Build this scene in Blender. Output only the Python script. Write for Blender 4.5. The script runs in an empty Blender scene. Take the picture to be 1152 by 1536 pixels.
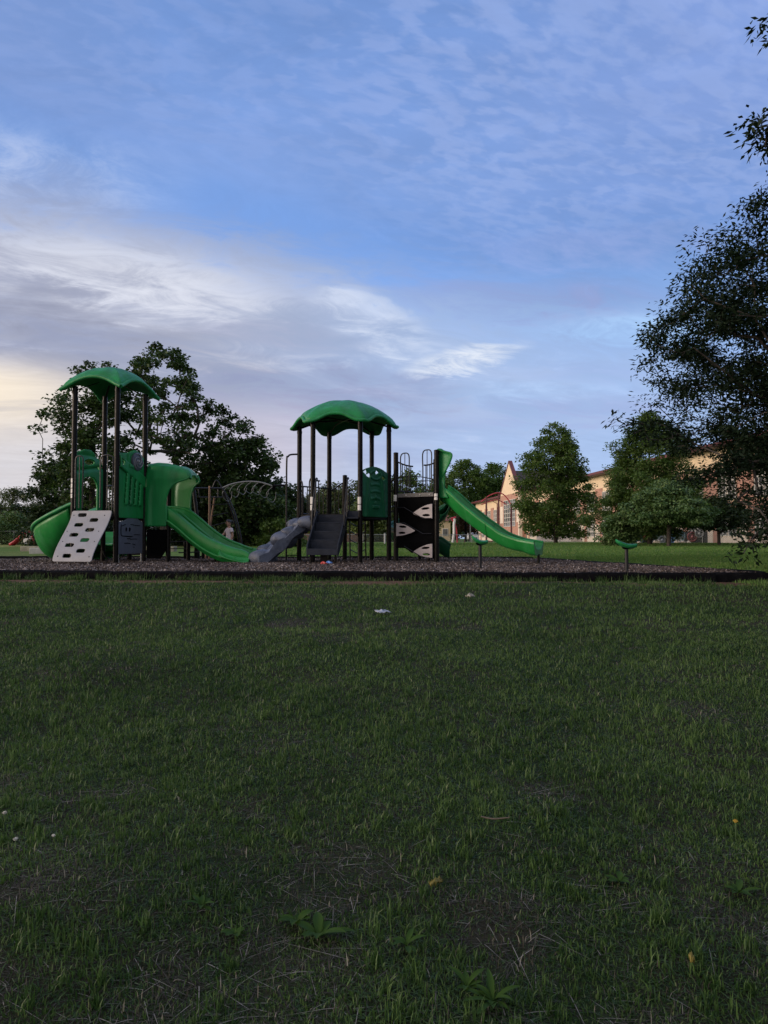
import bpy, math, random
import numpy as np
from mathutils import Vector

R = math.radians
S = bpy.context.scene
COL = S.collection

# ---------------------------------------------------------------- camera
F = 1080.0                       # focal length in pixels of the 1152 x 1536 photograph
CZ = 1.20                        # camera height above the near lawn
PITCH = math.atan(40.0 / F)
cam_d = bpy.data.cameras.new("Camera")
cam = bpy.data.objects.new("Camera", cam_d)
COL.objects.link(cam)
cam.location = (0, 0, CZ)
cam.rotation_euler = (R(90) + PITCH, 0, 0)
cam_d.sensor_fit = 'VERTICAL'
cam_d.angle = 2 * math.atan(768.0 / F)
cam_d.clip_start = 0.05
cam_d.clip_end = 6000
S.camera = cam

# ---------------------------------------------------------------- light, sky, exposure
SUN_EL, SUN_AZ = 12.0, -108.0     # degrees; azimuth measured from +y (into the picture) towards +x
sun_d = bpy.data.lights.new("Sun", 'SUN')
sun_d.energy = 2.2
sun_d.angle = R(28)
sun_d.color = (1.0, 0.84, 0.70)
sun = bpy.data.objects.new("Sun", sun_d)
COL.objects.link(sun)
sdir = Vector((math.sin(R(SUN_AZ)) * math.cos(R(SUN_EL)), math.cos(R(SUN_AZ)) * math.cos(R(SUN_EL)), math.sin(R(SUN_EL))))
sun.rotation_euler = sdir.to_track_quat('Z', 'Y').to_euler()
sun.location = (-40, -10, 30)

S.view_settings.view_transform = 'Standard'
S.view_settings.look = 'None'
S.view_settings.exposure = 0.0
S.view_settings.gamma = 1.0
S.view_settings.use_curve_mapping = False


def lin(r, g, b):
    def c(u):
        u /= 255.0
        return u / 12.92 if u <= 0.04045 else ((u + 0.055) / 1.055) ** 2.4
    return (c(r), c(g), c(b))


class NT:
    """Short-hand for building node trees."""
    def __init__(self, nt):
        self.nt = nt
        nt.nodes.clear()

    def new(self, t, **kw):
        n = self.nt.nodes.new(t)
        for k, v in kw.items():
            setattr(n, k, v)
        return n

    def put(self, sock, v):
        if v is None:
            return
        if isinstance(v, bpy.types.NodeSocket):
            self.nt.links.new(v, sock)
        else:
            if sock.type == 'RGBA' and len(v) == 3:
                v = (*v, 1.0)
            sock.default_value = v

    def m(self, op, a, b=None, c=None, clamp=False):
        n = self.new('ShaderNodeMath', operation=op, use_clamp=clamp)
        for i, v in enumerate((a, b, c)):
            self.put(n.inputs[i], v)
        return n.outputs[0]

    def vm(self, op, a, b=None, scale=None):
        n = self.new('ShaderNodeVectorMath', operation=op)
        self.put(n.inputs[0], a)
        if b is not None:
            self.put(n.inputs[1], b)
        if scale is not None:
            self.put(n.inputs['Scale'], scale)
        return n.outputs[0]

    def xyz(self, x, y, z):
        n = self.new('ShaderNodeCombineXYZ')
        for i, v in enumerate((x, y, z)):
            self.put(n.inputs[i], v)
        return n.outputs[0]

    def sep(self, v):
        n = self.new('ShaderNodeSeparateXYZ')
        self.put(n.inputs[0], v)
        return n.outputs

    def ss(self, v, a, b, lo=0.0, hi=1.0):
        n = self.new('ShaderNodeMapRange', interpolation_type='SMOOTHSTEP')
        self.put(n.inputs[0], v)
        for i, q in enumerate((a, b, lo, hi)):
            self.put(n.inputs[i + 1], q)
        return n.outputs[0]

    def mix(self, f, a, b, mode='MIX'):
        n = self.new('ShaderNodeMix', data_type='RGBA', blend_type=mode)
        self.put(n.inputs[0], f)
        self.put(n.inputs[6], a)
        self.put(n.inputs[7], b)
        return n.outputs[2]

    def noise(self, vec, scale, detail=4, rough=0.55, dist=0.0):
        n = self.new('ShaderNodeTexNoise')
        self.put(n.inputs['Vector'], vec)
        n.inputs['Scale'].default_value = scale
        n.inputs['Detail'].default_value = detail
        n.inputs['Roughness'].default_value = rough
        n.inputs['Distortion'].default_value = dist
        return n.outputs['Fac']


W = bpy.data.worlds.new("World")
S.world = W
W.use_nodes = True
SKY_STRENGTH = 0.10
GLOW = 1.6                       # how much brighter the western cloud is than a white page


def build_sky():
    t = NT(W.node_tree)
    out = t.new('ShaderNodeOutputWorld')
    bg = t.new('ShaderNodeBackground')
    bg.inputs['Strength'].default_value = SKY_STRENGTH
    t.nt.links.new(bg.outputs[0], out.inputs[0])
    sky = t.new('ShaderNodeTexSky', sky_type='NISHITA')
    sky.sun_disc = False
    sky.sun_elevation = R(SUN_EL)
    sky.sun_rotation = R(SUN_AZ)
    sky.altitude = 200
    sky.air_density = 1.0
    sky.dust_density = 0.8
    sky.ozone_density = 2.5
    k = 1.13 / SKY_STRENGTH

    def c(r, g, b, gain=1.0):
        q = lin(r, g, b)
        return (q[0] * k * gain, q[1] * k * gain, q[2] * k * gain)

    d = t.new('ShaderNodeTexCoord').outputs['Generated']
    x, y, z = t.sep(d)
    zc = t.m('MAXIMUM', z, 0.0)
    A = t.m('MULTIPLY', t.m('ARCTAN2', x, y), 57.29578)          # azimuth in degrees
    E = t.m('MULTIPLY', t.m('ARCSINE', t.m('MINIMUM', zc, 1.0)), 57.29578)   # elevation in degrees
    # cloud-layer coordinates: where the ray meets a level sheet
    den = t.m('ADD', zc, 0.16)
    qx = t.m('DIVIDE', x, den)
    qy = t.m('DIVIDE', y, den)
    q = t.xyz(qx, qy, 0.0)
    # streaked version (streaks run left-right, dipping to the right)
    ca, sa = math.cos(R(18)), math.sin(R(18))
    rx = t.m('ADD', t.m('MULTIPLY', qx, ca), t.m('MULTIPLY', qy, sa))
    ry = t.m('SUBTRACT', t.m('MULTIPLY', qy, ca), t.m('MULTIPLY', qx, sa))
    st = t.xyz(t.m('MULTIPLY', rx, 0.55), t.m('MULTIPLY', ry, 1.0), 3.1)
    big = t.noise(st, 1.1, 5, 0.55, 0.5)
    mid = t.noise(t.vm('ADD', st, (7.3, 2.2, 0.0)), 2.6, 8, 0.62, 0.7)
    fine = t.noise(t.vm('ADD', st, (1.3, 9.2, 0.0)), 7.5, 9, 0.66, 0.9)
    soft = t.noise(t.vm('ADD', q, (4.0, 1.0, 5.0)), 0.9, 3, 0.5, 0.3)
    bigc = t.m('SUBTRACT', big, 0.5)
    midc = t.m('SUBTRACT', mid, 0.5)
    finec = t.m('SUBTRACT', fine, 0.5)

    # --- clear blue from the sky model, tinted towards the evening blue
    gain = t.ss(E, 0, 30, 0.95, 0.80)
    blue = t.mix(0.72, t.vm('SCALE', sky.outputs[0], scale=gain), c(116, 156, 224))
    blue = t.mix(t.ss(E, 24, 9), blue, c(158, 190, 234))

    # --- thin high veil, lavender, over the upper sky
    vmask = t.m('ADD', t.ss(E, 20, 31, 0.22, 0.62), t.m('MULTIPLY', bigc, 1.5))
    vmask = t.m('ADD', vmask, t.m('MULTIPLY', midc, 0.4), clamp=True)
    veil = t.mix(t.ss(E, 22, 38), c(138, 165, 219), c(122, 152, 210))
    veil = t.mix(t.ss(A, -16, -28, 0.0, 0.6), veil, c(132, 152, 200))
    veil = t.mix(t.ss(A, 2, 26, 0.0, 0.55), veil, c(146, 162, 216))
    col = t.mix(t.m('MULTIPLY', vmask, 0.85), blue, veil)

    # --- rippled mackerel patch, upper right
    rip_v = t.xyz(t.m('ADD', t.m('MULTIPLY', rx, 1.0), t.m('MULTIPLY', midc, 0.25)), t.m('MULTIPLY', ry, 1.7), 0.7)
    rip = t.noise(rip_v, 19.0, 2, 0.45, 0.2)
    rip2 = t.noise(t.vm('ADD', rip_v, (3.3, 1.7, 2.0)), 40.0, 2, 0.5, 0.2)
    ripm = t.m('MULTIPLY', t.ss(t.m('ADD', t.m('MULTIPLY', rip, 0.75), t.m('MULTIPLY', rip2, 0.25)), 0.40, 0.62), t.ss(soft, 0.30, 0.55, 0.25, 1.0))
    rm = t.m('MULTIPLY', t.ss(A, -12, 12), t.ss(E, 17, 27))
    col = t.mix(t.m('MULTIPLY', t.m('MULTIPLY', ripm, rm), 0.30), col, c(166, 183, 226))
    rm2 = t.m('MULTIPLY', t.ss(A, 18, 2), t.ss(E, 25, 31))
    col = t.mix(t.m('MULTIPLY', t.m('MULTIPLY', ripm, rm2), 0.20), col, c(156, 174, 222))

    # --- the bank's upper edge as a line in azimuth and elevation
    e0 = t.m('SUBTRACT', t.m('SUBTRACT', 18.4, t.m('MULTIPLY', A, 0.20)), t.m('MULTIPLY', t.m('MULTIPLY', A, A), 0.0045))
    up = t.m('SUBTRACT', E, e0)                                   # degrees above the bank's edge
    upn = t.m('ADD', up, t.m('ADD', t.m('MULTIPLY', midc, 7.0), t.m('MULTIPLY', bigc, 6.0)))
    # clear blue slot above the bank, open on the left
    slot = t.m('MULTIPLY', t.ss(upn, -1.0, 4.0), t.ss(upn, 9.5, 3.5))
    slot = t.m('MULTIPLY', slot, t.ss(A, 14, -10, 0.12, 1.0))
    col = t.mix(t.m('MULTIPLY', slot, 0.6), col, c(116, 158, 224))
    # feathery white strands crossing the slot on the far left
    fe = t.m('MULTIPLY', t.m('MULTIPLY', t.ss(E, 21.5, 24.0), t.ss(E, 28.5, 25.5)), t.ss(A, -13, -24))
    col = t.mix(t.m('MULTIPLY', fe, t.ss(fine, 0.36, 0.66, 0.1, 0.75)), col, c(176, 190, 222))

    # --- the bank: pale edge, lavender-grey body, fading downwards
    upf = t.m('ADD', upn, t.m('MULTIPLY', finec, 8.0))
    bank = t.ss(upf, 5.0, -3.0)
    body = t.mix(t.ss(A, -26, 12), c(156, 160, 180), c(160, 183, 222))
    low = t.mix(t.ss(A, -22, 12), c(186, 185, 198), c(172, 193, 230))
    body = t.mix(t.ss(E, 11.0, 4.5), body, low)
    body = t.mix(t.m('MULTIPLY', t.ss(mid, 0.46, 0.66), 0.4), body, c(178, 189, 216))
    body = t.mix(t.m('MULTIPLY', t.ss(fine, 0.52, 0.7), 0.2), body, c(196, 201, 218))
    body = t.mix(t.m('MULTIPLY', t.ss(big, 0.5, 0.32), 0.35), body, c(142, 154, 192))
    bankop = t.ss(A, 4, 26, 0.97, 0.5)
    col = t.mix(t.m('MULTIPLY', bank, bankop), col, body)
    # pale sunlit crest just under the edge, strongest on the left
    crest = t.m('MULTIPLY', t.ss(upf, 4.0, -2.2), t.ss(upf, -9.5, -1.5))
    crest = t.m('MULTIPLY', crest, t.ss(A, 4, -20, 0.0, 1.0))
    crest = t.m('MULTIPLY', crest, t.ss(t.m('ADD', fine, t.m('MULTIPLY', midc, 0.7)), 0.30, 0.66, 0.35, 1.0))
    col = t.mix(t.m('MULTIPLY', crest, 0.85), col, c(210, 213, 225))

    # --- separate wisps
    def wisp(a0, el0, la, le, tilt, amt, colr, ragged=2.2):
        nonlocal col
        da = t.m('SUBTRACT', A, a0)
        de = t.m('SUBTRACT', t.m('SUBTRACT', E, el0), t.m('MULTIPLY', da, tilt))
        de = t.m('ADD', de, t.m('MULTIPLY', t.m('ADD', midc, t.m('MULTIPLY', finec, 0.5)), le * ragged))
        r2 = t.m('ADD', t.m('POWER', t.m('ABSOLUTE', t.m('DIVIDE', da, la)), 2.0), t.m('POWER', t.m('ABSOLUTE', t.m('DIVIDE', de, le)), 2.0))
        w = t.m('MULTIPLY', t.ss(r2, 1.15, -0.1), t.ss(fine, 0.32, 0.66, 0.15, 1.0))
        col = t.mix(t.m('MULTIPLY', w, amt), col, colr)
    wisp(-1.2, 17.2, 5.6, 3.0, -0.35, 0.6, c(212, 220, 236), 4.6)
    wisp(-3.5, 18.8, 3.0, 1.2, 0.2, 0.5, c(206, 214, 232), 3.0)
    wisp(2.0, 14.8, 7.5, 1.6, -0.12, 0.4, c(196, 208, 230))
    wisp(6.4, 13.9, 5.6, 1.0, 0.15, 0.9, c(230, 234, 240), 3.2)
    wisp(-18, 19.4, 11, 2.6, -0.10, 0.55, c(212, 215, 226))
    wisp(12, 18.2, 13, 2.6, -0.20, 0.85, c(142, 154, 198), 3.0)
    wisp(17, 21.5, 12, 1.6, -0.10, 0.4, c(148, 160, 206), 3.0)
    wisp(20, 15.6, 10, 1.7, -0.05, 0.7, c(168, 206, 246))
    wisp(10, 11.6, 9, 1.2, -0.02, 0.4, c(176, 204, 240))
    wisp(15, 9.8, 14, 1.5, 0.03, 0.65, c(150, 164, 206), 2.8)
    wisp(19, 12.6, 10, 1.0, -0.04, 0.45, c(150, 168, 210), 2.8)
    wisp(-24, 15.6, 14, 2.4, -0.03, 0.95, c(136, 141, 164), 2.6)
    wisp(-5, 11.4, 15, 2.0, 0.02, 0.85, c(140, 147, 182), 2.8)
    wisp(-9, 15.6, 9, 1.2, -0.12, 0.5, c(148, 154, 184), 2.8)
    wisp(-14, 13.4, 9, 1.2, -0.04, 0.4, c(178, 176, 188))

    # --- warm glow low on the left, where the sun has gone behind cloud
    gl = t.m('MULTIPLY', t.ss(A, -16, -29), t.m('MULTIPLY', t.ss(E, 13.8, 10.6), t.ss(E, 4.0, 10.2, 0.15, 1.0)))
    col = t.mix(t.m('MULTIPLY', gl, t.ss(mid, 0.34, 0.56, 0.6, 0.92)), col, c(240, 226, 206))
    pale = t.m('MULTIPLY', t.ss(E, 9.5, 5.0), t.ss(A, 2, -24))
    col = t.mix(t.m('MULTIPLY', pale, 0.7), col, c(208, 204, 206))
    pk = t.m('MULTIPLY', t.m('MULTIPLY', t.ss(E, 3, 7), t.ss(E, 12.5, 8.5)), t.m('MULTIPLY', t.ss(A, -22, -13), t.ss(A, 0, -9)))
    col = t.mix(t.m('MULTIPLY', pk, 0.4), col, c(214, 198, 204))
    # fine cloud texture over everything
    tex = t.m('ADD', 1.0, t.m('ADD', t.m('MULTIPLY', finec, 0.28), t.m('MULTIPLY', midc, 0.22)))
    col = t.vm('SCALE', col, scale=tex)
    # the west (left, outside the picture): broad bright sunset cloud; behind: unseen pale cloud added as fill light; overhead: pale grey cloud
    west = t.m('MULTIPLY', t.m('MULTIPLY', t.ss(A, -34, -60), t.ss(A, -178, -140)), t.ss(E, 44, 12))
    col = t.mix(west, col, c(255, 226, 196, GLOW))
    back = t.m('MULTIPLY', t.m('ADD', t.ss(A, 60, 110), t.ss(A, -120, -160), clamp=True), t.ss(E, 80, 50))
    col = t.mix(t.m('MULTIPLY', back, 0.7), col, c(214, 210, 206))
    col = t.mix(t.m('MULTIPLY', t.ss(E, 46, 66), 0.6), col, c(196, 200, 210))
    # below the horizon: plain dull ground tone
    col = t.mix(t.ss(z, 0.0, -0.03), col, c(60, 66, 60))
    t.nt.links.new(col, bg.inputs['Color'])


build_sky()


# ---------------------------------------------------------------- small helpers
def W3(px, py, D):
    """World point seen at photo pixel (px, py) at forward distance D."""
    u, v = (px - 576.0) / F, (768.0 - py) / F
    cy, sy = math.cos(PITCH), math.sin(PITCH)
    yy, zz = cy - v * sy, sy + v * cy
    return np.array([u * D / yy, D, CZ + zz * D / yy])


def Zat(py, D):
    return W3(576, py, D)[2]


def vn(x, y, seed=0):
    """value noise 0..1"""
    x = np.asarray(x, float); y = np.asarray(y, float)
    xi = np.floor(x).astype(np.int64); yi = np.floor(y).astype(np.int64)
    fx = x - xi; fy = y - yi
    fx = fx * fx * (3 - 2 * fx); fy = fy * fy * (3 - 2 * fy)

    def h(a, b):
        n = (a * 374761393 + b * 668265263 + seed * 974634) & 0xFFFFFFFF
        n = ((n ^ (n >> 13)) * 1274126177) & 0xFFFFFFFF
        n = (n ^ (n >> 16)) & 0xFFFF
        return n / 65535.0
    a = h(xi, yi); b = h(xi + 1, yi); c = h(xi, yi + 1); d = h(xi + 1, yi + 1)
    return (a * (1 - fx) + b * fx) * (1 - fy) + (c * (1 - fx) + d * fx) * fy


def fbm(x, y, seed=0, o=3):
    s, a, t = 0, 1.0, 0
    for i in range(o):
        s = s + a * vn(np.asarray(x) * 2 ** i, np.asarray(y) * 2 ** i, seed + i * 17)
        t += a; a *= 0.5
    return s / t


ORG = {}


def tag(o, label=None, cat=None, group=None, kind=None):
    if label: o['label'] = label
    if cat: o['category'] = cat
    if group: o['group'] = group
    if kind: o['kind'] = kind
    return o


def thing(name, loc, label, cat, group=None):
    o = bpy.data.objects.new(name, None)
    o.empty_display_size = 0.2
    COL.objects.link(o)
    o.location = tuple(float(q) for q in loc)
    ORG[o.name] = np.array(loc, float)
    return tag(o, label, cat, group)


def link_mesh(name, me, mat, parent=None, org=None):
    o = bpy.data.objects.new(name, me)
    COL.objects.link(o)
    if mat is not None:
        for q in (mat if isinstance(mat, (list, tuple)) else [mat]):
            me.materials.append(q)
    if parent is not None:
        o.parent = parent
        ORG[o.name] = ORG[parent.name]
    else:
        o.location = tuple(float(q) for q in (org if org is not None else (0, 0, 0)))
        ORG[o.name] = np.array(org if org is not None else (0, 0, 0), float)
    return o


def np_mesh(name, V, Fc, mat, parent=None, org=None, smooth=False):
    """fast mesh from arrays: V (n,3) in world space, Fc list of (m,k) index arrays"""
    V = np.asarray(V, np.float32)
    if parent is not None:
        V = V - ORG[parent.name].astype(np.float32)
    elif org is not None:
        V = V - np.asarray(org, np.float32)
    if not isinstance(Fc, list):
        Fc = [Fc]
    me = bpy.data.meshes.new(name)
    me.vertices.add(len(V)); me.vertices.foreach_set('co', V.ravel())
    loops = np.concatenate([np.asarray(f, np.int32).ravel() for f in Fc])
    tot = np.concatenate([np.full(len(f), f.shape[1], np.int32) for f in Fc])
    start = np.concatenate([[0], np.cumsum(tot)[:-1]]).astype(np.int32)
    me.loops.add(len(loops)); me.loops.foreach_set('vertex_index', loops)
    me.polygons.add(len(tot)); me.polygons.foreach_set('loop_start', start)
    if smooth:
        me.polygons.foreach_set('use_smooth', np.ones(len(tot), bool))
    me.update(calc_edges=True)
    return link_mesh(name, me, mat, parent, org)


class MB:
    def __init__(self):
        self.v = []; self.f = []; self.n = 0

    def add(self, V, Fs):
        self.v.extend([tuple(map(float, p)) for p in V])
        self.f.extend([tuple(int(i) + self.n for i in q) for q in Fs])
        self.n += len(V)
        return self

    def box(self, c, s, M=None):
        c = np.array(c, float); h = np.array(s, float) / 2
        P = np.array([[sx, sy, sz] for sz in (-1, 1) for sy in (-1, 1) for sx in (-1, 1)], float) * h
        if M is not None:
            P = P @ np.array(M, float)           # rows of M = local axes
        return self.add(P + c, [(0, 2, 3, 1), (4, 5, 7, 6), (0, 1, 5, 4), (2, 6, 7, 3), (0, 4, 6, 2), (1, 3, 7, 5)])

    def beam(self, a, b, w, h, up=(0, 0, 1)):
        a = np.array(a, float); b = np.array(b, float)
        d = b - a; L = np.linalg.norm(d); d = d / L
        s = np.cross(d, up); s /= np.linalg.norm(s); u = np.cross(s, d)
        return self.box((a + b) / 2, (L, w, h), [d, s, u])

    def tube(self, P, r, n=8, caps=True, closed=False):
        P = np.array(P, float); m = len(P)
        r = np.full(m, r, float) if np.isscalar(r) else np.array(r, float)
        T = np.gradient(P, axis=0)
        if closed:
            T = np.roll(P, -1, 0) - np.roll(P, 1, 0)
        T /= np.linalg.norm(T, axis=1)[:, None] + 1e-12
        ref = np.array([0, 0, 1.0]) if abs(T[0][2]) < 0.9 else np.array([1.0, 0, 0])
        u = np.cross(T[0], ref); u /= np.linalg.norm(u)
        V = []
        for i in range(m):
            u = u - T[i] * np.dot(u, T[i]); u /= np.linalg.norm(u)
            w = np.cross(T[i], u)
            for k in range(n):
                a = 2 * math.pi * k / n
                V.append(P[i] + r[i] * (math.cos(a) * u + math.sin(a) * w))
        Fs = []
        for i in range(m if closed else m - 1):
            j = (i + 1) % m
            for k in range(n):
                l = (k + 1) % n
                Fs.append((i * n + k, i * n + l, j * n + l, j * n + k))
        if caps and not closed:
            Fs.append(tuple(range(n - 1, -1, -1))); Fs.append(tuple((m - 1) * n + k for k in range(n)))
        return self.add(V, Fs)

    def grid(self, P, mask=None):
        P = np.array(P, float); nu, nv = P.shape[:2]
        Fs = []
        for i in range(nu - 1):
            for j in range(nv - 1):
                if mask is None or mask[i, j]:
                    Fs.append((i * nv + j, (i + 1) * nv + j, (i + 1) * nv + j + 1, i * nv + j + 1))
        used = np.zeros(nu * nv, bool)
        for q in Fs:
            used[list(q)] = True
        idx = np.cumsum(used) - 1
        return self.add(P.reshape(-1, 3)[used], [tuple(idx[list(q)]) for q in Fs])

    def ball(self, c, r, nu=10, nv=7, sc=(1, 1, 1), M=None):
        c = np.array(c, float)
        V = []; Fs = []
        for j in range(1, nv):
            ph = math.pi * j / nv
            for k in range(nu):
                a = 2 * math.pi * k / nu
                V.append((math.sin(ph) * math.cos(a), math.sin(ph) * math.sin(a), math.cos(ph)))
        V.append((0, 0, 1)); V.append((0, 0, -1))
        V = np.array(V) * r * np.array(sc)
        if M is not None:
            V = V @ np.array(M, float)
        t, b = len(V) - 2, len(V) - 1
        for j in range(nv - 2):
            for k in range(nu):
                l = (k + 1) % nu
                Fs.append((j * nu + k, (j + 1) * nu + k, (j + 1) * nu + l, j * nu + l))
        for k in range(nu):
            l = (k + 1) % nu
            Fs.append((t, k, l)); Fs.append((b, (nv - 2) * nu + l, (nv - 2) * nu + k))
        return self.add(V + c, Fs)

    def poly(self, pts, th, n):
        """extrude a planar outline (world points) by th along n, both ways"""
        P = np.array(pts, float); n = np.array(n, float); n /= np.linalg.norm(n); k = len(P)
        V = np.concatenate([P - n * th / 2, P + n * th / 2])
        Fs = [tuple(range(k - 1, -1, -1)), tuple(range(k, 2 * k))]
        Fs += [(i, (i + 1) % k, k + (i + 1) % k, k + i) for i in range(k)]
        return self.add(V, Fs)

    def build(self, name, mat, parent=None, org=None, solid=0, bevel=0, ang=40, sub=0, off=0.0, flip=False):
        V = np.array(self.v, float)
        if parent is not None:
            V = V - ORG[parent.name]
        elif org is not None:
            V = V - np.array(org, float)
        me = bpy.data.meshes.new(name)
        me.from_pydata(V.tolist(), [], self.f)
        me.update()
        if flip:
            me.flip_normals()
        me.polygons.foreach_set('use_smooth', np.ones(len(me.polygons), bool))
        if not solid and not sub:
            me.set_sharp_from_angle(angle=R(ang))
        o = link_mesh(name, me, mat, parent, org)
        if sub:
            q = o.modifiers.new('sub', 'SUBSURF'); q.levels = sub; q.render_levels = sub
        if solid:
            q = o.modifiers.new('solid', 'SOLIDIFY'); q.thickness = solid; q.offset = off
        if bevel:
            q = o.modifiers.new('bevel', 'BEVEL'); q.width = bevel; q.segments = 2; q.limit_method = 'ANGLE'; q.angle_limit = R(50)
        return o


def smooth_path(P, n=40):
    """Catmull-Rom through points"""
    P = np.array(P, float)
    Q = np.vstack([2 * P[0] - P[1], P, 2 * P[-1] - P[-2]])
    out = []
    m = len(P) - 1
    for q in np.linspace(0, m, n):
        i = min(int(q), m - 1); t = q - i
        a, b, c, d = Q[i], Q[i + 1], Q[i + 2], Q[i + 3]
        out.append(0.5 * ((2 * b) + (c - a) * t + (2 * a - 5 * b + 4 * c - d) * t * t + (3 * b - a - 3 * c + d) * t ** 3))
    return np.array(out)


# ---------------------------------------------------------------- materials
def mat(name, base, rough=0.5, var=0.15, scale=6.0, bump=0.0, bscale=40.0, metal=0.0, spec=0.5, coat=0.0,
        alt=None, altscale=2.0, altlo=0.5, altamt=0.6, streak=False):
    m = bpy.data.materials.new(name); m.use_nodes = True
    t = NT(m.node_tree)
    out = t.new('ShaderNodeOutputMaterial')
    p = t.new('ShaderNodeBsdfPrincipled')
    t.nt.links.new(p.outputs[0], out.inputs[0])
    geo = t.new('ShaderNodeNewGeometry').outputs['Position']
    if streak:
        geo2 = t.vm('MULTIPLY', geo, (1, 1, 0.15))
    else:
        geo2 = geo
    n = t.noise(geo2, scale, 6, 0.6)
    lo = tuple(q * (1 - var) for q in base); hi = tuple(min(q * (1 + var), 0.95) for q in base)
    col = t.mix(t.ss(n, 0.3, 0.7), lo, hi)
    if alt is not None:
        n2 = t.noise(t.vm('ADD', geo2, (3.7, 8.1, 1.9)), altscale, 7, 0.65, 0.4)
        col = t.mix(t.m('MULTIPLY', t.ss(n2, altlo, altlo + 0.14), altamt), col, alt)
    t.put(p.inputs['Base Color'], col)
    rr = t.ss(t.noise(geo, scale * 3, 4), 0.3, 0.7, max(rough - 0.08, 0.02), min(rough + 0.1, 1))
    t.put(p.inputs['Roughness'], rr)
    p.inputs['Metallic'].default_value = metal
    p.inputs['Specular IOR Level'].default_value = spec
    p.inputs['Coat Weight'].default_value = coat
    if bump:
        b = t.new('ShaderNodeBump'); b.inputs['Strength'].default_value = 1.0; b.inputs['Distance'].default_value = bump
        t.put(b.inputs['Height'], t.noise(geo, bscale, 5, 0.6))
        t.nt.links.new(b.outputs[0], p.inputs['Normal'])
    return m


def leafmat(name, c1, c2, c3=None, rough=0.55, trans=0.3, spec=0.3, p3=0.12):
    """leaf / blade material, each leaf its own shade"""
    m = bpy.data.materials.new(name); m.use_nodes = True
    t = NT(m.node_tree)
    out = t.new('ShaderNodeOutputMaterial')
    p = t.new('ShaderNodeBsdfPrincipled')
    g = t.new('ShaderNodeNewGeometry')
    rnd = g.outputs['Random Per Island']
    n = t.noise(g.outputs['Position'], 0.9, 3)
    f = t.m('ADD', t.m('MULTIPLY', rnd, 0.7), t.m('MULTIPLY', t.m('SUBTRACT', n, 0.5), 1.2), clamp=True)
    col = t.mix(f, c1, c2)
    if c3 is not None:
        r2 = t.m('FRACT', t.m('MULTIPLY', rnd, 37.7))
        col = t.mix(t.ss(r2, 1 - p3, 1 - p3 + 0.02), col, c3)
    t.put(p.inputs['Base Color'], col)
    p.inputs['Roughness'].default_value = rough
    p.inputs['Specular IOR Level'].default_value = spec
    tr = t.new('ShaderNodeBsdfTranslucent')
    t.put(tr.inputs['Color'], t.mix(1.0, col, (1.0, 1.15, 0.55), 'MULTIPLY'))
    mx = t.new('ShaderNodeMixShader'); mx.inputs[0].default_value = trans
    t.nt.links.new(p.outputs[0], mx.inputs[1]); t.nt.links.new(tr.outputs[0], mx.inputs[2])
    t.nt.links.new(mx.outputs[0], out.inputs[0])
    return m


GREEN = mat('green_plastic', (0.010, 0.182, 0.048), 0.44, 0.2, 4.0, bump=0.002, bscale=60, alt=(0.036, 0.205, 0.088), altscale=4.5, altlo=0.53, altamt=0.5, streak=True, spec=0.32)
GREEN2 = mat('leaf_green_plastic', (0.012, 0.186, 0.035), 0.36, 0.14, 3.0, bump=0.002, bscale=60, alt=(0.045, 0.220, 0.080), altscale=5.0, altlo=0.54, altamt=0.5, streak=True, spec=0.4)
DKGREEN = mat('dark_green_panel', (0.005, 0.085, 0.034), 0.45, 0.15, 5.0, spec=0.3, alt=(0.012, 0.095, 0.045), altscale=3, altamt=0.5)
BRONZE = mat('bronze_powder_coat', (0.0045, 0.0034, 0.0032), 0.33, 0.25, 5.0, spec=0.14, alt=(0.010, 0.008, 0.0075), altscale=9, altlo=0.58, altamt=0.5, streak=True)
STEEL = mat('brown_deck_vinyl', (0.012, 0.012, 0.013), 0.6, 0.25, 9.0, spec=0.2, bump=0.002, bscale=90, alt=(0.07, 0.065, 0.065), altscale=5, altlo=0.55, altamt=0.2)
STEP = mat('grey_step_vinyl', (0.019, 0.023, 0.034), 0.6, 0.2, 7.0, bump=0.002, bscale=120, spec=0.15, alt=(0.034, 0.038, 0.050), altscale=5, altlo=0.56, altamt=0.5)
RAIL = mat('grey_rail_coat', (0.012, 0.012, 0.015), 0.4, 0.2, 9.0, spec=0.3)
PALERAIL = mat('pale_grey_pipe', (0.19, 0.19, 0.19), 0.4, 0.2, 9.0)
ROCK = mat('moulded_grey_rock', (0.060, 0.072, 0.108), 0.5, 0.3, 5.0, bump=0.01, bscale=30, alt=(0.15, 0.165, 0.215), altscale=4, altlo=0.46, altamt=0.35)
PANEL = mat('pale_grey_board', (0.285, 0.285, 0.31), 0.5, 0.06, 4.0, spec=0.3, alt=(0.255, 0.25, 0.265), altscale=2.5, altlo=0.52, altamt=0.5)
BEIGE = mat('beige_board', (0.36, 0.32, 0.325), 0.5, 0.07, 5.0, spec=0.3, alt=(0.30, 0.265, 0.265), altscale=3, altamt=0.5)
INFO = mat('slate_grey_board', (0.085, 0.098, 0.135), 0.5, 0.1, 5.0, alt=(0.09, 0.10, 0.12), altscale=3, altamt=0.5)
BLACK = mat('black_board', (0.0025, 0.0025, 0.003), 0.8, 0.25, 5.0, spec=0.03)
LABELW = mat('sticker_white', (0.62, 0.60, 0.58), 0.5, 0.1, 40.0, alt=(0.35, 0.33, 0.32), altscale=60, altlo=0.55, altamt=0.7)
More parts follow.
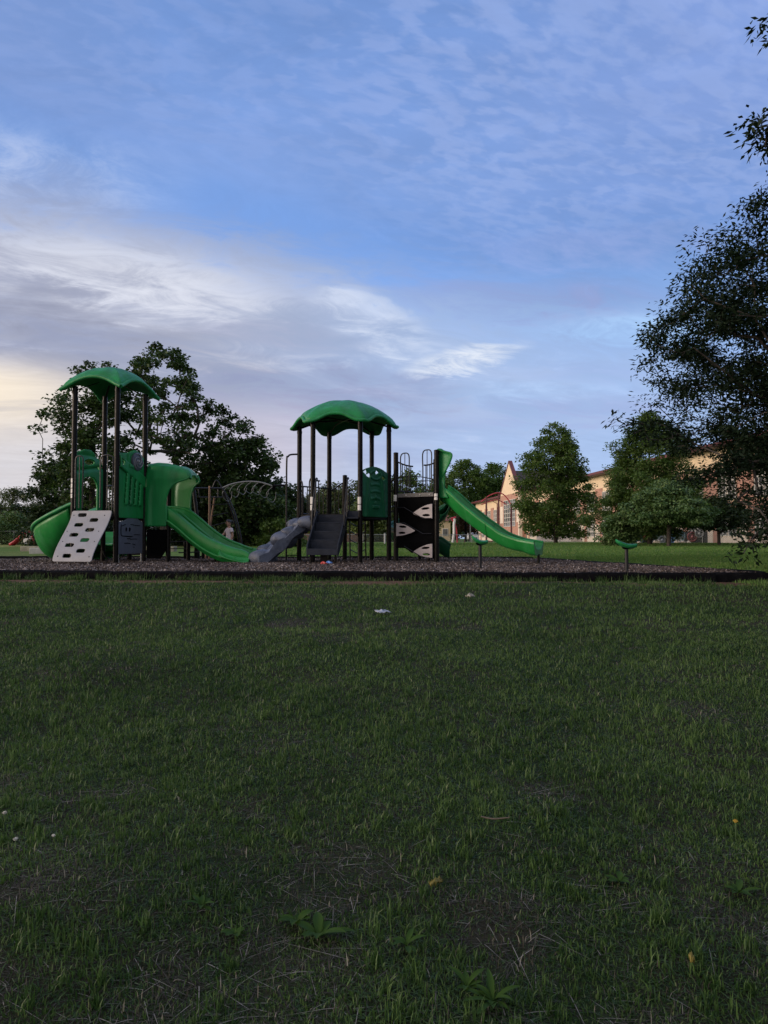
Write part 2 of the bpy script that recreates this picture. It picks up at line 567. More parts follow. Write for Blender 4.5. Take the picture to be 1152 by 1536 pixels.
TIMBER = mat('black_recycled_plastic', (0.0035, 0.0035, 0.0045), 0.75, 0.3, 8.0, spec=0.06, bump=0.006, bscale=35, alt=(0.015, 0.0145, 0.0155), altscale=6, altlo=0.55, altamt=0.6)
BARK = mat('bark', (0.045, 0.036, 0.030), 0.85, 0.35, 6.0, bump=0.03, bscale=18, streak=True)

# ================================================================ GROUND
MZ = CZ - 0.62                   # level of the wood-chip bed
BED = [(-19.0, 14.25), (6.74, 12.62), (4.62, 21.7), (3.2, 22.35), (-19.0, 22.9)]


def front_y(x):
    return 12.62 + (6.62 - np.asarray(x)) * (14.25 - 12.62) / 25.62


def right_x(y):
    return np.interp(y, [12.62, 21.7, 22.35], [6.74, 4.62, 3.2])


def back_y(x):
    return np.interp(x, [-19, 3.2, 4.62], [22.9, 22.35, 21.7])


def in_bed(x, y, m=0.0):
    x = np.asarray(x); y = np.asarray(y)
    return (y > front_y(x) - m) & (y < back_y(x) + m) & (x < right_x(y) + m) & (x > -19)


def gz(x, y):
    x = np.asarray(x, float); y = np.asarray(y, float)
    z = np.interp(y, [-40, 0, 1.5, 12.3, 14.5, 22.2, 23.2, 50, 120, 3000], [-0.3, -0.02, 0.0, 0.435, 0.46, 0.52, 0.575, 0.84, 0.80, 1.1])
    # the lawn right of the bed rises gently
    z = z + 0.10 * np.clip((x - 7) / 6, 0, 1) * np.clip((y - 12) / 4, 0, 1) * np.clip((40 - y) / 15, 0, 1)
    amp = np.clip((60 - np.abs(y)) / 40, 0, 1) * np.where(in_bed(x, y, 0.4), 0.0, 1.0)
    z = z + amp * (0.11 * (fbm(x * 0.42 + 5, y * 0.42, 3) - 0.5) + 0.055 * (fbm(x * 1.7, y * 1.7, 8, 2) - 0.5))
    return z


def ground_material():
    m = bpy.data.materials.new('lawn_soil_and_turf'); m.use_nodes = True
    t = NT(m.node_tree)
    out = t.new('ShaderNodeOutputMaterial'); p = t.new('ShaderNodeBsdfPrincipled')
    t.nt.links.new(p.outputs[0], out.inputs[0])
    P = t.new('ShaderNodeNewGeometry').outputs['Position']
    x, y, z = t.sep(P)
    n1 = t.noise(P, 1.3, 6, 0.6); n2 = t.noise(P, 26, 6, 0.7); n3 = t.noise(P, 0.12, 5, 0.6)
    n4 = t.noise(t.vm('MULTIPLY', P, (0.5, 1.6, 1)), 0.55, 7, 0.65)
    soil = t.mix(t.ss(n2, 0.35, 0.65), (0.014, 0.013, 0.009), (0.046, 0.041, 0.030))
    soil = t.mix(t.ss(n1, 0.52, 0.64), soil, (0.040, 0.033, 0.025))
    turf = t.mix(t.ss(n1, 0.35, 0.65), (0.016, 0.034, 0.009), (0.040, 0.068, 0.020))
    near = t.mix(t.ss(t.m('ADD', n1, t.m('MULTIPLY', n2, 0.3)), 0.56, 0.72, 0.8, 0.15), soil, turf)
    # far lawn: mown turf, mottled
    far = t.mix(t.ss(n4, 0.36, 0.64), (0.072, 0.148, 0.034), (0.118, 0.205, 0.050))
    far = t.mix(t.m('MULTIPLY', t.ss(t.noise(P, 5, 6, 0.7), 0.45, 0.6), 0.3), far, (0.13, 0.16, 0.06))
    far = t.mix(t.ss(n3, 0.45, 0.6, 0.0, 0.6), far, (0.14, 0.17, 0.055))
    col = t.mix(t.ss(y, 18, 24), near, far)
    # sunlit strip of field further out: light painted into the turf colour
    paler = t.m('MULTIPLY', t.m('MULTIPLY', t.ss(y, 38, 42), t.ss(y, 62, 56)), t.ss(x, 12, 4))
    col = t.mix(t.m('MULTIPLY', paler, 0.75), col, (0.24, 0.25, 0.085))
    # reddish trampled earth along the edging
    fy = t.m('SUBTRACT', y, t.m('ADD', 13.04, t.m('MULTIPLY', x, -0.0636)))
    band = t.m('MULTIPLY', t.ss(fy, -1.5, -0.25), t.ss(fy, 0.8, 0.3))
    band = t.ss(t.m('ADD', band, t.m('MULTIPLY', t.m('SUBTRACT', n1, 0.5), 2.2)), 0.45, 0.75)
    col = t.mix(band, col, t.mix(t.ss(n2, 0.4, 0.6), (0.105, 0.062, 0.043), (0.16, 0.098, 0.070)))
    t.put(p.inputs['Base Color'], col)
    p.inputs['Roughness'].default_value = 0.95
    p.inputs['Specular IOR Level'].default_value = 0.1
    b = t.new('ShaderNodeBump'); b.inputs['Distance'].default_value = 0.03
    t.put(b.inputs['Height'], t.m('ADD', n2, t.noise(P, 7, 6, 0.7)))
    t.nt.links.new(b.outputs[0], p.inputs['Normal'])
    return m


def build_ground():
    ys = np.concatenate([np.array([-900, -200, -60, -20, -8, -3]), np.arange(-1, 26, 0.16), np.arange(26, 60, 0.8), np.geomspace(60, 3000, 30)])
    half = np.concatenate([np.arange(0, 14, 0.2), np.arange(14, 40, 1.0), np.geomspace(40, 3000, 22)])
    xs = np.concatenate([-half[:0:-1], half])
    X, Y = np.meshgrid(xs, ys)
    V = np.stack([X, Y, gz(X, Y)], -1).reshape(-1, 3)
    nx = len(xs); ny = len(ys)
    i, j = np.meshgrid(np.arange(nx - 1), np.arange(ny - 1))
    a = (j * nx + i).ravel()
    Fq = np.stack([a, a + 1, a + nx + 1, a + nx], 1)
    tag(np_mesh('ground', V, Fq, ground_material(), smooth=True), kind='structure')


build_ground()


def scatter_quads(P, L, Wd, nrm_tilt, rng, h_axis=None):
    """flat quads centred at P, random heading, tilted by up to nrm_tilt"""
    n = len(P)
    a = rng.uniform(0, 2 * np.pi, n); tx = rng.normal(0, nrm_tilt, n); ty = rng.normal(0, nrm_tilt, n)
    u = np.stack([np.cos(a), np.sin(a), tx], 1); u /= np.linalg.norm(u, axis=1)[:, None]
    w = np.stack([-np.sin(a), np.cos(a), ty], 1); w -= u * (u * w).sum(1)[:, None]; w /= np.linalg.norm(w, axis=1)[:, None]
    L = L[:, None] / 2; Wd = Wd[:, None] / 2
    k = rng.uniform(0.5, 1.0, (n, 1))
    V = np.stack([P - u * L - w * Wd, P + u * L - w * Wd * k, P + u * L * 0.9 + w * Wd, P - u * L * k + w * Wd], 1).reshape(-1, 3)
    Fq = (np.arange(n)[:, None] * 4 + np.arange(4)[None]).astype(np.int32)
    return V, Fq


def build_mulch():
    xs = np.arange(-18.9, 6.61, 0.15); n = 62
    X = np.repeat(xs[:, None], n, 1)
    f = np.linspace(0, 1, n)[None]
    y0 = front_y(X) + 0.02
    y1 = np.where(X > 4.62, 12.62 + (6.62 - X) * (21.7 - 12.62) / 2.0, back_y(X)) - 0.02
    y1 = np.maximum(y1, y0 + 0.01)
    Y = y0 + (y1 - y0) * f
    Z = MZ + 0.05 * (fbm(X * 1.1, Y * 1.1, 21) - 0.5) + 0.02 * (fbm(X * 4, Y * 4, 22, 2) - 0.5)
    V = np.stack([X, Y, Z], -1).reshape(-1, 3)
    i, j = np.meshgrid(np.arange(len(xs) - 1), np.arange(n - 1), indexing='ij')
    a = (i * n + j).ravel()
    Fq = np.stack([a, a + n, a + n + 1, a + 1], 1)
    m = mat('wood_chip_bed', (0.086, 0.067, 0.059), 0.9, 0.6, 34.0, bump=0.03, bscale=28, alt=(0.18, 0.148, 0.132), altscale=25, altlo=0.54, altamt=0.6)
    tag(np_mesh('wood_chip_bed', V, Fq, m, smooth=True), kind='structure')
    # loose chips
    rng = np.random.default_rng(5)
    N = 130000
    x = rng.uniform(-11, 6.6, N); y = front_y(x) + rng.uniform(0, 1, N) ** 1.5 * 9.3
    ok = in_bed(x, y, -0.06); x = x[ok]; y = y[ok]
    z = MZ + 0.05 * (fbm(x * 1.1, y * 1.1, 21) - 0.5) + 0.02 * (fbm(x * 4, y * 4, 22, 2) - 0.5) + rng.uniform(0.004, 0.03, len(x))
    V, Fq = scatter_quads(np.stack([x, y, z], 1), rng.uniform(0.025, 0.075, len(x)), rng.uniform(0.010, 0.026, len(x)), 0.5, rng)
    cm = leafmat('wood_chips', (0.065, 0.050, 0.045), (0.215, 0.172, 0.155), (0.36, 0.31, 0.29), rough=0.85, trans=0.0, spec=0.2, p3=0.10)
    tag(np_mesh('loose_wood_chips', V, Fq, cm), kind='stuff')


build_mulch()


def timber(a, b, label, group, w=0.13, h=0.17, zb=None, za=None):
    a = np.array(a, float); b = np.array(b, float)
    d = b - a; L = np.linalg.norm(d); d /= L; s = np.array([-d[1], d[0]])
    za = MZ + 0.02 if za is None else za
    prof = [(-w / 2, -h), (-w / 2, -0.035), (-w / 2 + 0.03, -0.004), (0, 0.0), (w / 2 - 0.03, -0.004), (w / 2, -0.035), (w / 2, -h)]
    V = []; Fs = []
    k = len(prof); m = 9
    for i in range(m):
        q = i / (m - 1)
        e = 0.90 if i in (0, m - 1) else 1.0
        for (u, zz) in prof:
            p = a + d * L * q + s * u * e
            V.append((p[0], p[1], za + zz * (1 if zz < -0.1 else 1) - (0.012 if i in (0, m - 1) else 0) + random.uniform(-0.004, 0.004)))
    for i in range(m - 1):
        for j in range(k - 1):
            Fs.append((i * k + j, (i + 1) * k + j, (i + 1) * k + j + 1, i * k + j + 1))
    Fs.append(tuple(range(k))); Fs.append(tuple((m - 1) * k + j for j in reversed(range(k))))
    mb = MB(); mb.add(V, Fs)
    c = (a + b) / 2
    # spike heads that pin the timber down
    o = mb.build('border_timber', TIMBER, org=(c[0], c[1], za - h), bevel=0)
    tag(o, label, 'edging', group)
    return o


def build_border():
    random.seed(4)
    x = -13.4
    while x < 6.4:
        x2 = min(x + 1.20, 6.76)
        dy = random.uniform(-0.025, 0.025); dz = random.uniform(-0.012, 0.012)
        timber((x, front_y(x) + dy), (x2 - 0.015, front_y(x2) + dy + random.uniform(-0.02, 0.02)),
               'black plastic landscape timber in the long front edging between lawn and wood chips', 'front edging timbers', h=0.24, za=MZ + 0.025 + dz)
        x = x2
    y = 12.75
    while y < 21.5:
        y2 = min(y + 1.2, 21.7)
        timber((right_x(y), y), (right_x(y2), y2 - 0.015), 'black plastic landscape timber in the slanting right edging of the wood chip bed', 'right edging timbers', h=0.16, za=MZ + 0.05 + random.uniform(-0.01, 0.01))
        y = y2
    x = 4.5
    while x > -13:
        x2 = x - 1.2
        timber((x, back_y(x) + 0.03), (x2 + 0.015, back_y(x2) + 0.03), 'black plastic landscape timber in the far edging behind the play towers', 'far edging timbers', h=0.14, za=MZ + 0.075 + random.uniform(-0.012, 0.012))
        x = x2


build_border()


# ================================================================ GRASS
def blades(name, x, y, h, w, rng, m, lean=0.5, kind='stuff', zoff=0.0):
    n = len(x)
    z = gz(x, y) + zoff
    a = rng.uniform(0, 2 * np.pi, n)
    fx, fy = np.cos(a), np.sin(a)              # facing (width) direction
    b = rng.uniform(0, 2 * np.pi, n)
    ln = np.abs(rng.normal(0, lean, n)) * h
    dx, dy = np.cos(b) * ln, np.sin(b) * ln
    hz = np.sqrt(np.maximum(h * h - ln * ln, (0.15 * h) ** 2))
    V = np.empty((n, 5, 3), np.float32)
    for k, (q, ww) in enumerate(((0, -1), (0, 1), (0.5, -0.8), (0.5, 0.8), (1, 0))):
        bend = q * q if q < 1 else 1.0
        zz = q * (1.25 - 0.25 * q)
        V[:, k, 0] = x + dx * bend + fx * w * ww * 0.5
        V[:, k, 1] = y + dy * bend + fy * w * ww * 0.5
        V[:, k, 2] = z + hz * zz
    i = np.arange(n, dtype=np.int32)[:, None] * 5
    Q = i + np.array([[0, 1, 3, 2]], np.int32)
    T = i + np.array([[2, 3, 4]], np.int32)
    return tag(np_mesh(name, V.reshape(-1, 3), [Q, T], m), kind=kind)


GRASS = leafmat('grass_blades', (0.020, 0.054, 0.012), (0.108, 0.178, 0.052), (0.17, 0.20, 0.10), rough=0.5, trans=0.25, spec=0.3, p3=0.03)
STRAW = leafmat('dry_thatch', (0.030, 0.027, 0.021), (0.110, 0.100, 0.084), (0.24, 0.22, 0.19), rough=0.8, trans=0.1, spec=0.2, p3=0.15)


def lawn_cover(x, y):
    """0 = worn bare, 1 = thick turf"""
    c = fbm(x * 0.9, y * 0.9, 31, 3) * 0.45 + fbm(x * 3.4, y * 3.4, 32, 3) * 0.42 + vn(x * 9, y * 9, 33) * 0.33
    thick = np.interp(y, [1.4, 2.6, 4.2, 6.5, 9, 13], [0.15, 0.16, 0.18, 0.20, 0.21, 0.18])
    v = np.clip((c + thick - 0.44) / 0.30, 0.12, 1)
    # worn patches seen in the picture
    for (px, py, r) in ((2.0, 4.5, 0.34), (2.4, 4.15, 0.34), (-0.45, 6.8, 0.26), (-1.1, 8.1, 0.40), (0.7, 3.2, 0.22), (-0.15, 2.55, 0.18), (-1.1, 1.85, 0.25), (0.35, 2.2, 0.2)):
        d = np.hypot((x - px), (y - py) * 0.8) / r
        v = v * np.clip(0.35 + (d + (c - 0.6) * 1.2 - 0.55) / 0.6, 0.18, 1)
    # trampled strip beside the edging
    fd = front_y(x) - y
    v = np.where(fd < 0.75, v * np.clip((fbm(x * 1.4, y * 1.1, 41) - 0.36) / 0.22, 0.05, 1), v)
    return v


def build_grass():
    rng = np.random.default_rng(11)
    X, Y, Hh, Ww = [], [], [], []
    for (y0, y1, dens, w) in ((-0.6, 1.15, 3000, 0.006), (1.15, 2.4, 12000, 0.0040), (2.4, 3.6, 9500, 0.0044), (3.6, 5.2, 6000, 0.0052), (5.2, 7.5, 3400, 0.0066), (7.5, 10, 2100, 0.0085), (10, 14.2, 1500, 0.0105)):
        xm = 0.56 * y1 + 5.0
        n = int(dens * 2 * xm * (y1 - y0))
        x = rng.uniform(-xm, xm, n); y = rng.uniform(y0, y1, n)
        # gather blades into tufts
        g0 = 0.10
        tx = np.round(x / g0 + rng.normal(0, 0.25, n)) * g0; ty = np.round(y / g0 + rng.normal(0, 0.25, n)) * g0
        q = rng.uniform(0, 1, n) < 0.55
        hx = vn(tx * 91, ty * 77, 3) - 0.5; hy = vn(tx * 63, ty * 99, 4) - 0.5
        sg = 0.010 + 0.020 * vn(tx * 37, ty * 41, 9)
        x = np.where(q, tx + hx * 0.12 + rng.normal(0, 1, n) * sg, x); y = np.where(q, ty + hy * 0.12 + rng.normal(0, 1, n) * sg, y)
        inner = np.abs(x) < 0.56 * y + 0.9              # thinner, wider blades out to the sides
        c = lawn_cover(x, y)
        thin = np.where(inner, 1.0, 0.40)
        big = np.where(q, 0.55 + 0.95 * vn(tx * 53, ty * 29, 6) ** 1.5, 0.6)
        keep = (rng.uniform(0, 1, n) < c * thin) & (y < front_y(x) - 0.10)
        x = x[keep]; y = y[keep]; c = c[keep]; big = big[keep]
        h = big * (0.026 + 0.048 * c * (0.15 + 1.2 * fbm(x * 1.5, y * 1.5, 51, 3))) * rng.uniform(0.6, 1.3, len(x))
        h = h * np.interp(y, [1, 5, 13], [0.58, 0.72, 0.9])
        X.append(x); Y.append(y); Hh.append(h); Ww.append(np.full(len(x), w) * rng.uniform(0.7, 1.3, len(x)) * np.where(inner[keep], 1.0, 1.7))
    x = np.concatenate(X); y = np.concatenate(Y)
    # longer tufts the mower leaves along the edging
    for k in range(60):
        cx = rng.uniform(-7.5, 6.9); n = int(rng.uniform(40, 150)); s = rng.uniform(0.05, 0.20)
        tx = cx + rng.normal(0, s, n); ty = front_y(tx) - 0.12 - np.abs(rng.normal(0, 0.07, n))
        x = np.concatenate([x, tx]); y = np.concatenate([y, ty])
        Hh.append(rng.uniform(0.05, 0.10 + 0.10 * rng.uniform() ** 2, n)); Ww.append(rng.uniform(0.006, 0.011, n))
    blades('grass', x, y, np.concatenate(Hh), np.concatenate(Ww), rng, GRASS, 1.0)
    print('near blades', len(x))
    # low basal growth that closes the sward between the tufts
    n = 260000
    y = 1.15 + rng.uniform(0, 1, n) ** 1.5 * 6.5; x = rng.uniform(-1, 1, n) * (0.56 * y + 0.8)
    k = rng.uniform(0, 1, n) < np.clip(0.35 + lawn_cover(x, y), 0, 0.95)
    x = x[k]; y = y[k]
    blades('basal_grass', x, y, rng.uniform(0.008, 0.022, len(x)), rng.uniform(0.0022, 0.0042, len(x)) * np.interp(y, [2, 8], [1, 2.0]), rng, GRASS, 1.4, zoff=0.002)
    # dead straw lying in the worn spots
    n = 170000
    y = 1.2 + rng.uniform(0, 1, n) ** 1.7 * 7.0; x = rng.uniform(-1, 1, n) * (0.56 * y + 0.8)
    c = lawn_cover(x, y)
    k = rng.uniform(0, 1, n) < np.clip(1.15 - 1.1 * c, 0.12, 1)
    x = x[k]; y = y[k]
    blades('thatch', x, y, rng.uniform(0.012, 0.042, len(x)), rng.uniform(0.0016, 0.0032, len(x)) * np.interp(y, [2, 8], [1, 2.0]), rng, STRAW, 3.0, zoff=0.003)
    # mown turf past the bed
    n = 120000
    y = 22.4 + rng.uniform(0, 1, n) ** 1.5 * 34; x = rng.uniform(-0.4, 1, n) * (0.58 * y)
    k = ~in_bed(x, y, 0.12)
    x2 = rng.uniform(6.0, 14.0, 60000); y2 = rng.uniform(11.5, 24, 60000)
    k2 = (~in_bed(x2, y2, 0.12)) & (y2 > front_y(x2) - 1)
    x = np.concatenate([x[k], x2[k2]]); y = np.concatenate([y[k], y2[k2]])
    far = leafmat('far_turf_blades', (0.074, 0.152, 0.034), (0.135, 0.230, 0.056), (0.20, 0.22, 0.09), rough=0.6, trans=0.25, spec=0.2, p3=0.08)
    blades('far_grass', x, y, rng.uniform(0.04, 0.085, len(x)), np.interp(y, [13, 25, 55], [0.010, 0.02, 0.035]), rng, far, 0.7)


build_grass()


# ---------------------------------------------------------------- weeds, clover heads, litter
WEED = leafmat('weed_leaf', (0.022, 0.056, 0.008), (0.052, 0.098, 0.016), rough=0.6, trans=0.25, spec=0.12)


def on_lawn(px, py):
    """lawn point under a photo pixel"""
    D = 5.0
    for _ in range(60):
        p = W3(px, py, D)
        g = float(gz(p[0], D))
        D = D + (p[2] - g) / max((CZ - g) / D, 0.02) * 0.5
        D = min(max(D, 1.1), 200)
    return np.array([W3(px, py, D)[0], D, float(gz(W3(px, py, D)[0], D))])


def weed(px, py, n, L, wd, label, seed, lift=0.5):
    rng = np.random.default_rng(seed)
    c = on_lawn(px, py); L = L * 0.66; wd = wd * 0.66
    root = thing('broadleaf_weed', c, label, 'weed', 'broadleaf weeds in the lawn')
    for i in range(n):
        a = 2 * math.pi * i / n + rng.uniform(-0.4, 0.4); l = L * rng.uniform(0.5, 1.2); e = lift * rng.uniform(0.4, 1.7)
        d = np.array([math.cos(a), math.sin(a), 0]); s = np.array([-d[1], d[0], 0])
        P = []
        for u in np.linspace(0, 1, 8):
            w = wd * (0.10 + math.sin(math.pi * min(1, u * 0.98 + 0.02) ** 1.15) ** 0.9) * 0.5
            mid = c + d * l * u * math.cos(e * (1 - 0.6 * u)) + np.array([0, 0, 0.012 + l * (math.sin(e) * u - 0.55 * math.sin(e) * u * u)])
            P.append([mid - s * w + np.array([0, 0, 0.25 * w]), mid - s * w * 0.5 + np.array([0, 0, 0.02 * w]), mid, mid + s * w * 0.5 + np.array([0, 0, 0.02 * w]), mid + s * w + np.array([0, 0, 0.25 * w])])
        MB().grid(P).build('leaf', WEED, root, ang=80)


weed(478, 1412, 9, 0.135, 0.042, 'largest broad-leaved plantain weed in the grass, with long pale green leaves spreading right', 1, 0.7)
weed(446, 1392, 7, 0.10, 0.040, 'upright broad-leaved weed just behind the largest plantain in the grass', 2, 0.9)
weed(303, 1366, 7, 0.11, 0.022, 'small narrow-leaved dark weed on its own in the thin grass', 3, 0.7)
weed(352, 1408, 6, 0.055, 0.034, 'tiny round-leaved weed among dry thatch beside the largest plantain', 4, 0.5)
weed(740, 1510, 15, 0.115, 0.022, 'dense dark clump of narrow weed leaves at the bottom edge of the lawn', 5, 0.8)
weed(700, 1488, 9, 0.09, 0.022, 'smaller narrow-leaved weed touching the dense dark clump', 6, 0.8)
weed(610, 1425, 8, 0.085, 0.024, 'blue-green narrow weed between the largest plantain and the dense dark clump', 7, 0.7)
weed(1108, 1345, 8, 0.10, 0.028, 'faint bluish broadleaf weed near the right edge of the lawn', 8, 0.6)
weed(930, 1328, 6, 0.075, 0.03, 'small flat rosette weed in thin grass in front of the bare right-hand patch', 9, 0.4)

FLW = mat('clover_white', (0.42, 0.40, 0.35), 0.7, 0.15, 60, bump=0.004, bscale=200)
FLY = mat('dandelion_yellow', (0.40, 0.27, 0.03), 0.7, 0.15, 60, bump=0.004, bscale=200)
STALK = mat('flower_stalk', (0.05, 0.09, 0.03), 0.6, 0.2, 30)


def flower(px, py, r, h, m, name, label, cat, group):
    c = on_lawn(px, py); c = c.copy()
    root = thing(name, c, label, cat, group)
    MB().tube([c, c + (0.004, 0.002, h * 0.6), c + (0.002, 0, h)], 0.0018, 6).build('stalk', STALK, root)
    q = MB(); rng = np.random.default_rng(int(px))
    q.ball(c + (0.002, 0, h), r * 0.72, 10, 7, (1, 1, 0.8))
    for i in range(46):
        d = rng.normal(0, 1, 3); d[2] = abs(d[2]) * 0.9 - 0.15; d /= np.linalg.norm(d)
        q.tube([c + (0.002, 0, h) + d * r * 0.5, c + (0.002, 0, h) + d * r * rng.uniform(0.9, 1.15) * np.array([1, 1, 0.85])], [r * 0.16, r * 0.07], 4)
    q.build('flower_head', m, root)


flower(6, 1239, 0.009, 0.05, FLW, 'clover_flower', 'white clover head farthest back of the clover heads in the lawn', 'flower', 'clover heads')
flower(22, 1278, 0.009, 0.045, FLW, 'clover_flower', 'white clover head standing nearest the left edge in front of the one farthest back', 'flower', 'clover heads')
flower(79, 1266, 0.007, 0.03, FLW, 'clover_flower', 'white clover head lying a little apart, right of the other clover heads', 'flower', 'clover heads')
flower(1103, 1262, 0.009, 0.075, FLY, 'dandelion', 'yellow dandelion on a tall stalk near the right edge of the lawn', 'flower', 'yellow lawn flowers')

# litter on the lawn and the bed
TRASH = mat('crumpled_film', (0.33, 0.34, 0.38), 0.3, 0.3, 25, alt=(0.16, 0.17, 0.20), altscale=25, altamt=0.6)
TISSUE = mat('crumpled_tissue', (0.28, 0.255, 0.215), 0.8, 0.15, 25)
YLEAF = mat('yellowed_leaf', (0.16, 0.13, 0.022), 0.6, 0.25, 40)
TWIG = mat('dry_twig', (0.09, 0.07, 0.05), 0.8, 0.3, 40)


def crumple(px, py, sx, sy, sz, m, name, label, cat, seed, yaw=0.0):
    c = on_lawn(px, py)
    rng = np.random.default_rng(seed)
    n = 13
    P = np.zeros((n, n, 3))
    for i in range(n):
        for j in range(n):
            u, v = i / (n - 1) - 0.5, j / (n - 1) - 0.5
            rr = 1 - 0.25 * vn(i * 0.9, j * 0.9, seed)
            q = np.array([u * sx * rr, v * sy * rr])
            P[i, j] = c + (q[0] * math.cos(yaw) - q[1] * math.sin(yaw), q[0] * math.sin(yaw) + q[1] * math.cos(yaw), 0.035 + sz * (vn(i * 0.6, j * 0.6, seed + 3) ** 1.5) * (1.2 - 2 * max(abs(u), abs(v))) + 0.02 * vn(i * 1.3, j * 1.3, seed + 5))
    mb = MB(); mb.grid(P)
    return tag(mb.build(name, m, org=c, solid=0.002, ang=25), label, cat)


crumple(574, 923, 0.17, 0.24, 0.03, TRASH, 'plastic_wrapper', 'crumpled clear and white plastic wrapper lying on the lawn in front of the bed', 'litter', 3, 0.3)
crumple(705, 900, 0.12, 0.10, 0.09, TISSUE, 'crumpled_tissue', 'small off-white crumpled tissue on the grass right of the plastic wrapper', 'litter', 9, 0.8)
crumple(654, 1345, 0.05, 0.014, 0.02, YLEAF, 'fallen_leaf', 'narrow yellow fallen leaf in the thin grass', 'leaf', 5, 0.5)
crumple(1038, 1464, 0.03, 0.012, 0.02, YLEAF, 'fallen_leaf', 'short yellow leaf standing up in the dark grass near the bottom right corner', 'leaf', 6, 1.3)
c = on_lawn(745, 1240)
tag(MB().tube(smooth_path([c + (-0.06, 0.01, 0.035), c + (-0.01, 0, 0.03), c + (0.05, -0.012, 0.04)], 8), [0.003] * 6 + [0.0025, 0.0015], 6).build('fallen_twig', TWIG, org=c), 'short brown twig lying in the middle of the lawn', 'twig')


def bed_litter(px, py, D, m, name, label):
    c = W3(px, py, D); c[2] = MZ + 0.02
    mb = MB()
    mb.tube(smooth_path([c + (-0.07, 0, 0.02), c + (-0.02, 0.02, 0.05), c + (0.02, -0.02, 0.03), c + (0.07, 0.01, 0.03)], 12), [0.02, 0.03, 0.03, 0.028, 0.03, 0.03, 0.028, 0.03, 0.03, 0.028, 0.02, 0.012], 8)
    return tag(mb.build(name, m, org=c), label, 'litter')


bed_litter(486, 845, 16.6, mat('red_toy', (0.45, 0.05, 0.04), 0.4, 0.1), 'toy_scrap', 'small bright red plastic scrap on the wood chips below the grey steps')
bed_litter(494, 846, 17.1, mat('blue_toy', (0.10, 0.24, 0.62), 0.4, 0.1), 'toy_scrap', 'small bright blue plastic scrap on the wood chips beside the red one')

# ================================================================ LEFT PLAY TOWER
UP = np.array([0, 0, 1.0])
PR = 0.0635                                   # post radius


def post(mb, p, z0, z1, r=PR, cap=True):
    mb.tube([(p[0], p[1], z0), (p[0], p[1], z1)], r, 16)
    if cap:
        mb.tube([(p[0], p[1], z1), (p[0], p[1], z1 + 0.012), (p[0], p[1], z1 + 0.025)], [r + 0.004, r + 0.004, r * 0.6], 16)


def panel(o, eu, ez, wd, ht, mask, nu, nv, relief=None, nrm=None):
    """masked flat sheet: o = lower-left corner; mask(u in metres, z in metres) -> bool"""
    o = np.array(o, float); eu = np.array(eu, float)
    us = np.linspace(0, wd, nu + 1); zs = np.linspace(0, ht, nv + 1)
    U, Z = np.meshgrid(us, zs, indexing='ij')
    P = o + U[..., None] * eu + Z[..., None] * np.array(ez, float)
    if relief is not None:
        P = P + relief(U, Z)[..., None] * np.array(nrm, float)
    uc = (us[:-1] + us[1:]) / 2; zc = (zs[:-1] + zs[1:]) / 2
    UC, ZC = np.meshgrid(uc, zc, indexing='ij')
    M = mask(UC, ZC)
    mb = MB(); mb.grid(P, M)
    return mb


def rrect(U, Z, cu, cz, w, h, p=4):
    return (np.abs((U - cu) / (w / 2)) ** p + np.abs((Z - cz) / (h / 2)) ** p) < 1


def deck(parent, pts, z, name='deck', holes=True):
    """vinyl-coated perforated deck on a folded rim"""
    P = np.array(pts, float)
    k = len(P)
    mb = MB()
    V = [(p[0], p[1], z) for p in P] + [(p[0], p[1], z - 0.035) for p in P]
    mb.add(V, [tuple(range(k)), tuple(range(2 * k - 1, k - 1, -1))] + [(i, k + i, k + (i + 1) % k, (i + 1) % k) for i in range(k)])
    o = mb.build(name, STEEL, parent)
    rb = MB()
    for i in range(k):
        a, b = P[i], P[(i + 1) % k]
        rb.beam((a[0], a[1], z - 0.055), (b[0], b[1], z - 0.055), 0.02, 0.13)
    rb.build('deck_rim', STEEL, o)
    return o


def loop_rail(P, r=0.017, bars=(), m=None, name='handrail', parent=None, rb=0.011):
    mb = MB(); mb.tube(P, r, 8)
    for (a, b) in bars:
        mb.tube([a, b], rb, 6, caps=False)
    return mb.build(name, m or RAIL, parent)


def chute(path, lat, sec, th=0.02):
    """sweep an open section (lateral, up) along a path"""
    path = np.array(path, float); lat = np.array(lat, float)
    P = np.zeros((len(path), len(sec[0]), 3))
    for i in range(len(path)):
        s = np.array(sec[i])
        P[i] = path[i] + s[:, :1] * lat[i] + s[:, 1:] * UP
    return P


aL = R(14)
EX = np.array([math.cos(aL), -math.sin(aL), 0]); EY = np.array([math.sin(aL), math.cos(aL), 0])
OA = np.array([-7.79, 18.04, 0])
SD = 1.22
DZ = MZ + 1.24                                # deck level


def L(p, q, z=0.0):
    return OA + p * EX + q * EY + np.array([0, 0, z])


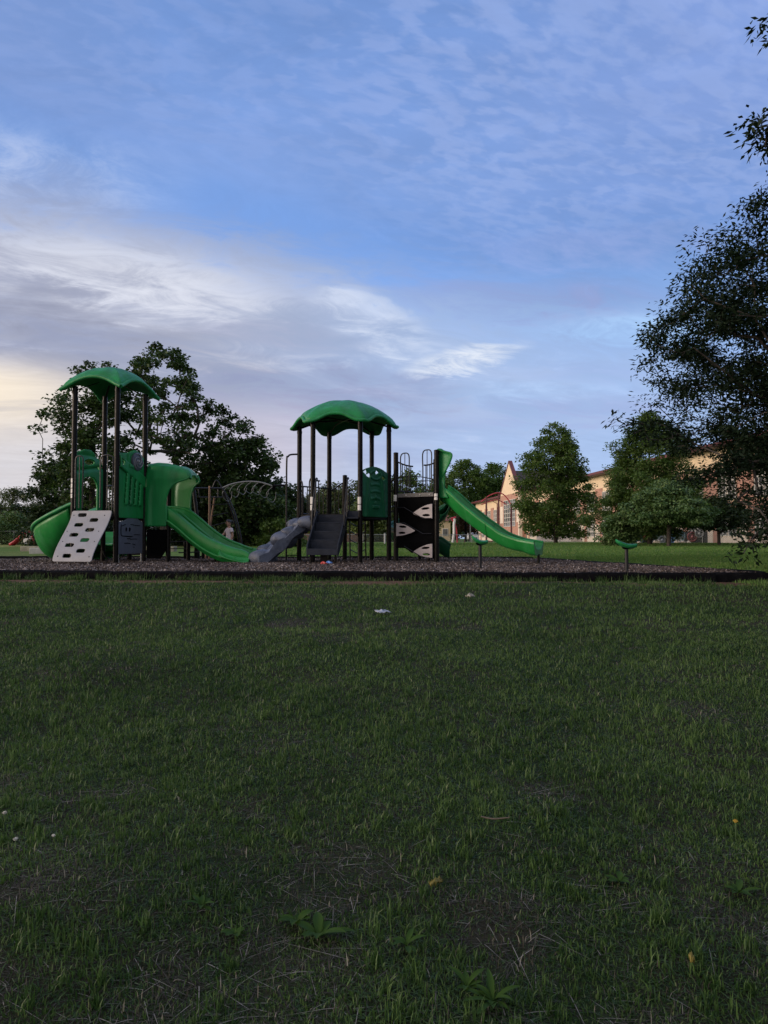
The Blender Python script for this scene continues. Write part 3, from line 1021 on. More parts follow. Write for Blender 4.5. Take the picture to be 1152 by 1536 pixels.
def build_left_tower():
    T = thing('play_tower', L(0.61, 0.61, MZ), 'tall play tower with square domed green roof, pale wavy climbing board and double green slide', 'play structure')
    top = {'A': 4.44, 'C': 4.42, 'B': 4.42, 'D': 4.42}
    for k, (p, q) in {'A': (0, 0), 'C': (SD, 0), 'B': (0, SD), 'D': (SD, SD)}.items():
        mb = MB(); post(mb, L(p, q), MZ - 0.06, MZ + top[k])
        po = mb.build('post', BRONZE, T)
        for zz in (DZ - 0.06, MZ + 4.30):
            MB().tube([L(p, q, zz - 0.03), L(p, q, zz + 0.03)], PR + 0.007, 16).build('clamp', BRONZE, po)
        if k == 'A':
            sb = MB(); d = np.array([-0.75, -0.66, 0]); d /= np.linalg.norm(d)
            for i in range(4):
                z0 = Zat(747, 18.0) + i * 0.128
                ang = math.atan2(d[1], d[0])
                Q = np.array([[L(p, q, z0 + h) + (PR + 0.003) * np.array([math.cos(ang + t), math.sin(ang + t), 0]) for h in (0, 0.108)] for t in np.linspace(-0.75, 0.75, 7)])
                sb.grid(Q)
            sb.build('warning_label', LABELW, po)
    for (p, q, h) in ((SD, 2 * SD, 2.16), (0, 2 * SD, 2.16)):
        mb = MB(); post(mb, L(p, q), MZ - 0.06, MZ + h); mb.build('post', BRONZE, T)

    # ---- roof: square rotomoulded dome, dips at the posts, arches between them
    n = 45; hs = 0.61 + 0.19
    g = np.linspace(-1, 1, n)
    Uu, Vv = np.meshgrid(g, g, indexing='ij')
    z0 = Zat(553.5, 18.5)
    r2 = Uu ** 2 + Vv ** 2
    Z = z0 - 0.31 * r2 * (0.86 + 0.07 * r2)
    mx = np.maximum(np.abs(Uu), np.abs(Vv))
    Z -= 0.08 * np.clip((mx - 0.86) / 0.14, 0, 1) ** 2                          # rolled lip
    dia = np.abs(np.abs(Uu) - np.abs(Vv))
    Z += 0.030 * np.exp(-(dia / 0.10) ** 2) * np.clip((mx - 0.15) / 0.3, 0, 1)     # ribs over the posts
    lobes = np.abs(np.sin(np.arctan2(Vv, Uu) * 4)) ** 3 * np.clip(mx - 0.25, 0, 1) * np.clip(1.0 - mx, 0, 1) * 0.16
    Z += lobes
    bulge = 1 + 0.07 * (np.clip(dia * -1 + 1, 0, 1) ** 3) * mx                     # corners reach out
    P = L(0.61, 0.61)[None, None] + (Uu * hs * bulge)[..., None] * EX + (Vv * hs * bulge)[..., None] * EY + Z[..., None] * UP
    mb = MB(); mb.grid(P)
    roof = mb.build('roof', GREEN, T, solid=0.045, off=-1, flip=False)
    lip = MB()
    for e in (P[0, :], P[-1, :], P[:, 0], P[:, -1]):
        lip.tube(e, 0.048, 10)
    lip.build('roof_lip', GREEN, roof)
    kb = MB(); kb.ball(L(0.61, 0.61, z0 + 0.005), 0.13, 14, 8, (1, 1, 0.22)); kb.build('roof_knob', GREEN, roof)
    # sheet-metal bracket under each corner
    for (p, q) in ((0, 0), (SD, 0), (0, SD), (SD, SD)):
        MB().beam(L(p, q, MZ + 4.36), L(0.61 + (p - 0.61) * 0.35, 0.61 + (q - 0.61) * 0.35, MZ + 4.62), 0.05, 0.02).build('roof_bracket', BRONZE, T)

    # ---- decks
    deck(T, [L(0.02, 0.02), L(SD - 0.02, 0.02), L(SD - 0.02, SD - 0.02), L(0.02, SD - 0.02)], DZ)
    deck(T, [L(0.02, SD + 0.02), L(SD - 0.02, SD + 0.02), L(SD - 0.02, 2 * SD - 0.02), L(0.02, 2 * SD - 0.02)], DZ)

    # ---- pale wavy climbing board on the front face
    top_z = Zat(766.3, 17.9); bot_z = Zat(842.5, 17.0)
    nu, nv = 96, 156
    us = np.linspace(0, 1, nu + 1); vs = np.linspace(0, 1, nv + 1)
    U, V = np.meshgrid(us, vs, indexing='ij')
    s = V * V * (3 - 2 * V)
    s = 0.25 * V + 0.75 * s
    out = 0.86 * s
    zz = top_z + (bot_z - top_z) * V
    p0 = 0.04 + 0.13 * s; wdt = 1.12 - 0.06 * V
    P = OA + (p0 + U * wdt)[..., None] * EX - (0.08 + out)[..., None] * EY + zz[..., None] * UP
    uc = (us[:-1] + us[1:]) / 2; vc = (vs[:-1] + vs[1:]) / 2
    UC, VC = np.meshgrid(uc, vc, indexing='ij')
    keep = np.ones_like(UC, bool)
    holes = [(.28, 773), (.615, 781), (.275, 788.3), (.62, 796), (.285, 803.6), (.63, 811.3), (.305, 818.8), (.655, 827), (.345, 834.2)]
    for (u, py) in holes:
        keep &= ~rrect(UC, VC, u, (py - 766.3) / 76.2, 0.218, 0.077, 4)
    # rounded corners
    for (cu, cv) in ((0, 0), (1, 0), (0, 1), (1, 1)):
        du = np.abs(UC - cu) * 0.95; dv = np.abs(VC - cv) * 1.35
        keep &= ~((du < 0.05) & (dv < 0.05) & (np.hypot(du - 0.05, dv - 0.05) > 0.05))
    mb = MB(); mb.grid(P, keep)
    cl = mb.build('climbing_board', PANEL, T, solid=0.02)
    bm = MB()
    for (u, v) in ((.07, .09), (.85, .10), (.07, .42), (.87, .42), (.09, .62), (.90, .62), (.12, .90), (.92, .91)):
        i, j = int(u * nu), int(v * nv)
        bm.ball(P[i, j] - EY * 0.012, 0.014, 8, 5)
    bm.build('bolt', RAIL, cl)
    fb = MB()
    for u in (0.12, 0.90):
        i = int(u * nu)
        fb.tube([P[i, -3] + EY * 0.03, P[i, -3] + EY * 0.03 + (0, 0, bot_z * 0 - (P[i, -3][2] - MZ) - 0.05)], 0.02, 8)
    fb.tube([P[10, -5] + EY * 0.05, P[86, -5] + EY * 0.05], 0.016, 8)
    fb.build('footing', PALERAIL, cl)

    # ---- pipe handholds either side of the board
    zt = Zat(683.5, 17.9); zb = Zat(762, 17.9)
    def hand(p0, p1, pm):
        q = -0.05
        pts = [L(p0, q, zb)] + [L(p0, q, zt - 0.12), L(p0 + 0.2 * (p1 - p0), q, zt - 0.02), L((p0 + p1) / 2, q, zt), L(p1 - 0.2 * (p1 - p0), q, zt - 0.02), L(p1, q, zt - 0.12), L(p1, q, zb)]
        mb = MB(); mb.tube(smooth_path(pts[:1] + [L(p0, q, (zb + zt) / 2)] + pts[1:-1] + [L(p1, q, (zb + zt) / 2)] + pts[-1:], 50), 0.017, 8)
        mb.tube([L(pm, q, zt - 0.01), L(pm, q, zb)], 0.012, 6)
        return mb.build('handhold', RAIL, T)
    hand(0.085, 0.30, 0.20); hand(0.80, SD - 0.07, 1.0)

    # ---- arched entry panel to the spiral slide, left face (A-B)
    ph = 1.74; pw = SD - 0.15
    def m_arch(U, Z):
        topc = 1.62 + 0.14 * np.exp(-((U - 0.45) / 0.26) ** 2) - 0.30 * np.clip((U - 0.72) / 0.4, 0, 1) ** 1.3
        k = Z < topc
        k &= ~(((np.abs((U - 0.535) / 0.33) ** 2.4 + np.clip((Z - 0.70) / 0.34, 0, None) ** 2.4) < 1) & (Z > 0.02))
        eye = (np.abs((U - 0.52 - 0.5 * (Z - 1.42)) / 0.21) ** 2 + np.abs((Z - 1.42) / 0.075) ** 2) < 1
        slot = (np.abs((U - 0.93) / 0.05) ** 2 + np.abs((Z - 1.30) / 0.06) ** 2) < 1
        return k & ~eye & ~slot
    def rel(U, Z):
        return 0.05 * np.exp(-((Z - (1.24 + 0.16 * (U - 0.5))) / 0.05) ** 2) + 0.035 * np.exp(-((Z - 1.58) / 0.08) ** 2) + 0.02 * np.exp(-((U - 0.1) / 0.05) ** 2)
    panel(L(0, 0.075, DZ - 0.06), EY, UP, pw, ph, m_arch, 78, 120, rel, -EX).build('arch_panel', GREEN, T, solid=0.05)

    # ---- telescope panel on the right face (C-D)
    def m_tel(U, Z):
        topc = 1.62 + 0.12 * np.exp(-((U - 0.66) / 0.26) ** 2) - 0.05 * np.clip((U - 0.9) / 0.2, 0, 1)
        k = Z < topc
        h1 = (np.abs((U - 0.10) / 0.07) ** 2 + np.abs((Z - 1.42 + 0.45 * (U - 0.1)) / 0.10) ** 2) < 1
        h2 = (np.abs((U - 0.97) / 0.06) ** 2 + np.abs((Z - 1.47) / 0.08) ** 2) < 1
        return k & ~h1 & ~h2
    def rel2(U, Z):
        r = np.zeros_like(U)
        for i in range(4):
            c0 = 0.28 + 0.2 * i
            q = np.abs(U - c0 - 0.09 * (Z - 0.4)) < 0.045
            r = np.where(q & (Z > 0.34) & (Z < 1.22 - 0.16 * i * 0.6), 0.05, r)
        band = np.abs(Z - (1.36 - 0.42 * (U - 0.1))) < 0.13
        r = np.where(band, 0.055, r)
        return r + 0.025 * ((np.abs(U - 0.66) < 0.3) & (Z > 1.28))
    panel(L(SD, 0.075, DZ - 0.10), EY, UP, pw, 1.80, m_tel, 88, 130, rel2, EX).build('relief_panel', GREEN, T, solid=0.05)
    wc = L(SD + 0.10, 0.075 + 0.68, DZ + 1.36)
    wm = MB()
    wm.tube([wc - EX * 0.05, wc + EX * 0.0, wc + EX * 0.015], [0.235, 0.235, 0.20], 26)
    wh = wm.build('spin_wheel', mat('wheel_grey', (0.055, 0.06, 0.075), 0.45, 0.2), T)
    sp = MB()
    for k in range(3):
        pts = []
        for t in np.linspace(0, 1, 26):
            a = k * 2.094 + t * 4.2; rr = 0.03 + 0.18 * t
            pts.append(wc + EX * 0.02 + EY * rr * math.cos(a) + UP * rr * math.sin(a))
        sp.tube(pts, 0.011, 6)
    sp.ball(wc + EX * 0.02, 0.03, 10, 6)
    sp.build('spiral_ridge', PALERAIL, wh)

    # ---- slate play board under the deck, right face
    def m_info(U, Z):
        return (Z < 0.80 + 0.17 * np.exp(-((U - 0.60) / 0.30) ** 2)) & (Z > 0.0)
    ib = panel(L(SD + 0.01, 0.08, MZ + 0.235), EY, UP, pw - 0.02, 1.0, m_info, 80, 80).build('play_board', INFO, T, solid=0.02)
    mk = MB()
    IP = lambda u, z: L(SD + 0.024, 0.08 + u, MZ + 0.235 + z)
    mk.tube([IP(.10, .74), IP(.09, .60), IP(.10, .49), IP(.14, .455), IP(.45, .44), IP(.58, .445)], 0.012, 6)
    for cu in (.31, .46):
        mk.tube([IP(cu, .565), IP(cu + .002, .60), IP(cu + .004, .64), IP(cu + .005, .67)], [0.010, 0.026, 0.026, 0.010], 8)
    for (a, b, h, h2) in ((.50, .66, .745, .73), (.70, .92, .725, .72), (.66, .92, .485, .482), (.50, .80, .37, .375), (.25, .50, .27, .265), (.60, .72, .25, .22), (.64, .68, .17, .16), (.14, .30, .70, .745), (.36, .5, .385, .38)):
        mk.tube([IP(a, h), IP((a + b) / 2, (h + h2) / 2 + .006), IP(b, h2)], 0.008, 6)
    mk.build('drawn_marks', BLACK, ib)
    fl = MB()
    for q in (0.12, SD - 0.12):
        fl.tube([L(SD, q, MZ - 0.05), L(SD, q, MZ + 0.24)], 0.018, 8)
        fl.tube([L(SD, q, MZ - 0.01), L(SD, q, MZ + 0.05)], 0.035, 8)
    fl.build('board_leg', PALERAIL, ib)
    # ---- black board standing in for the shaded wall under the slide entry, with its support post
    MB().poly([L(SD + 0.09, SD, MZ + 0.10), L(SD + 0.50, SD, MZ + 0.10), L(SD + 0.66, SD, MZ + 0.32), L(SD + 0.66, SD, MZ + 0.86), L(SD + 0.09, SD, MZ + 0.86)], 0.02, EY).build('shade_board', BLACK, T)
    mb = MB(); post(mb, L(SD + 0.66, SD + 0.08), MZ - 0.05, MZ + 0.98, 0.055); mb.build('slide_support', BRONZE, T)
    mb = MB(); post(mb, L(SD + 0.66, 2 * SD - 0.08), MZ - 0.05, MZ + 0.98, 0.055); mb.build('slide_support', BRONZE, T)

    # ---- double slide with hood, off the right face of the rear deck
    s_k = [0.0, 0.35, 0.65, 1.0, 1.37, 1.74, 2.1, 2.45, 2.75, 3.0]
    z_k = [DZ + .01, DZ, DZ - .05, DZ - .30, DZ - .60, DZ - .84, DZ - 1.00, DZ - 1.08, DZ - 1.09, DZ - 1.07]
    ss = np.linspace(0, 3.0, 46)
    bed = np.array([np.interp(q, s_k, z_k) for q in ss])
    for _ in range(5):
        bed[1:-1] = 0.25 * bed[:-2] + 0.5 * bed[1:-1] + 0.25 * bed[2:]
    ws = np.array([-0.015, 0.0, 0.02, 0.055, 0.09, 0.115, 0.15, 0.25, 0.35, 0.44, 0.465, 0.5, 0.535, 0.56, 0.65, 0.75, 0.85, 0.885, 0.91, 0.945, 0.98, 1.0, 1.015])
    P = np.zeros((len(ss), len(ws), 3))
    for i, q in enumerate(ss):
        fl = np.clip((q - 2.2) / 0.6, 0, 1); en = np.clip((q - 2.72) / 0.28, 0, 1)
        side = 0.27 * (1 - 0.35 * fl) * (1 - 0.9 * en ** 2); mid_h = 0.17 * (1 - np.clip((q - 1.9) / 0.4, 0, 1)); skirt = 0.17 * (1 - 0.3 * fl)
        for j, w in enumerate(ws):
            e = min(abs(w), abs(1 - w)) if 0 <= w <= 1 else -0.01
            if e < 0: h = -skirt
            elif e < 0.01: h = side - 0.05
            elif e < 0.03: h = side
            elif e < 0.06: h = side + 0.01
            elif e < 0.10: h = side - 0.03
            elif e < 0.12: h = side * 0.35
            else:
                h = mid_h * math.exp(-((w - 0.5) / 0.045) ** 2) + 0.03 * (1 - math.exp(-((w - 0.5) / 0.3) ** 2)) * 0
            wd = SD * (1 - 0.05 * fl)
            ww = SD + 0.03 + w * (wd - 0.06) + 0.03 * fl
            P[i, j] = L(SD + q, ww, bed[i] + h)
    # rounded, turned-down exit lip
    mb = MB(); mb.grid(P)
    sl = mb.build('double_slide', GREEN2, T, solid=0.03, off=-1)
    ub = MB()
    ub.grid(np.array([[L(SD + q, SD + 0.03, bed[i] - (0.17 if q < 2.3 else 0.12)), L(SD + q, SD + 0.3, bed[i] - (0.13 if q < 2.6 else 0.09)), L(SD + q, 2 * SD - 0.3, bed[i] - (0.13 if q < 2.6 else 0.09)), L(SD + q, 2 * SD - 0.06, bed[i] - (0.17 if q < 2.3 else 0.12))] for i, q in enumerate(ss)]))
    ub.build('slide_underside', GREEN2, sl, solid=0.02)
    eb = MB()
    eb.tube([P[-1, j] + (0, 0, -0.02) for j in range(1, len(ws) - 1)], 0.045, 8)
    eb.build('exit_lip', GREEN2, sl)
    MB().tube(P[22, 1:-1] + (0, 0, 0.004), 0.010, 6).build('mould_seam', GREEN2, sl)
    for js in ((3, 4), (len(ws) - 4, len(ws) - 5)):
        MB().tube(0.5 * (P[:40, js[0]] + P[:40, js[1]]) + (0, 0, -0.012), 0.036, 10).build('side_ridge', GREEN2, sl)
    MB().tube(P[:34, 11] + (0, 0, -0.012), 0.032, 10).build('centre_ridge', GREEN2, sl)
    MB().tube(P[2:40, 0] + (0, 0, 0.10) - 0.01 * EY, 0.030, 10).build('outer_bead', GREEN2, sl)
    # moulded scoop at the near side of the exit
    sc = MB()
    nu2, nv2 = 22, 16
    Q = np.zeros((nu2, nv2, 3))
    for i in range(nu2):
        for j in range(nv2):
            u, v = i / (nu2 - 1), j / (nv2 - 1)
            q = 2.16 + 0.84 * u; w = -0.13 + 0.18 * v
            rim = np.sin(np.pi * u) ** 0.5
            h = -0.10 + 0.20 * (1 - u ** 2 * 0.75) - 0.11 * np.sin(np.pi * v) ** 1 * rim - 0.14 * (1 - v) ** 3
            Q[i, j] = L(SD + q, SD + 0.03 + w * SD * (0.5 + 0.5 * rim), np.interp(q, ss, bed) + h)
    sc.grid(Q); sc.build('exit_scoop', GREEN2, sl, solid=0.03)
    ft = MB()
    for q in (1.9, 2.55):
        for w in (0.25, 0.75):
            ft.tube([L(SD + q, SD + w * SD, MZ - 0.05), L(SD + q, SD + w * SD, np.interp(q, ss, bed) - 0.1)], 0.03, 8)
    ft.build('slide_leg', BRONZE, sl)

    # hood
    def prof(v):
        """edge of the hood wing: (s, z above deck) from bottom front, up and round under the visor"""
        return v
    outl = [(0.05, -0.30), (0.66, -0.30), (0.66, 0.12), (0.63, 0.28), (0.66, 0.50), (0.76, 0.68), (0.95, 0.82), (1.22, 0.90), (1.44, 0.94),
            (1.47, 1.00), (1.40, 1.10), (1.10, 1.20), (0.80, 1.27), (0.60, 1.31), (0.30, 1.33), (0.05, 1.28)]
    O = np.array(outl)
    wings = []
    for k, (q, tw) in enumerate(((SD + 0.0, 1), (2 * SD - 0.0, -1))):
        # wing as a gridded, slightly dished sheet between back edge and front edge
        zt = np.linspace(-0.30, 1.30, 40)
        fr = np.interp(zt, [-0.30, 0.12, 0.28, 0.50, 0.68, 0.82, 0.90, 0.94, 1.0, 1.10, 1.20, 1.27, 1.31], [0.66, 0.66, 0.63, 0.66, 0.76, 0.95, 1.22, 1.44, 1.47, 1.40, 1.10, 0.80, 0.55])
        tpb = np.full(40, 0.05)
        Q = np.zeros((40, 24, 3))
        for i in range(40):
            fi = fr[i] if k == 0 else 0.66 + (fr[i] - 0.66) * 0.42
            fi = min(fi, 0.66 + (fi - 0.66) * 0.8) if fi > 0.66 else fi
            for j in range(24):
                t = j / 23.0
                s0 = tpb[i] + (fi - tpb[i]) * t
                dish = 0.05 * math.exp(-((t - 0.18) / 0.10) ** 2) * (1 - i / 55) + 0.06 * np.clip((zt[i] - 0.75) / 0.5, 0, 1) * math.sin(math.pi * t)
                Q[i, j] = L(SD + s0, q - tw * 0.02 + tw * (0.10 * np.clip((zt[i] - 0.9) / 0.4, 0, 1) ** 2) - tw * dish, DZ + zt[i])
        mb = MB(); mb.grid(Q)
        wings.append(mb.build('hood_wing', GREEN if k == 0 else GREEN2, T, solid=0.04))
        eb = MB(); eb.tube([Q[i, -1] for i in range(3, 33)], 0.028, 8); eb.build('wing_edge', GREEN, wings[-1])
    # visor / top
    nu3, nv3 = 30, 22
    Q = np.zeros((nu3, nv3, 3))
    for i in range(nu3):
        t = i / (nu3 - 1)
        s0 = 0.02 + 1.45 * t
        zc = np.interp(s0, [0.0, 0.30, 0.60, 0.80, 1.10, 1.40, 1.48], [1.30, 1.34, 1.32, 1.28, 1.21, 1.11, 1.0])
        for j in range(nv3):
            v = j / (nv3 - 1); c = 2 * v - 1
            saddle = 0.10 * math.cos(c * math.pi / 2) - 0.14 * math.exp(-((s0 - 0.62) / 0.25) ** 2) * math.exp(-(c / 0.5) ** 2) + 0.05 * math.exp(-((abs(c) - 0.82) / 0.16) ** 2)
            s1 = s0 if s0 < 0.6 else 0.6 + (s0 - 0.6) * (0.8 - 0.46 * v)
            Q[i, j] = L(SD + s1, SD + 0.06 + v * (SD - 0.12), DZ + zc - 0.03 + saddle - 0.06 * abs(c) ** 6)
    mb = MB(); mb.grid(Q)
    hd = mb.build('hood_top', GREEN, T, solid=0.05)
    eb = MB(); eb.tube([Q[-1, j] for j in range(nv3)], 0.035, 8); eb.build('visor_edge', GREEN, hd)

    # ---- spiral slide off the left face
    st = L(0.0, 0.61)
    path = []; head = []
    for t in np.linspace(0, 1, 10):
        path.append(st - EX * (0.0 + 0.62 * t)); head.append(-EX)
    Rr = 1.0; cen = path[-1] + EY * Rr
    N = 64
    for t in np.linspace(0, 1, N)[1:]:
        a = t * R(232)
        path.append(cen - EY * Rr * math.cos(a) - EX * Rr * math.sin(a)); head.append(-EX * math.cos(a) + EY * math.sin(a))
    path = np.array(path); head = np.array(head); M = len(path)
    d = np.concatenate([[0], np.cumsum(np.linalg.norm(np.diff(path, axis=0), axis=1))]); d /= d[-1]
    zz = np.interp(d, [0, 0.05, 0.11, 0.21, 0.32, 0.5, 1.0], [DZ - .02, DZ - .06, DZ - .20, DZ - .56, DZ - .86, DZ - .97, MZ + .25])
    for _ in range(6):
        zz[1:-1] = .25 * zz[:-2] + .5 * zz[1:-1] + .25 * zz[2:]
    lat = np.cross(head, UP)                        # right of travel = inner side
    sec = []
    for i in range(M):
        bank = np.clip((d[i] - 0.08) / 0.2, 0, 1) * np.clip((1.02 - d[i]) / 0.2, 0, 1)
        ho = 0.34 + 0.18 * bank; hi = 0.22
        s = [(-0.475, ho - 0.03)]
        for q in np.linspace(0, 1, 14):
            u = -0.45 + 0.86 * q
            base = (abs(u + 0.02) / 0.43) ** 2.6
            s.append((u, base * (ho if u < 0 else hi) + (0.06 * bank * -u)))
        s.append((0.44, hi - 0.02))
        sec.append(s)
    P = path[:, None, :] * np.array([1, 1, 0]) + 0.0
    P = np.zeros((M, len(sec[0]), 3))
    for i in range(M):
        s = np.array(sec[i])
        P[i] = path[i] * (1, 1, 0) + zz[i] * UP + s[:, :1] * lat[i] + s[:, 1:] * UP
    mb = MB(); mb.grid(P)
    sp = mb.build('spiral_slide', GREEN2, T, solid=0.03)
    rm = MB()
    rm.tube(P[:, 0], 0.05, 10); rm.tube(P[:, -1], 0.045, 10)
    rm.build('slide_rim', GREEN, sp)
    # deep moulded outer skirt under the curve
    Q = np.zeros((M, 9, 3))
    for i in range(M):
        bank = np.clip(d[i] / 0.15, 0, 1) * np.clip((0.97 - d[i]) / 0.25, 0, 1)
        for j in range(9):
            q = j / 8.0
            u = -0.45 + 0.12 * q + 0.55 * q * q
            Q[i, j] = path[i] * (1, 1, 0) + lat[i] * u + UP * (zz[i] + sec[i][1][1] - 0.05 - min(0.46 + 0.34 * bank, zz[i] + sec[i][1][1] - MZ - 0.10) * math.sin(q * math.pi / 2) ** 1.0)
    mb = MB(); mb.grid(Q[4:-8]); mb.build('outer_skirt', GREEN2, sp, solid=0.02)
    sup = MB(); sup.tube([cen * (1, 1, 0) + (0, 0, MZ - 0.05), cen * (1, 1, 0) + (0, 0, MZ + 0.75)], 0.05, 12)
    sup.tube([cen * (1, 1, 0) + (0, 0, MZ + 0.6), path[36] * (1, 1, 0) + (0, 0, zz[36] - 0.08)], 0.03, 8)
    sup.build('slide_support', BRONZE, T)

    # ---- rails of the rear deck
    def barrier(a, b, zlo, zhi, n, wave=0.05):
        a = np.array(a, float); b = np.array(b, float)
        mb = MB()
        ts = np.linspace(0, 1, 16)
        topz = [zhi + wave * math.sin(t * math.pi) for t in ts]
        mb.tube([(1 - t) * a * (1, 1, 0) + t * b * (1, 1, 0) + (0, 0, z) for t, z in zip(ts, topz)], 0.017, 8)
        mb.tube([a * (1, 1, 0) + (0, 0, zlo), b * (1, 1, 0) + (0, 0, zlo)], 0.017, 8)
        for k in range(n):
            t = (k + 0.5) / n
            p = (1 - t) * a * (1, 1, 0) + t * b * (1, 1, 0)
            mb.tube([p + (0, 0, zlo), p + (0, 0, zhi + wave * math.sin(t * math.pi))], 0.011, 6, caps=False)
        return mb
    barrier(L(0.06, 2 * SD), L(SD - 0.06, 2 * SD), DZ + 0.06, DZ + 0.78, 9).build('barrier', RAIL, T)
    barrier(L(0, SD + 0.06), L(0, 2 * SD - 0.06), DZ + 0.06, DZ + 0.78, 9).build('barrier', RAIL, T)
    # small loop standing on the rear post
    c0 = L(SD, 2 * SD, MZ + 2.1)
    MB().tube(smooth_path([c0 + (-0.09, 0, 0), c0 + (-0.09, 0, 0.08), c0 + (0, 0, 0.17), c0 + (0.09, 0, 0.08), c0 + (0.09, 0, 0)], 20), 0.016, 8).build('top_loop', PALERAIL, T)
    # chin-bar hoop seen under the deck
    hc = L(0.55, 0.9)
    MB().tube([hc + 0.32 * (math.cos(t) * EX) + UP * (MZ + 0.30 + 0.22 * math.sin(t)) for t in np.linspace(math.pi, 2 * math.pi, 18)], 0.014, 8).build('hoop', BRONZE, T)


build_left_tower()

# ================================================================ RIGHT PLAY STRUCTURE
aH = R(7)
HX = np.array([math.cos(aH), -math.sin(aH), 0]); HY = np.array([math.sin(aH), math.cos(aH), 0])
HC = np.array([-1.08, 19.30, 0])
HR = 1.22


def H(p, q, z=0.0):
    return HC + p * HX + q * HY + np.array([0, 0, z])


HP = {'L': (-HR, 0), 'FL': (-HR / 2, -HR * .866), 'FR': (HR / 2, -HR * .866), 'R': (HR, 0), 'BR': (HR / 2, HR * .866), 'BL': (-HR / 2, HR * .866)}


def stickers(parent, p, zs, yaw, r=PR):
    sb = MB()
    for (z0, z1) in zs:
        Q = np.array([[np.array([p[0], p[1], 0]) + (0, 0, h) + (r + 0.003) * np.array([math.cos(yaw + t), math.sin(yaw + t), 0]) for h in (z0, z1)] for t in np.linspace(-0.8, 0.8, 7)])
        sb.grid(Q)
    return sb.build('warning_label', LABELW, parent)


def rail_panel(a, b, zlo, zhi, n, rise_a=0.0, rise_b=0.0, r=0.021):
    """baluster rail between two posts with a top bar that swoops up at either end"""
    a = np.array(a, float) * (1, 1, 0); b = np.array(b, float) * (1, 1, 0)
    mb = MB(); ts = np.linspace(0, 1, 16)
    f = lambda t: zhi + rise_a * (1 - t) ** 2 * (1 - 0) + rise_b * (3 * t * t - 2 * t ** 3)
    mb.tube([(1 - t) * a + t * b + (0, 0, f(t)) for t in ts], r, 8)
    mb.tube([a + (0, 0, zlo), b + (0, 0, zlo)], r, 8)
    for k in range(n):
        t = (k + 0.5) / n
        p = (1 - t) * a + t * b
        mb.tube([p + (0, 0, zlo), p + (0, 0, f(t))], 0.014, 6, caps=False)
    return mb


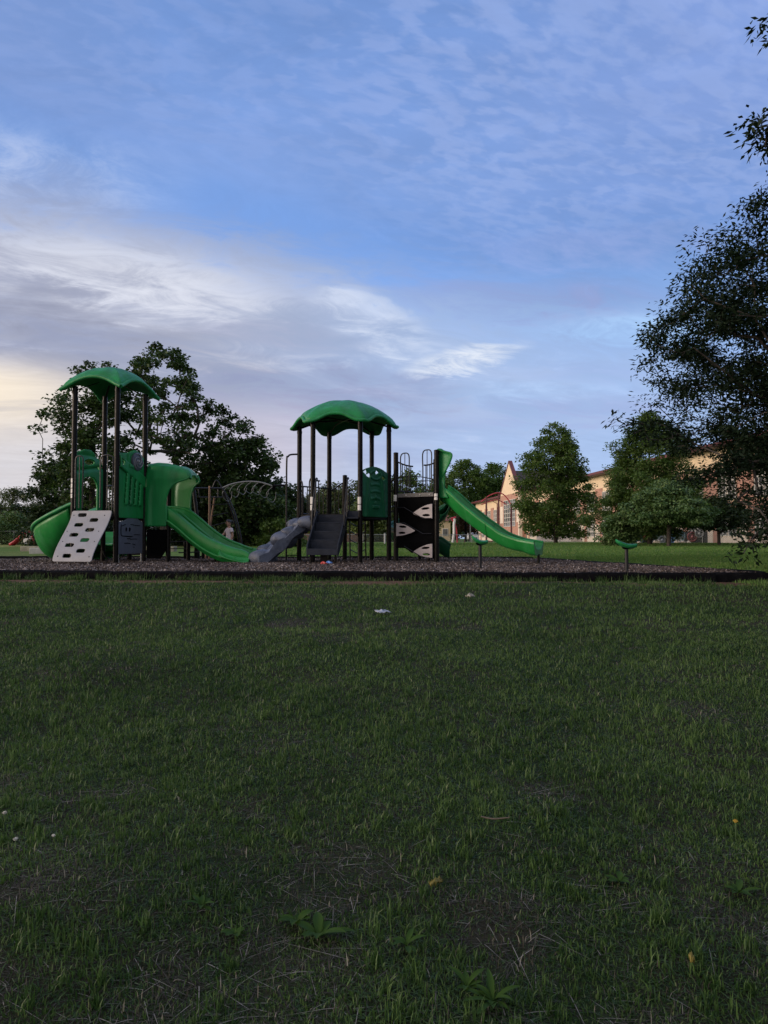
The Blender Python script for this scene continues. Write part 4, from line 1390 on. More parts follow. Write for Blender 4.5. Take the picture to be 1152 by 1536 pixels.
def build_right_tower():
    T = thing('play_structure', HC + (0, 0, MZ), 'play structure with hexagonal domed green roof, grey steps and a long single green slide', 'play structure')
    DH = MZ + 1.24
    yawc = {}
    for k, (p, q) in HP.items():
        mb = MB(); c = H(p, q)
        post(mb, c, MZ - 0.06, MZ + 3.64)
        po = mb.build('post', BRONZE, T)
        for zz in (DH - 0.06, MZ + 3.5):
            MB().tube([c + (0, 0, zz - 0.03), c + (0, 0, zz + 0.03)], PR + 0.007, 16).build('clamp', BRONZE, po)
        if k in ('FL', 'FR'):
            D = c[1]; z = lambda py: Zat(py, D)
            stickers(po, c, [(z(756), z(745.5)), (z(765.5), z(757.2))], R(-115))
    # ---- hexagonal roof
    nr, na = 22, 96
    Rc = HR + 0.17
    z0 = Zat(602.5, 19.3)
    P = np.zeros((nr, na + 1, 3))
    for i in range(nr):
        rho = 0.02 + 0.98 * i / (nr - 1)
        for j in range(na + 1):
            ph = 2 * math.pi * j / na
            m = (ph % (math.pi / 3)) - math.pi / 6
            rh = Rc * 0.866 / math.cos(m)
            rh = min(rh, Rc * 0.985)
            c = max(0.0, math.cos(6 * ph)) if False else (0.5 + 0.5 * math.cos(6 * ph)) ** 1.5
            z = z0 - (0.42 * rho ** 2.0 + 0.23 * c * rho ** 2.4)
            z -= 0.10 * max(0, (rho - 0.88) / 0.12) ** 2
            z += 0.035 * math.exp(-(((ph + math.pi / 6) % (math.pi / 3) - math.pi / 6) * rho * rh / 0.12) ** 2) * min(1, rho * 2)
            z += 0.03 * abs(math.sin(ph * 6)) ** 3 * max(0, rho - 0.3) * max(0, 1 - rho) * 5
            rr = rho * rh * (1 + 0.06 * c * rho)
            P[i, j] = H(rr * math.cos(ph), rr * math.sin(ph), z)
    mb = MB(); mb.grid(P)
    mb.f = mb.f
    roof = mb.build('roof', GREEN, T, solid=0.05, off=-1, flip=False)
    lp = MB(); lp.tube(P[-1, :-1], 0.044, 10, closed=True); lp.build('roof_lip', GREEN, roof)
    br = MB()
    for k, (p, q) in HP.items():
        br.tube([H(p, q, MZ + 3.60), H(p * .55, q * .55, MZ + 3.78), H(0, 0, MZ + 3.80)], 0.025, 6)
    br.build('roof_frame', BRONZE, T)

    # ---- hexagonal deck
    deck(T, [H(p * 0.98, q * 0.98) for p, q in HP.values()], DH)

    # ---- grey stairs coming off the front face
    sx0, sx1 = -0.30, 0.36                      # along the front face (measured from hex centre)
    nst = 4; rise = 0.215; run = 0.29
    yf = -HR * .866 - 0.02
    st = MB()
    x0 = -0.46; x1 = 0.24
    for i in range(nst):
        zt = DH - rise * (i + 0)
        ya = yf - run * i
        st.box(H((x0 + x1) / 2, ya - 0.01, zt - rise / 2 - 0.02), (x1 - x0, 0.02, rise), [HX, HY, UP])          # riser
        st.box(H((x0 + x1) / 2, ya - run / 2 - 0.01, zt - rise - 0.015), (x1 - x0, run + 0.03, 0.03), [HX, HY, UP])   # tread
    zl = DH - rise * nst
    ya = yf - run * nst
    st.box(H((x0 + x1) / 2, ya - 0.02, zl - 0.075), (x1 - x0 + 0.06, 0.03, 0.15), [HX, HY, UP])
    so = st.build('stairs', STEP, T, bevel=0.006)
    sg = MB()
    for x in (x0 - 0.02, x1 + 0.02):
        pts = [(yf, DH + 0.06), (yf, DH - 0.30), (ya, zl - 0.19), (ya - 0.03, zl - 0.02), (ya - 0.0, zl + 0.09), (yf - run * 0.3, DH + 0.04)]
        sg.poly([H(x, a, b) for a, b in pts], 0.03, HX)
    sg.build('stringer', STEP, so)
    lg = MB()
    lg.box(H(-0.12, ya + 0.30, (MZ + zl) / 2 - 0.05), (0.17, 0.17, zl - MZ + 0.02), [HX, HY, UP])
    for x in (x0 + 0.05, x1 - 0.05):
        lg.tube([H(x, ya + 0.08, MZ - 0.05), H(x, ya + 0.08, zl - 0.1)], 0.025, 8)
    lg.build('stair_leg', BRONZE, so)
    # stair handrails
    for x in (x0 - 0.05, x1 + 0.06):
        zb = DH - 0.10
        pts = [H(x, yf - run * 1.7, DH - rise * 1.7 + 0.02), H(x, yf - run * 1.65, DH - rise * 1.2 + 0.30), H(x, yf - run * 0.4, DH + 0.80), H(x, yf + 0.0, DH + 0.92), H(x, yf + 0.10, DH + 0.90)]
        mb = MB(); mb.tube(smooth_path(pts, 30), 0.019, 8)
        mb.tube([H(x, yf - run * 0.75, DH - rise * 0.6), H(x, yf - run * 0.75, DH + 0.62)], 0.011, 6)
        mb.tube([H(x, yf - run * 0.25, DH - rise * 0.2), H(x, yf - run * 0.25, DH + 0.84)], 0.011, 6)
        mb.tube([H(x, yf - run * 1.6, DH - rise * 1.3), H(x, yf + 0.02, DH + 0.12)], 0.015, 6)
        mb.build('handrail', RAIL, T)
    # landing piece beside the steps
    ld = MB()
    ld.box(H(x1 + 0.20, yf - 0.10, DH - 0.10), (0.30, 0.24, 0.035), [HX, HY, UP])
    ld.box(H(x1 + 0.20, yf - 0.02, DH - 0.02), (0.30, 0.03, 0.20), [HX, HY, UP])
    ld.build('side_step', STEP, T)

    # ---- rails round the hexagon
    e = lambda k: H(*HP[k])
    rail_panel(e('BL') + (e('BR') - e('BL')) * 0.0, e('BL') + (e('BR') - e('BL')) * 0.36, DH + 0.05, DH + 0.72, 4, 0.02, 0.24).build('barrier', RAIL, T)
    mb = MB(); c = e('BL') + (e('BR') - e('BL')) * 0.37; post(mb, c, MZ - 0.05, MZ + 2.40); mb.build('post', BRONZE, T)
    rail_panel(e('FL') + HX * 0.05, e('FL') + HX * 0.05 + (e('BL') - e('FL')) * 0.999 * 0.06 + HX * 0.10, DH + 0.05, DH + 0.86, 2).build('barrier', RAIL, T)
    rail_panel(e('L') + (e('BL') - e('L')) * 0.06, e('BL'), DH + 0.05, DH + 0.80, 7).build('barrier', RAIL, T)
    # loops at the rock-climber entry (face L-FL)
    for t0, t1 in ((0.04, 0.24), (0.76, 0.96)):
        a = e('L') + (e('FL') - e('L')) * t0; b = e('L') + (e('FL') - e('L')) * t1
        pts = [a + (0, 0, DH + .02), a + (0, 0, DH + .6), a + (0, 0, DH + .84), (a + b) / 2 + (0, 0, DH + .93), b + (0, 0, DH + .84), b + (0, 0, DH + .6), b + (0, 0, DH + .02)]
        MB().tube(smooth_path(pts, 36), 0.017, 8).build('handhold', RAIL, T)

    # ---- embossed green panel, face FR-R
    a = e('FR'); b = e('R'); d = (b - a) / np.linalg.norm(b - a); nrm = np.cross(d, UP)
    def m_g(U, Z):
        topc = 1.17 + 0.13 * np.cos((U - 0.53) / 0.53 * math.pi / 2)
        k = Z < topc
        for (cu, cz, sgn) in ((.28, 1.06, 1), (.56, 1.17, -1), (.84, 1.02, -1), (.16, 1.14, 1)):
            tri = (np.abs(U - cu) / 0.075 + np.abs(Z - cz) / 0.085 + 0.5 * (U - cu) * sgn / 0.075) < 1
            k &= ~tri
        return k
    def r_g(U, Z):
        r = 0.03 * np.exp(-((np.abs(U - 0.53) - 0.34 + 0.12 * (Z - 0.5)) / 0.05) ** 2) * (Z < 1.0)
        for zz in (.80, .62, .44):
            r = r + 0.022 * np.exp(-((Z - zz - 0.05 * np.cos((U - .53) * 6)) / 0.025) ** 2) * (np.abs(U - 0.53) < 0.2)
        r = r + 0.02 * (((U - .53) ** 2 + (Z - .53) ** 2) < 0.0016) + 0.02 * (((U - .53) ** 2 + (Z - .36) ** 2) < 0.0016)
        r = r + 0.03 * ((np.abs(U - 0.53) < 0.13) & (Z > 0.22) & (Z < 0.30))
        r = r + 0.03 * np.exp(-(((U - .53) ** 2 / 0.05 + (Z - 1.08) ** 2 / 0.012) - 1) ** 2 / 0.08)
        return r
    panel(a + d * 0.075 + (0, 0, DH - 0.06), d, UP, 1.06, 1.34, m_g, 84, 106, r_g, nrm).build('relief_panel', DKGREEN, T, solid=0.05)

    # ---- grey moulded rock ramp off face L-FL
    a = e('L'); b = e('FL'); mid = (a + b) / 2; d = (b - a) / np.linalg.norm(b - a)
    o = -np.cross(d, UP) * -1.0
    o = np.cross(d, UP); 
    if np.dot(o, mid - HC) < 0: o = -o
    nu, nv = 48, 24
    rng = np.random.default_rng(3)
    bumps = [(rng.uniform(0.04, 0.96), rng.uniform(0.0, 1.0), rng.uniform(0.12, 0.20), rng.uniform(0.14, 0.30)) for _ in range(26)]
    Q = np.zeros((nu, nv, 3)); Qb = np.zeros((nu, nv, 3))
    Lr = 1.32
    for i in range(nu):
        u = i / (nu - 1)
        zc = DH - 0.20 - (0.95) * (0.25 * u + 0.75 * (u * u * (3 - 2 * u)) ** 0.9)
        for j in range(nv):
            v = j / (nv - 1)
            h = 0.0
            for (bu, bv, br_, bh) in bumps:
                q = ((u - bu) * Lr / 1.3) ** 2 + ((v - bv) * 0.95) ** 2
                h = max(h, 0.45 * bh * max(0, 1 - q / (br_ * 1.2) ** 2) ** 0.5)
            h += 0.05 * (vn(u * 9, v * 5, 7) - 0.5)
            edge = 0.09 * (max(0, abs(2 * v - 1) - 0.75) / 0.25) ** 1
            wd = 0.86 + 0.10 * u
            base = mid + o * (0.02 + Lr * u) + d * ((v - 0.5) * wd)
            Q[i, j] = base + UP * (zc + h + edge)
            dd = (1 - (2 * v - 1) ** 4) * 0.08 + 0.09 + 0.12 * vn(u * 6 + 3, v * 3, 11)
            Qb[i, j] = base * (1, 1, 1) + UP * (max(zc - dd, MZ + 0.01)) + d * 0.0
    mb = MB(); mb.grid(Q); 
    Qs = np.concatenate([Q, Qb[::-1]], 0)
    mb = MB(); mb.grid(Q); mb.grid(Qb[::-1])
    for k in (0, -1):
        mb.grid(np.stack([Q[:, k], (Q[:, k] + Qb[:, k]) / 2, Qb[:, k]], 1))
    mb.grid(np.stack([Q[-1], Qb[-1]], 0)); mb.grid(np.stack([Q[0], Qb[0]], 0))
    for (bu, bv, br_, bh) in bumps[:8]:
        i, j = int(bu * (nu - 1)), int(bv * (nv - 1))
        r = 0.15 + 0.5 * (br_ - 0.12) + 0.11 * rng.uniform()
        k = mb.n
        mb.ball(Q[i, j] - UP * r * 0.62, r, 18, 12, (1.4, 1.1, 0.85), [o, d, UP])
        for t in range(k, mb.n):
            q = np.array(mb.v[t]); mb.v[t] = tuple(q + (vn(q[0] * 7, q[2] * 8 + q[1] * 4, 31) - 0.5) * 0.07 * (q - Q[i, j]) / r)
    mb.build('rock_ramp', ROCK, T, ang=80)

    # ---- bent access pole with rungs, left of post L
    lp = e('L'); D = lp[1] - 0.05
    px = lambda x, y: W3(x, y, D)
    pb = px(429.5, 808); pb[2] = MZ - 0.05
    pts = [pb, pb * (1, 1, 0) + (0, 0, MZ + 1.5), pb * (1, 1, 0) + (0, 0, Zat(692, D)), pb * (1, 1, 0) + (0.035, 0, Zat(685, D)), pb * (1, 1, 0) + (0.11, 0, Zat(682, D)), lp * (1, 1, 0) + (0, 0, Zat(681, D))]
    mb = MB(); mb.tube(smooth_path(pts, 40), 0.024, 10)
    pl = mb.build('access_pole', RAIL, T)
    mb = MB()
    for y in (810, 833):
        mb.tube([px(430, y), lp * (1, 1, 0) + (0, 0, Zat(y, D))], 0.015, 6)
    mb.tube([px(430, 812), lp * (1, 1, 0) + (0, 0, Zat(820, D))], 0.013, 6)
    mb.build('pole_rung', RAIL, pl)
    # thin handrail behind it
    # ---- tall triangular deck with climbing wall
    A1 = np.array([0.314, 18.90, 0]); A2 = np.array([1.335, 18.24, 0]); A3 = np.array([1.40, 19.46, 0])
    DT = Zat(739.5, 18.5)
    for (c, py) in ((A1, 680), (A2, 676), (A3, 690)):
        mb = MB(); post(mb, c, MZ - 0.06, Zat(py, c[1])); po = mb.build('post', BRONZE, T)
        if c is not A3:
            z = lambda y: Zat(y, c[1])
            if c is A1: stickers(po, c, [(z(752), z(742.5))], R(-120))
            else: stickers(po, c, [(z(745), z(740.5)), (z(750), z(746))], R(-120))
    ctr = (A1 + A2 + A3) / 3
    deck(T, [ctr + (q - ctr) * 0.93 for q in (A1, A2, A3)], DT)
    f = (A2 - A1) / np.linalg.norm(A2 - A1); fn = np.cross(f, UP)
    MB().box((A1 + A2) / 2 + fn * 0.03 + (0, 0, DT - 0.05), (1.07, 0.03, 0.10), [f, fn, UP]).build('deck_fascia', mat('fascia_grey', (0.10, 0.095, 0.095), 0.6, 0.3, 12), T)
    bm = MB()
    for t in (0.28, 0.62, 0.85):
        bm.ball(A1 + f * 1.22 * t + fn * 0.05 + (0, 0, DT - 0.05), 0.016, 8, 5)
    bm.build('bolt', LABELW, T)
    wtop = DT - 0.10; whh = wtop - (MZ + 0.12)
    def m_b(U, Z):
        return ~((Z < 0.26) & (U < 0.62 - Z * 1.4)) & ~((Z < 0.14) & (U < 0.95))
    wall_o = A1 + f * 0.075 + (0, 0, MZ + 0.12)
    cw = panel(wall_o, f, UP, 1.07, whh, m_b, 60, 80, lambda U, Z: 0.06 * np.sin(Z * 5.2), fn).build('climbing_wall', BLACK, T, solid=0.03)
    zpy = lambda y: Zat(y, 18.6) - (MZ + 0.12)
    def leaf_plate(side, y0, y1, name):
        z_hi, z_lo = zpy(y0), zpy(y1); hh = z_hi - z_lo
        def mm(U, Z):
            q = U / 0.58 if side < 0 else (0.58 - U) / 0.58
            zc = Z / hh
            up = 1.0 - 0.62 * np.clip(q, 0, 1) ** 1.7
            lo_ = 0.0 + 0.38 * np.clip(q, 0, 1) ** 1.9
            k = (zc < up) & (zc > lo_) & (q < 0.97)
            k &= ~((np.abs((q - 0.34) / 0.20) ** 2 + np.abs((zc - 0.70 + 0.1 * (q - .34)) / 0.085) ** 2) < 1)
            k &= ~((np.abs((q - 0.30) / 0.19) ** 2 + np.abs((zc - 0.235) / 0.085) ** 2) < 1)
            return k
        off = 0.0 if side < 0 else 1.07 - 0.58
        o = wall_o + f * off + (0, 0, z_lo) + fn * 0.10
        return panel(o, f, UP, 0.58, hh, mm, 60, 50).build('grip_plate', BEIGE, cw, solid=0.02)
    leaf_plate(1, 757, 778.5, 'p'); leaf_plate(-1, 784, 804, 'p'); leaf_plate(1, 815.5, 836, 'p')
    tm = MB()
    for (y0, y1) in ((761, 778), (784, 800.5), (819, 836)):
        P0 = [wall_o + f * u + fn * 0.115 + (0, 0, z) for u, z in ((0.02, zpy(y0)), (0.24, zpy(y0)), (0.80, zpy(y1)), (1.05, zpy(y1)))]
        if y0 > 810: P0 = P0[1:3]
        tm.tube(P0, 0.010, 6)
    tm.tube([wall_o + f * 0.04 + fn * 0.09 + (0, 0, zpy(746)), wall_o + f * 0.04 + fn * 0.09 + (0, 0, zpy(760))], 0.012, 6)
    tm.build('wall_trim', RAIL, cw)
    # rails of the tall deck
    def loop2(a, b, hi, cross):
        pts = [a + (0, 0, DT + .06), a + (0, 0, DT + .6), a + (0, 0, DT + hi - .08), (a + b) / 2 + (0, 0, DT + hi), b + (0, 0, DT + hi - .08), b + (0, 0, DT + .55), b + (0, 0, DT + .12), (a + b) / 2 + (0, 0, DT + .05)]
        mb = MB(); mb.tube(smooth_path(pts, 46), 0.016, 8)
        m_ = (a + b) / 2
        mb.tube([m_ + (0, 0, DT + .06), m_ + (0, 0, DT + hi)], 0.011, 6)
        return mb
    q0 = A1 * (1, 1, 0); q1 = A2 * (1, 1, 0)
    loop2(q0 + f * 0.15, q0 + f * 0.40, 1.06, 0).build('handhold', RAIL, T)
    loop2(q1 - f * 0.40, q1 - f * 0.15, 1.10, 0).build('handhold', RAIL, T)
    rail_panel(A1, A1 + (A3 - A1) * 0.42, DT + 0.06, DT + 0.75, 4, 0.12, 0.0).build('barrier', RAIL, T)
    rail_panel(A3, A3 + (A1 - A3) * 0.30, DT + 0.06, DT + 0.80, 3, 0.1, 0.0).build('barrier', RAIL, T)
    rail_panel(A2 + (A3 - A2) * 0.04, A2 + (A3 - A2) * 0.16, DT + 0.06, DT + 0.85, 2, 0.1, 0.0).build('barrier', RAIL, T)
    # link rails between hexagon and tall deck
    rail_panel(e('R') + (0, 0.02, 0), A1, DH + 0.1, DT + 0.30, 1, 0.0, 0.12).build('barrier', RAIL, T)
    mb = MB()
    for z in (0.32, 0.62):
        mb.tube([e('R') + (0, 0, DH + z), A1 + (0, 0, DH + z + .06)], 0.015, 6)
    mb.tube([e('R') + (0, 0, DT + 0.55), (e('R') + A1) / 2 + (0, 0, DT + 0.47), A1 + (0, 0, DT + 0.62)], 0.015, 6)
    mb.build('link_rail', RAIL, T)
    # low dome of crossing bars behind the tall deck opening
    db = MB(); c0 = (A1 + A3) / 2 + np.array([-0.1, 0.35, 0])
    for k in range(6):
        t = (k - 2.5) / 2.5
        p = c0 + np.array([0.62 * t, 0, 0])
        hh = 0.52 * math.sqrt(max(0.02, 1 - (t * 0.6) ** 2))
        db.tube([p + (0, 0, DT - 0.05), p + (0, 0, DT + hh)], 0.010, 6)
    for z in (0.12, 0.26, 0.40):
        db.tube([c0 + (-0.62, 0, DT + z), c0 + (0.62, 0, DT + z)], 0.010, 6)
    db.tube([c0 + (0.62 * t, 0, DT + 0.52 * math.sqrt(1 - (t * 0.6) ** 2)) for t in np.linspace(-1, 1, 15)], 0.014, 6)
    db.build('barred_barrier', RAIL, T)

    # ---- long green slide to the right
    s0 = np.array([1.54, 18.62, 0]); sd = np.array([0.845, -0.535, 0]); sl_ = np.cross(sd, UP)   # right-hand side of travel = towards us
    Lg = 2.56
    ss = np.linspace(0, Lg, 60)
    rel = lambda py, D: Zat(py, D)
    s_k = [-.1, 0.15, 0.4, 0.65, 0.9, 1.15, 1.4, 1.65, 1.9, 2.15, 2.4, 2.55, 2.7]
    py_k = [724, 732, 743, 756, 767, 778, 788, 798.5, 804.5, 809, 811.5, 813, 817]
    rail = []
    for q, y in zip(s_k, py_k):
        rail.append(Zat(y, 18.5 - 0.507 * q))
    rl = np.interp(ss, s_k, rail)
    for _ in range(4):
        rl[1:-1] = .25 * rl[:-2] + .5 * rl[1:-1] + .25 * rl[2:]
    P = np.zeros((60, 22, 3)); Pu = np.zeros((60, 9, 3))
    for i, q in enumerate(ss):
        fl = np.clip((q - 2.1) / 0.7, 0, 1); en = np.clip((q - 2.6) / 0.2, 0, 1)
        hw = 0.27 + 0.04 * fl
        c = s0 + sd * q
        depth = 0.22 * (1 - 0.3 * fl)
        drop = np.interp(q, [0, 0.5, 1.5, 2.2, 2.7], [0.44, 0.44, 0.36, 0.30, 0.42]) * 1.0
        prof = [(-hw - .045, -0.05), (-hw - .04, -0.01), (-hw - .015, 0.0), (-hw + .015, -0.012)]
        for t in np.linspace(-1, 1, 14):
            prof.append((hw * t * 0.98, -depth * (1 - abs(t) ** 2.6) - 0.015))
        prof += [(hw - .015, -0.012), (hw + .015, 0.0), (hw + .04, -0.01), (hw + .045, -0.05)]
        for j, (u, h) in enumerate(prof):
            P[i, j] = c + sl_ * u + UP * (rl[i] + h - 0.10 * en ** 2)
        for j in range(9):
            t = j / 8 * 2 - 1
            hh = -0.05 - (drop - 0.05) * (1 - abs(t) ** 3.5) ** 0.8
            groove = 0.02 * math.exp(-((abs(t) - 0.96) / 0.03) ** 2)
            Pu[i, j] = c + sl_ * (hw + 0.04) * t + UP * (max(rl[i] + hh - 0.10 * en ** 2, MZ + 0.22))
    mb = MB(); mb.grid(P)
    sl = mb.build('long_slide', GREEN2, T, ang=60)
    mb = MB(); mb.grid(Pu); mb.add(list(P[-1]) + list(Pu[-1][::-1]), [tuple(range(31))]); mb.build('slide_body', GREEN2, sl, ang=60)
    MB().tube([q + (q - Pu[30, 4]) * 0.03 for q in list(Pu[30])] + [q + (0, 0, 0.004) for q in P[30][::-1]], 0.011, 6).build('mould_seam', GREEN2, sl)
    rm = MB(); rm.tube(P[:, 2], 0.028, 8); rm.tube(P[:, -3], 0.028, 8); rm.build('slide_rim', GREEN, sl)
    c = s0 + sd * 2.55
    MB().tube([c * (1, 1, 0) + (0, 0, MZ - 0.05), c * (1, 1, 0) + (0, 0, MZ + 0.25)], 0.035, 10).build('slide_leg', BRONZE, sl)
    # hood at the top of the slide: flared wings joined by a rounded top
    zlo, zhi = Zat(722, 18.4), Zat(676, 18.4); hg = zhi - zlo
    outl = [(0.00, -0.55), (0.30, -0.62), (0.16, -0.20), (0.11, 0.02), (0.13, 0.22), (0.20, 0.45), (0.30, 0.66), (0.42, 0.80), (0.44, 0.86), (0.40, 0.90), (0.22, 0.94), (0.10, 1.0), (0.00, 1.02)]
    for sgn in (1, -1):
        base = s0 + sl_ * (0.31 if sgn > 0 else -0.02)
        k = 1.0 if sgn > 0 else 0.12
        ts = np.linspace(-0.55, 1.02, 34)
        fr = np.interp(ts, [-.62, -.20, .02, .14, .30, .54, .72, .82, .88, .94, 1.02], [.30, .16, .10, .13, .23, .36, .43, .45, .40, .22, .06])
        Q = np.zeros((34, 12, 3))
        for i, t in enumerate(ts):
            for j in range(12):
                v = j / 11
                fl = 0.10 * max(t, 0) * v * v
                Q[i, j] = base + sd * (-0.03 + (fr[i] * k + 0.03) * v) + sl_ * sgn * fl + UP * (zlo + hg * t + 0.02 * math.sin(v * 3) * max(t, 0))
        mb = MB(); mb.grid(Q); hw_ = mb.build('hood_wing', GREEN, T, solid=0.035)
        eb = MB(); eb.tube([Q[i, -1] for i in range(34)], 0.022, 8); eb.build('wing_edge', GREEN, hw_)
    Q = np.zeros((8, 16, 3))
    for i in range(8):
        for j in range(16):
            v = j / 15 * 2 - 1
            Q[i, j] = s0 + sd * (-0.02 + (0.10 + 0.04 * v) * i / 7) + sl_ * (0.145 + 0.175 * v) + UP * (zhi + 0.0 + 0.05 * (1 - v * v) - 0.06 * (i / 7) ** 2)
    mb = MB(); mb.grid(Q); mb.build('hood_top', GREEN, T, solid=0.04)

    # ---- dark spiral slide behind the climbing wall, its exit showing on the right
    cen = np.array([1.02, 20.6, 0]); rr = 0.50
    pts = []; hd = []
    for t in np.linspace(0, 1, 56):
        a = R(-10 + 280 * t)
        pts.append(cen + rr * np.array([math.cos(a), math.sin(a), 0])); hd.append(np.array([-math.sin(a), math.cos(a), 0]))
    for t in np.linspace(0, 1, 14)[1:]:
        pts.append(pts[55] + np.array([1.0, 0, 0]) * 0.78 * t); hd.append(np.array([1.0, 0, 0]))
    pts = np.array(pts); hd = np.array(hd)
    dd = np.concatenate([[0], np.cumsum(np.linalg.norm(np.diff(pts, axis=0), axis=1))]); dd /= dd[-1]
    zz = DT - 0.35 - (DT - 0.35 - MZ - 0.36) * np.clip(dd / 0.80, 0, 1) ** 0.75
    lat = np.cross(hd, UP)
    P = np.zeros((len(pts), 16, 3)); Pq = np.zeros((len(pts), 8, 3))
    for i in range(len(pts)):
        out_h = 0.40 - 0.12 * dd[i]; in_h = 0.22
        en = np.clip((dd[i] - 0.93) / 0.07, 0, 1)
        for j in range(16):
            u = j / 15 * 2 - 1
            h = abs(u) ** 2.5 * (out_h if u > 0 else in_h) * (1 - 0.6 * en)
            P[i, j] = pts[i] + lat[i] * 0.36 * u + UP * (zz[i] + h)
        for j in range(8):
            q = j / 7
            Pq[i, j] = pts[i] + lat[i] * (0.38 - 0.30 * q * q) + UP * (max(zz[i] + out_h * (1 - .6 * en) - 0.03 - (out_h + 0.12) * math.sin(q * math.pi / 2), MZ + 0.1))
    mb = MB(); mb.grid(P); s2 = mb.build('spiral_slide', DKGREEN, T, solid=0.03)
    mb = MB(); mb.grid(Pq); mb.build('outer_skirt', DKGREEN, s2, solid=0.02)
    mb = MB(); mb.tube(P[:, 0], 0.03, 8); mb.tube(P[:, -1], 0.04, 8); mb.tube([P[-1, j] for j in range(16)], 0.035, 8); mb.build('slide_rim', DKGREEN, s2)
    mb = MB(); mb.tube([cen + (0, 0, MZ - .05), cen + (0, 0, DT)], 0.05, 12); mb.tube([pts[-10] * (1, 1, 0) + (0, 0, MZ - .05), pts[-10] * (1, 1, 0) + (0, 0, MZ + .3)], 0.025, 8); mb.build('slide_support', BRONZE, T)

    # ---- loop ladder on the far side of the hexagon
    D = 20.55
    mb = MB()
    for (xa, xb) in ((525.5, 524.0), (549.0, 547.5)):
        mb.tube([W3(xa, 841, D) * (1, 1, 0) + (0, 0, MZ - .05), W3(xb, 768, D), W3(xb, 735, D)], 0.02, 8)
    ll = mb.build('loop_ladder', RAIL, T)
    mb = MB()
    for y in (784, 797, 809.5, 824):
        a = W3(525, y, D); b = W3(548.5, y, D)
        mb.tube(smooth_path([a, (a + b) / 2 + (0, -0.14, -0.10), b], 14), 0.014, 6)
    mb.build('ladder_rung', RAIL, ll)


build_right_tower()


# ================================================================ LOOP LADDER FRAME BETWEEN THE TOWERS
def build_climber():
    D = 20.9
    w = lambda x, y, d=0.0: W3(x, y, D + d)
    T = thing('climbing_frame', W3(345, 808, D) * (1, 1, 0) + (0, 0, MZ), 'steel climbing frame with arched overhead loop ladder, behind the double slide', 'climbing frame')
    g = lambda x, d=0.0: W3(x, 808, D + d) * (1, 1, 0) + (0, 0, MZ - 0.05)
    # upright with warm light painted in as orange-brown, and the slanted grey post
    WARMLIT = mat('warm_lit_post', (0.20, 0.11, 0.065), 0.6, 0.3, 8, alt=(0.10, 0.08, 0.07), altscale=4, altamt=0.6, streak=True)
    MB().tube([g(314), w(314.5, 729)], 0.032, 10).build('upright', WARMLIT, T)
    MB().tube([g(298, .5), w(295, 770, .4), w(290.5, 733, .3)], 0.05, 10).build('slanted_post', RAIL, T)
    MB().tube([g(308, 1.0), w(322, 745, .6)], 0.028, 8).build('slanted_post', WARMLIT, T)
    mb = MB(); mb.tube([w(293, 732.5), w(334, 732.5)], 0.028, 8); mb.tube([w(297.5, 733), w(298.5, 746), w(333, 746)], 0.018, 8)
    mb.tube([w(327, 734), w(327, 746)], 0.014, 6)
    mb.build('top_bar', RAIL, T)
    mb = MB(); mb.tube(smooth_path([w(319, 731), w(322, 723.5), w(324.5, 720.6), (w(327.5, 722.5)), w(333, 732)], 24), 0.018, 8); mb.build('top_loop', RAIL, T)
    # curved leg and rungs
    leg = smooth_path([w(334, 733), w(345, 752), (w(353, 772)), w(359, 795), w(363, 818), g(365)], 40)
    MB().tube(leg, 0.023, 10).build('curved_leg', RAIL, T)
    leg2 = smooth_path([w(333, 734, .7), w(341, 752, .7), (w(349, 772, .7)), w(355, 795, .7), w(359, 818, .7), g(361, .7)], 40)
    MB().tube(leg2, 0.030, 10).build('curved_leg', BRONZE, T)
    mb = MB()
    for (x0, y0, x1, y1) in ((317, 757, 343, 756), (317, 774, 342, 769), (317, 789, 342, 783)):
        mb.tube([w(x0, y0), w(x1, y1, .3)], 0.014, 6)
    mb.build('rung', RAIL, T)
    # arched overhead rails and hanging loops
    arch = [(332, 732.5), (345, 727), (360, 723.4), (375, 722.2), (390, 723.4), (402, 726.5), (411, 730)]
    rail = None
    for d in (0.0,):
        P = smooth_path([w(x, y, d) for x, y in arch], 40)
        o = MB().tube(P, 0.021, 10).build('arched_rail', PALERAIL, T)
        rail = o
    lb = MB()
    for i in range(7):
        t = i / 6
        x = 335 + 66 * t
        yt = np.interp(x + 8, [q[0] for q in arch], [q[1] for q in arch])
        yb = yt + 24 - 6 * math.sin(math.pi * t)
        pts = [w(x + 9, yt + 0.5), w(x + 2, yt + 6), w(x - 1.5, yt + 13), w(x + 2, yb - 3, .25), w(x + 8, yb, .5), w(x + 12, yb - 5, .55), w(x + 13, yt + 9, .5)]
        lb.tube(smooth_path(pts, 26), 0.010, 6)
    lb.build('hanging_loop', PALERAIL, T)
    mb = MB(); mb.tube([w(411, 729.5), w(414, 728.5), w(429, 728)], [0.06, 0.035, 0.03], 10); mb.build('end_bracket', BRONZE, T)
    MB().box(w(411, 731), (0.09, 0.05, 0.17)).build('end_plate', BLACK, T)
    # low bench-like bars behind the slide
    mb = MB()
    for (x, y) in ((278, 828), (294, 830), (305, 832)):
        mb.tube([g(x, .4), w(x, 812, .4)], 0.05, 8)
    mb.build('low_leg', BRONZE, T)
    mb = MB(); mb.tube([w(254, 813, .3), w(278, 812, .3)], 0.016, 6); mb.tube([w(254, 823, .3), w(280, 823, .3)], 0.014, 6); mb.tube([w(268, 829, .3), w(300, 828, .3)], 0.02, 6)
    mb.build('low_bar', RAIL, T)


build_climber()


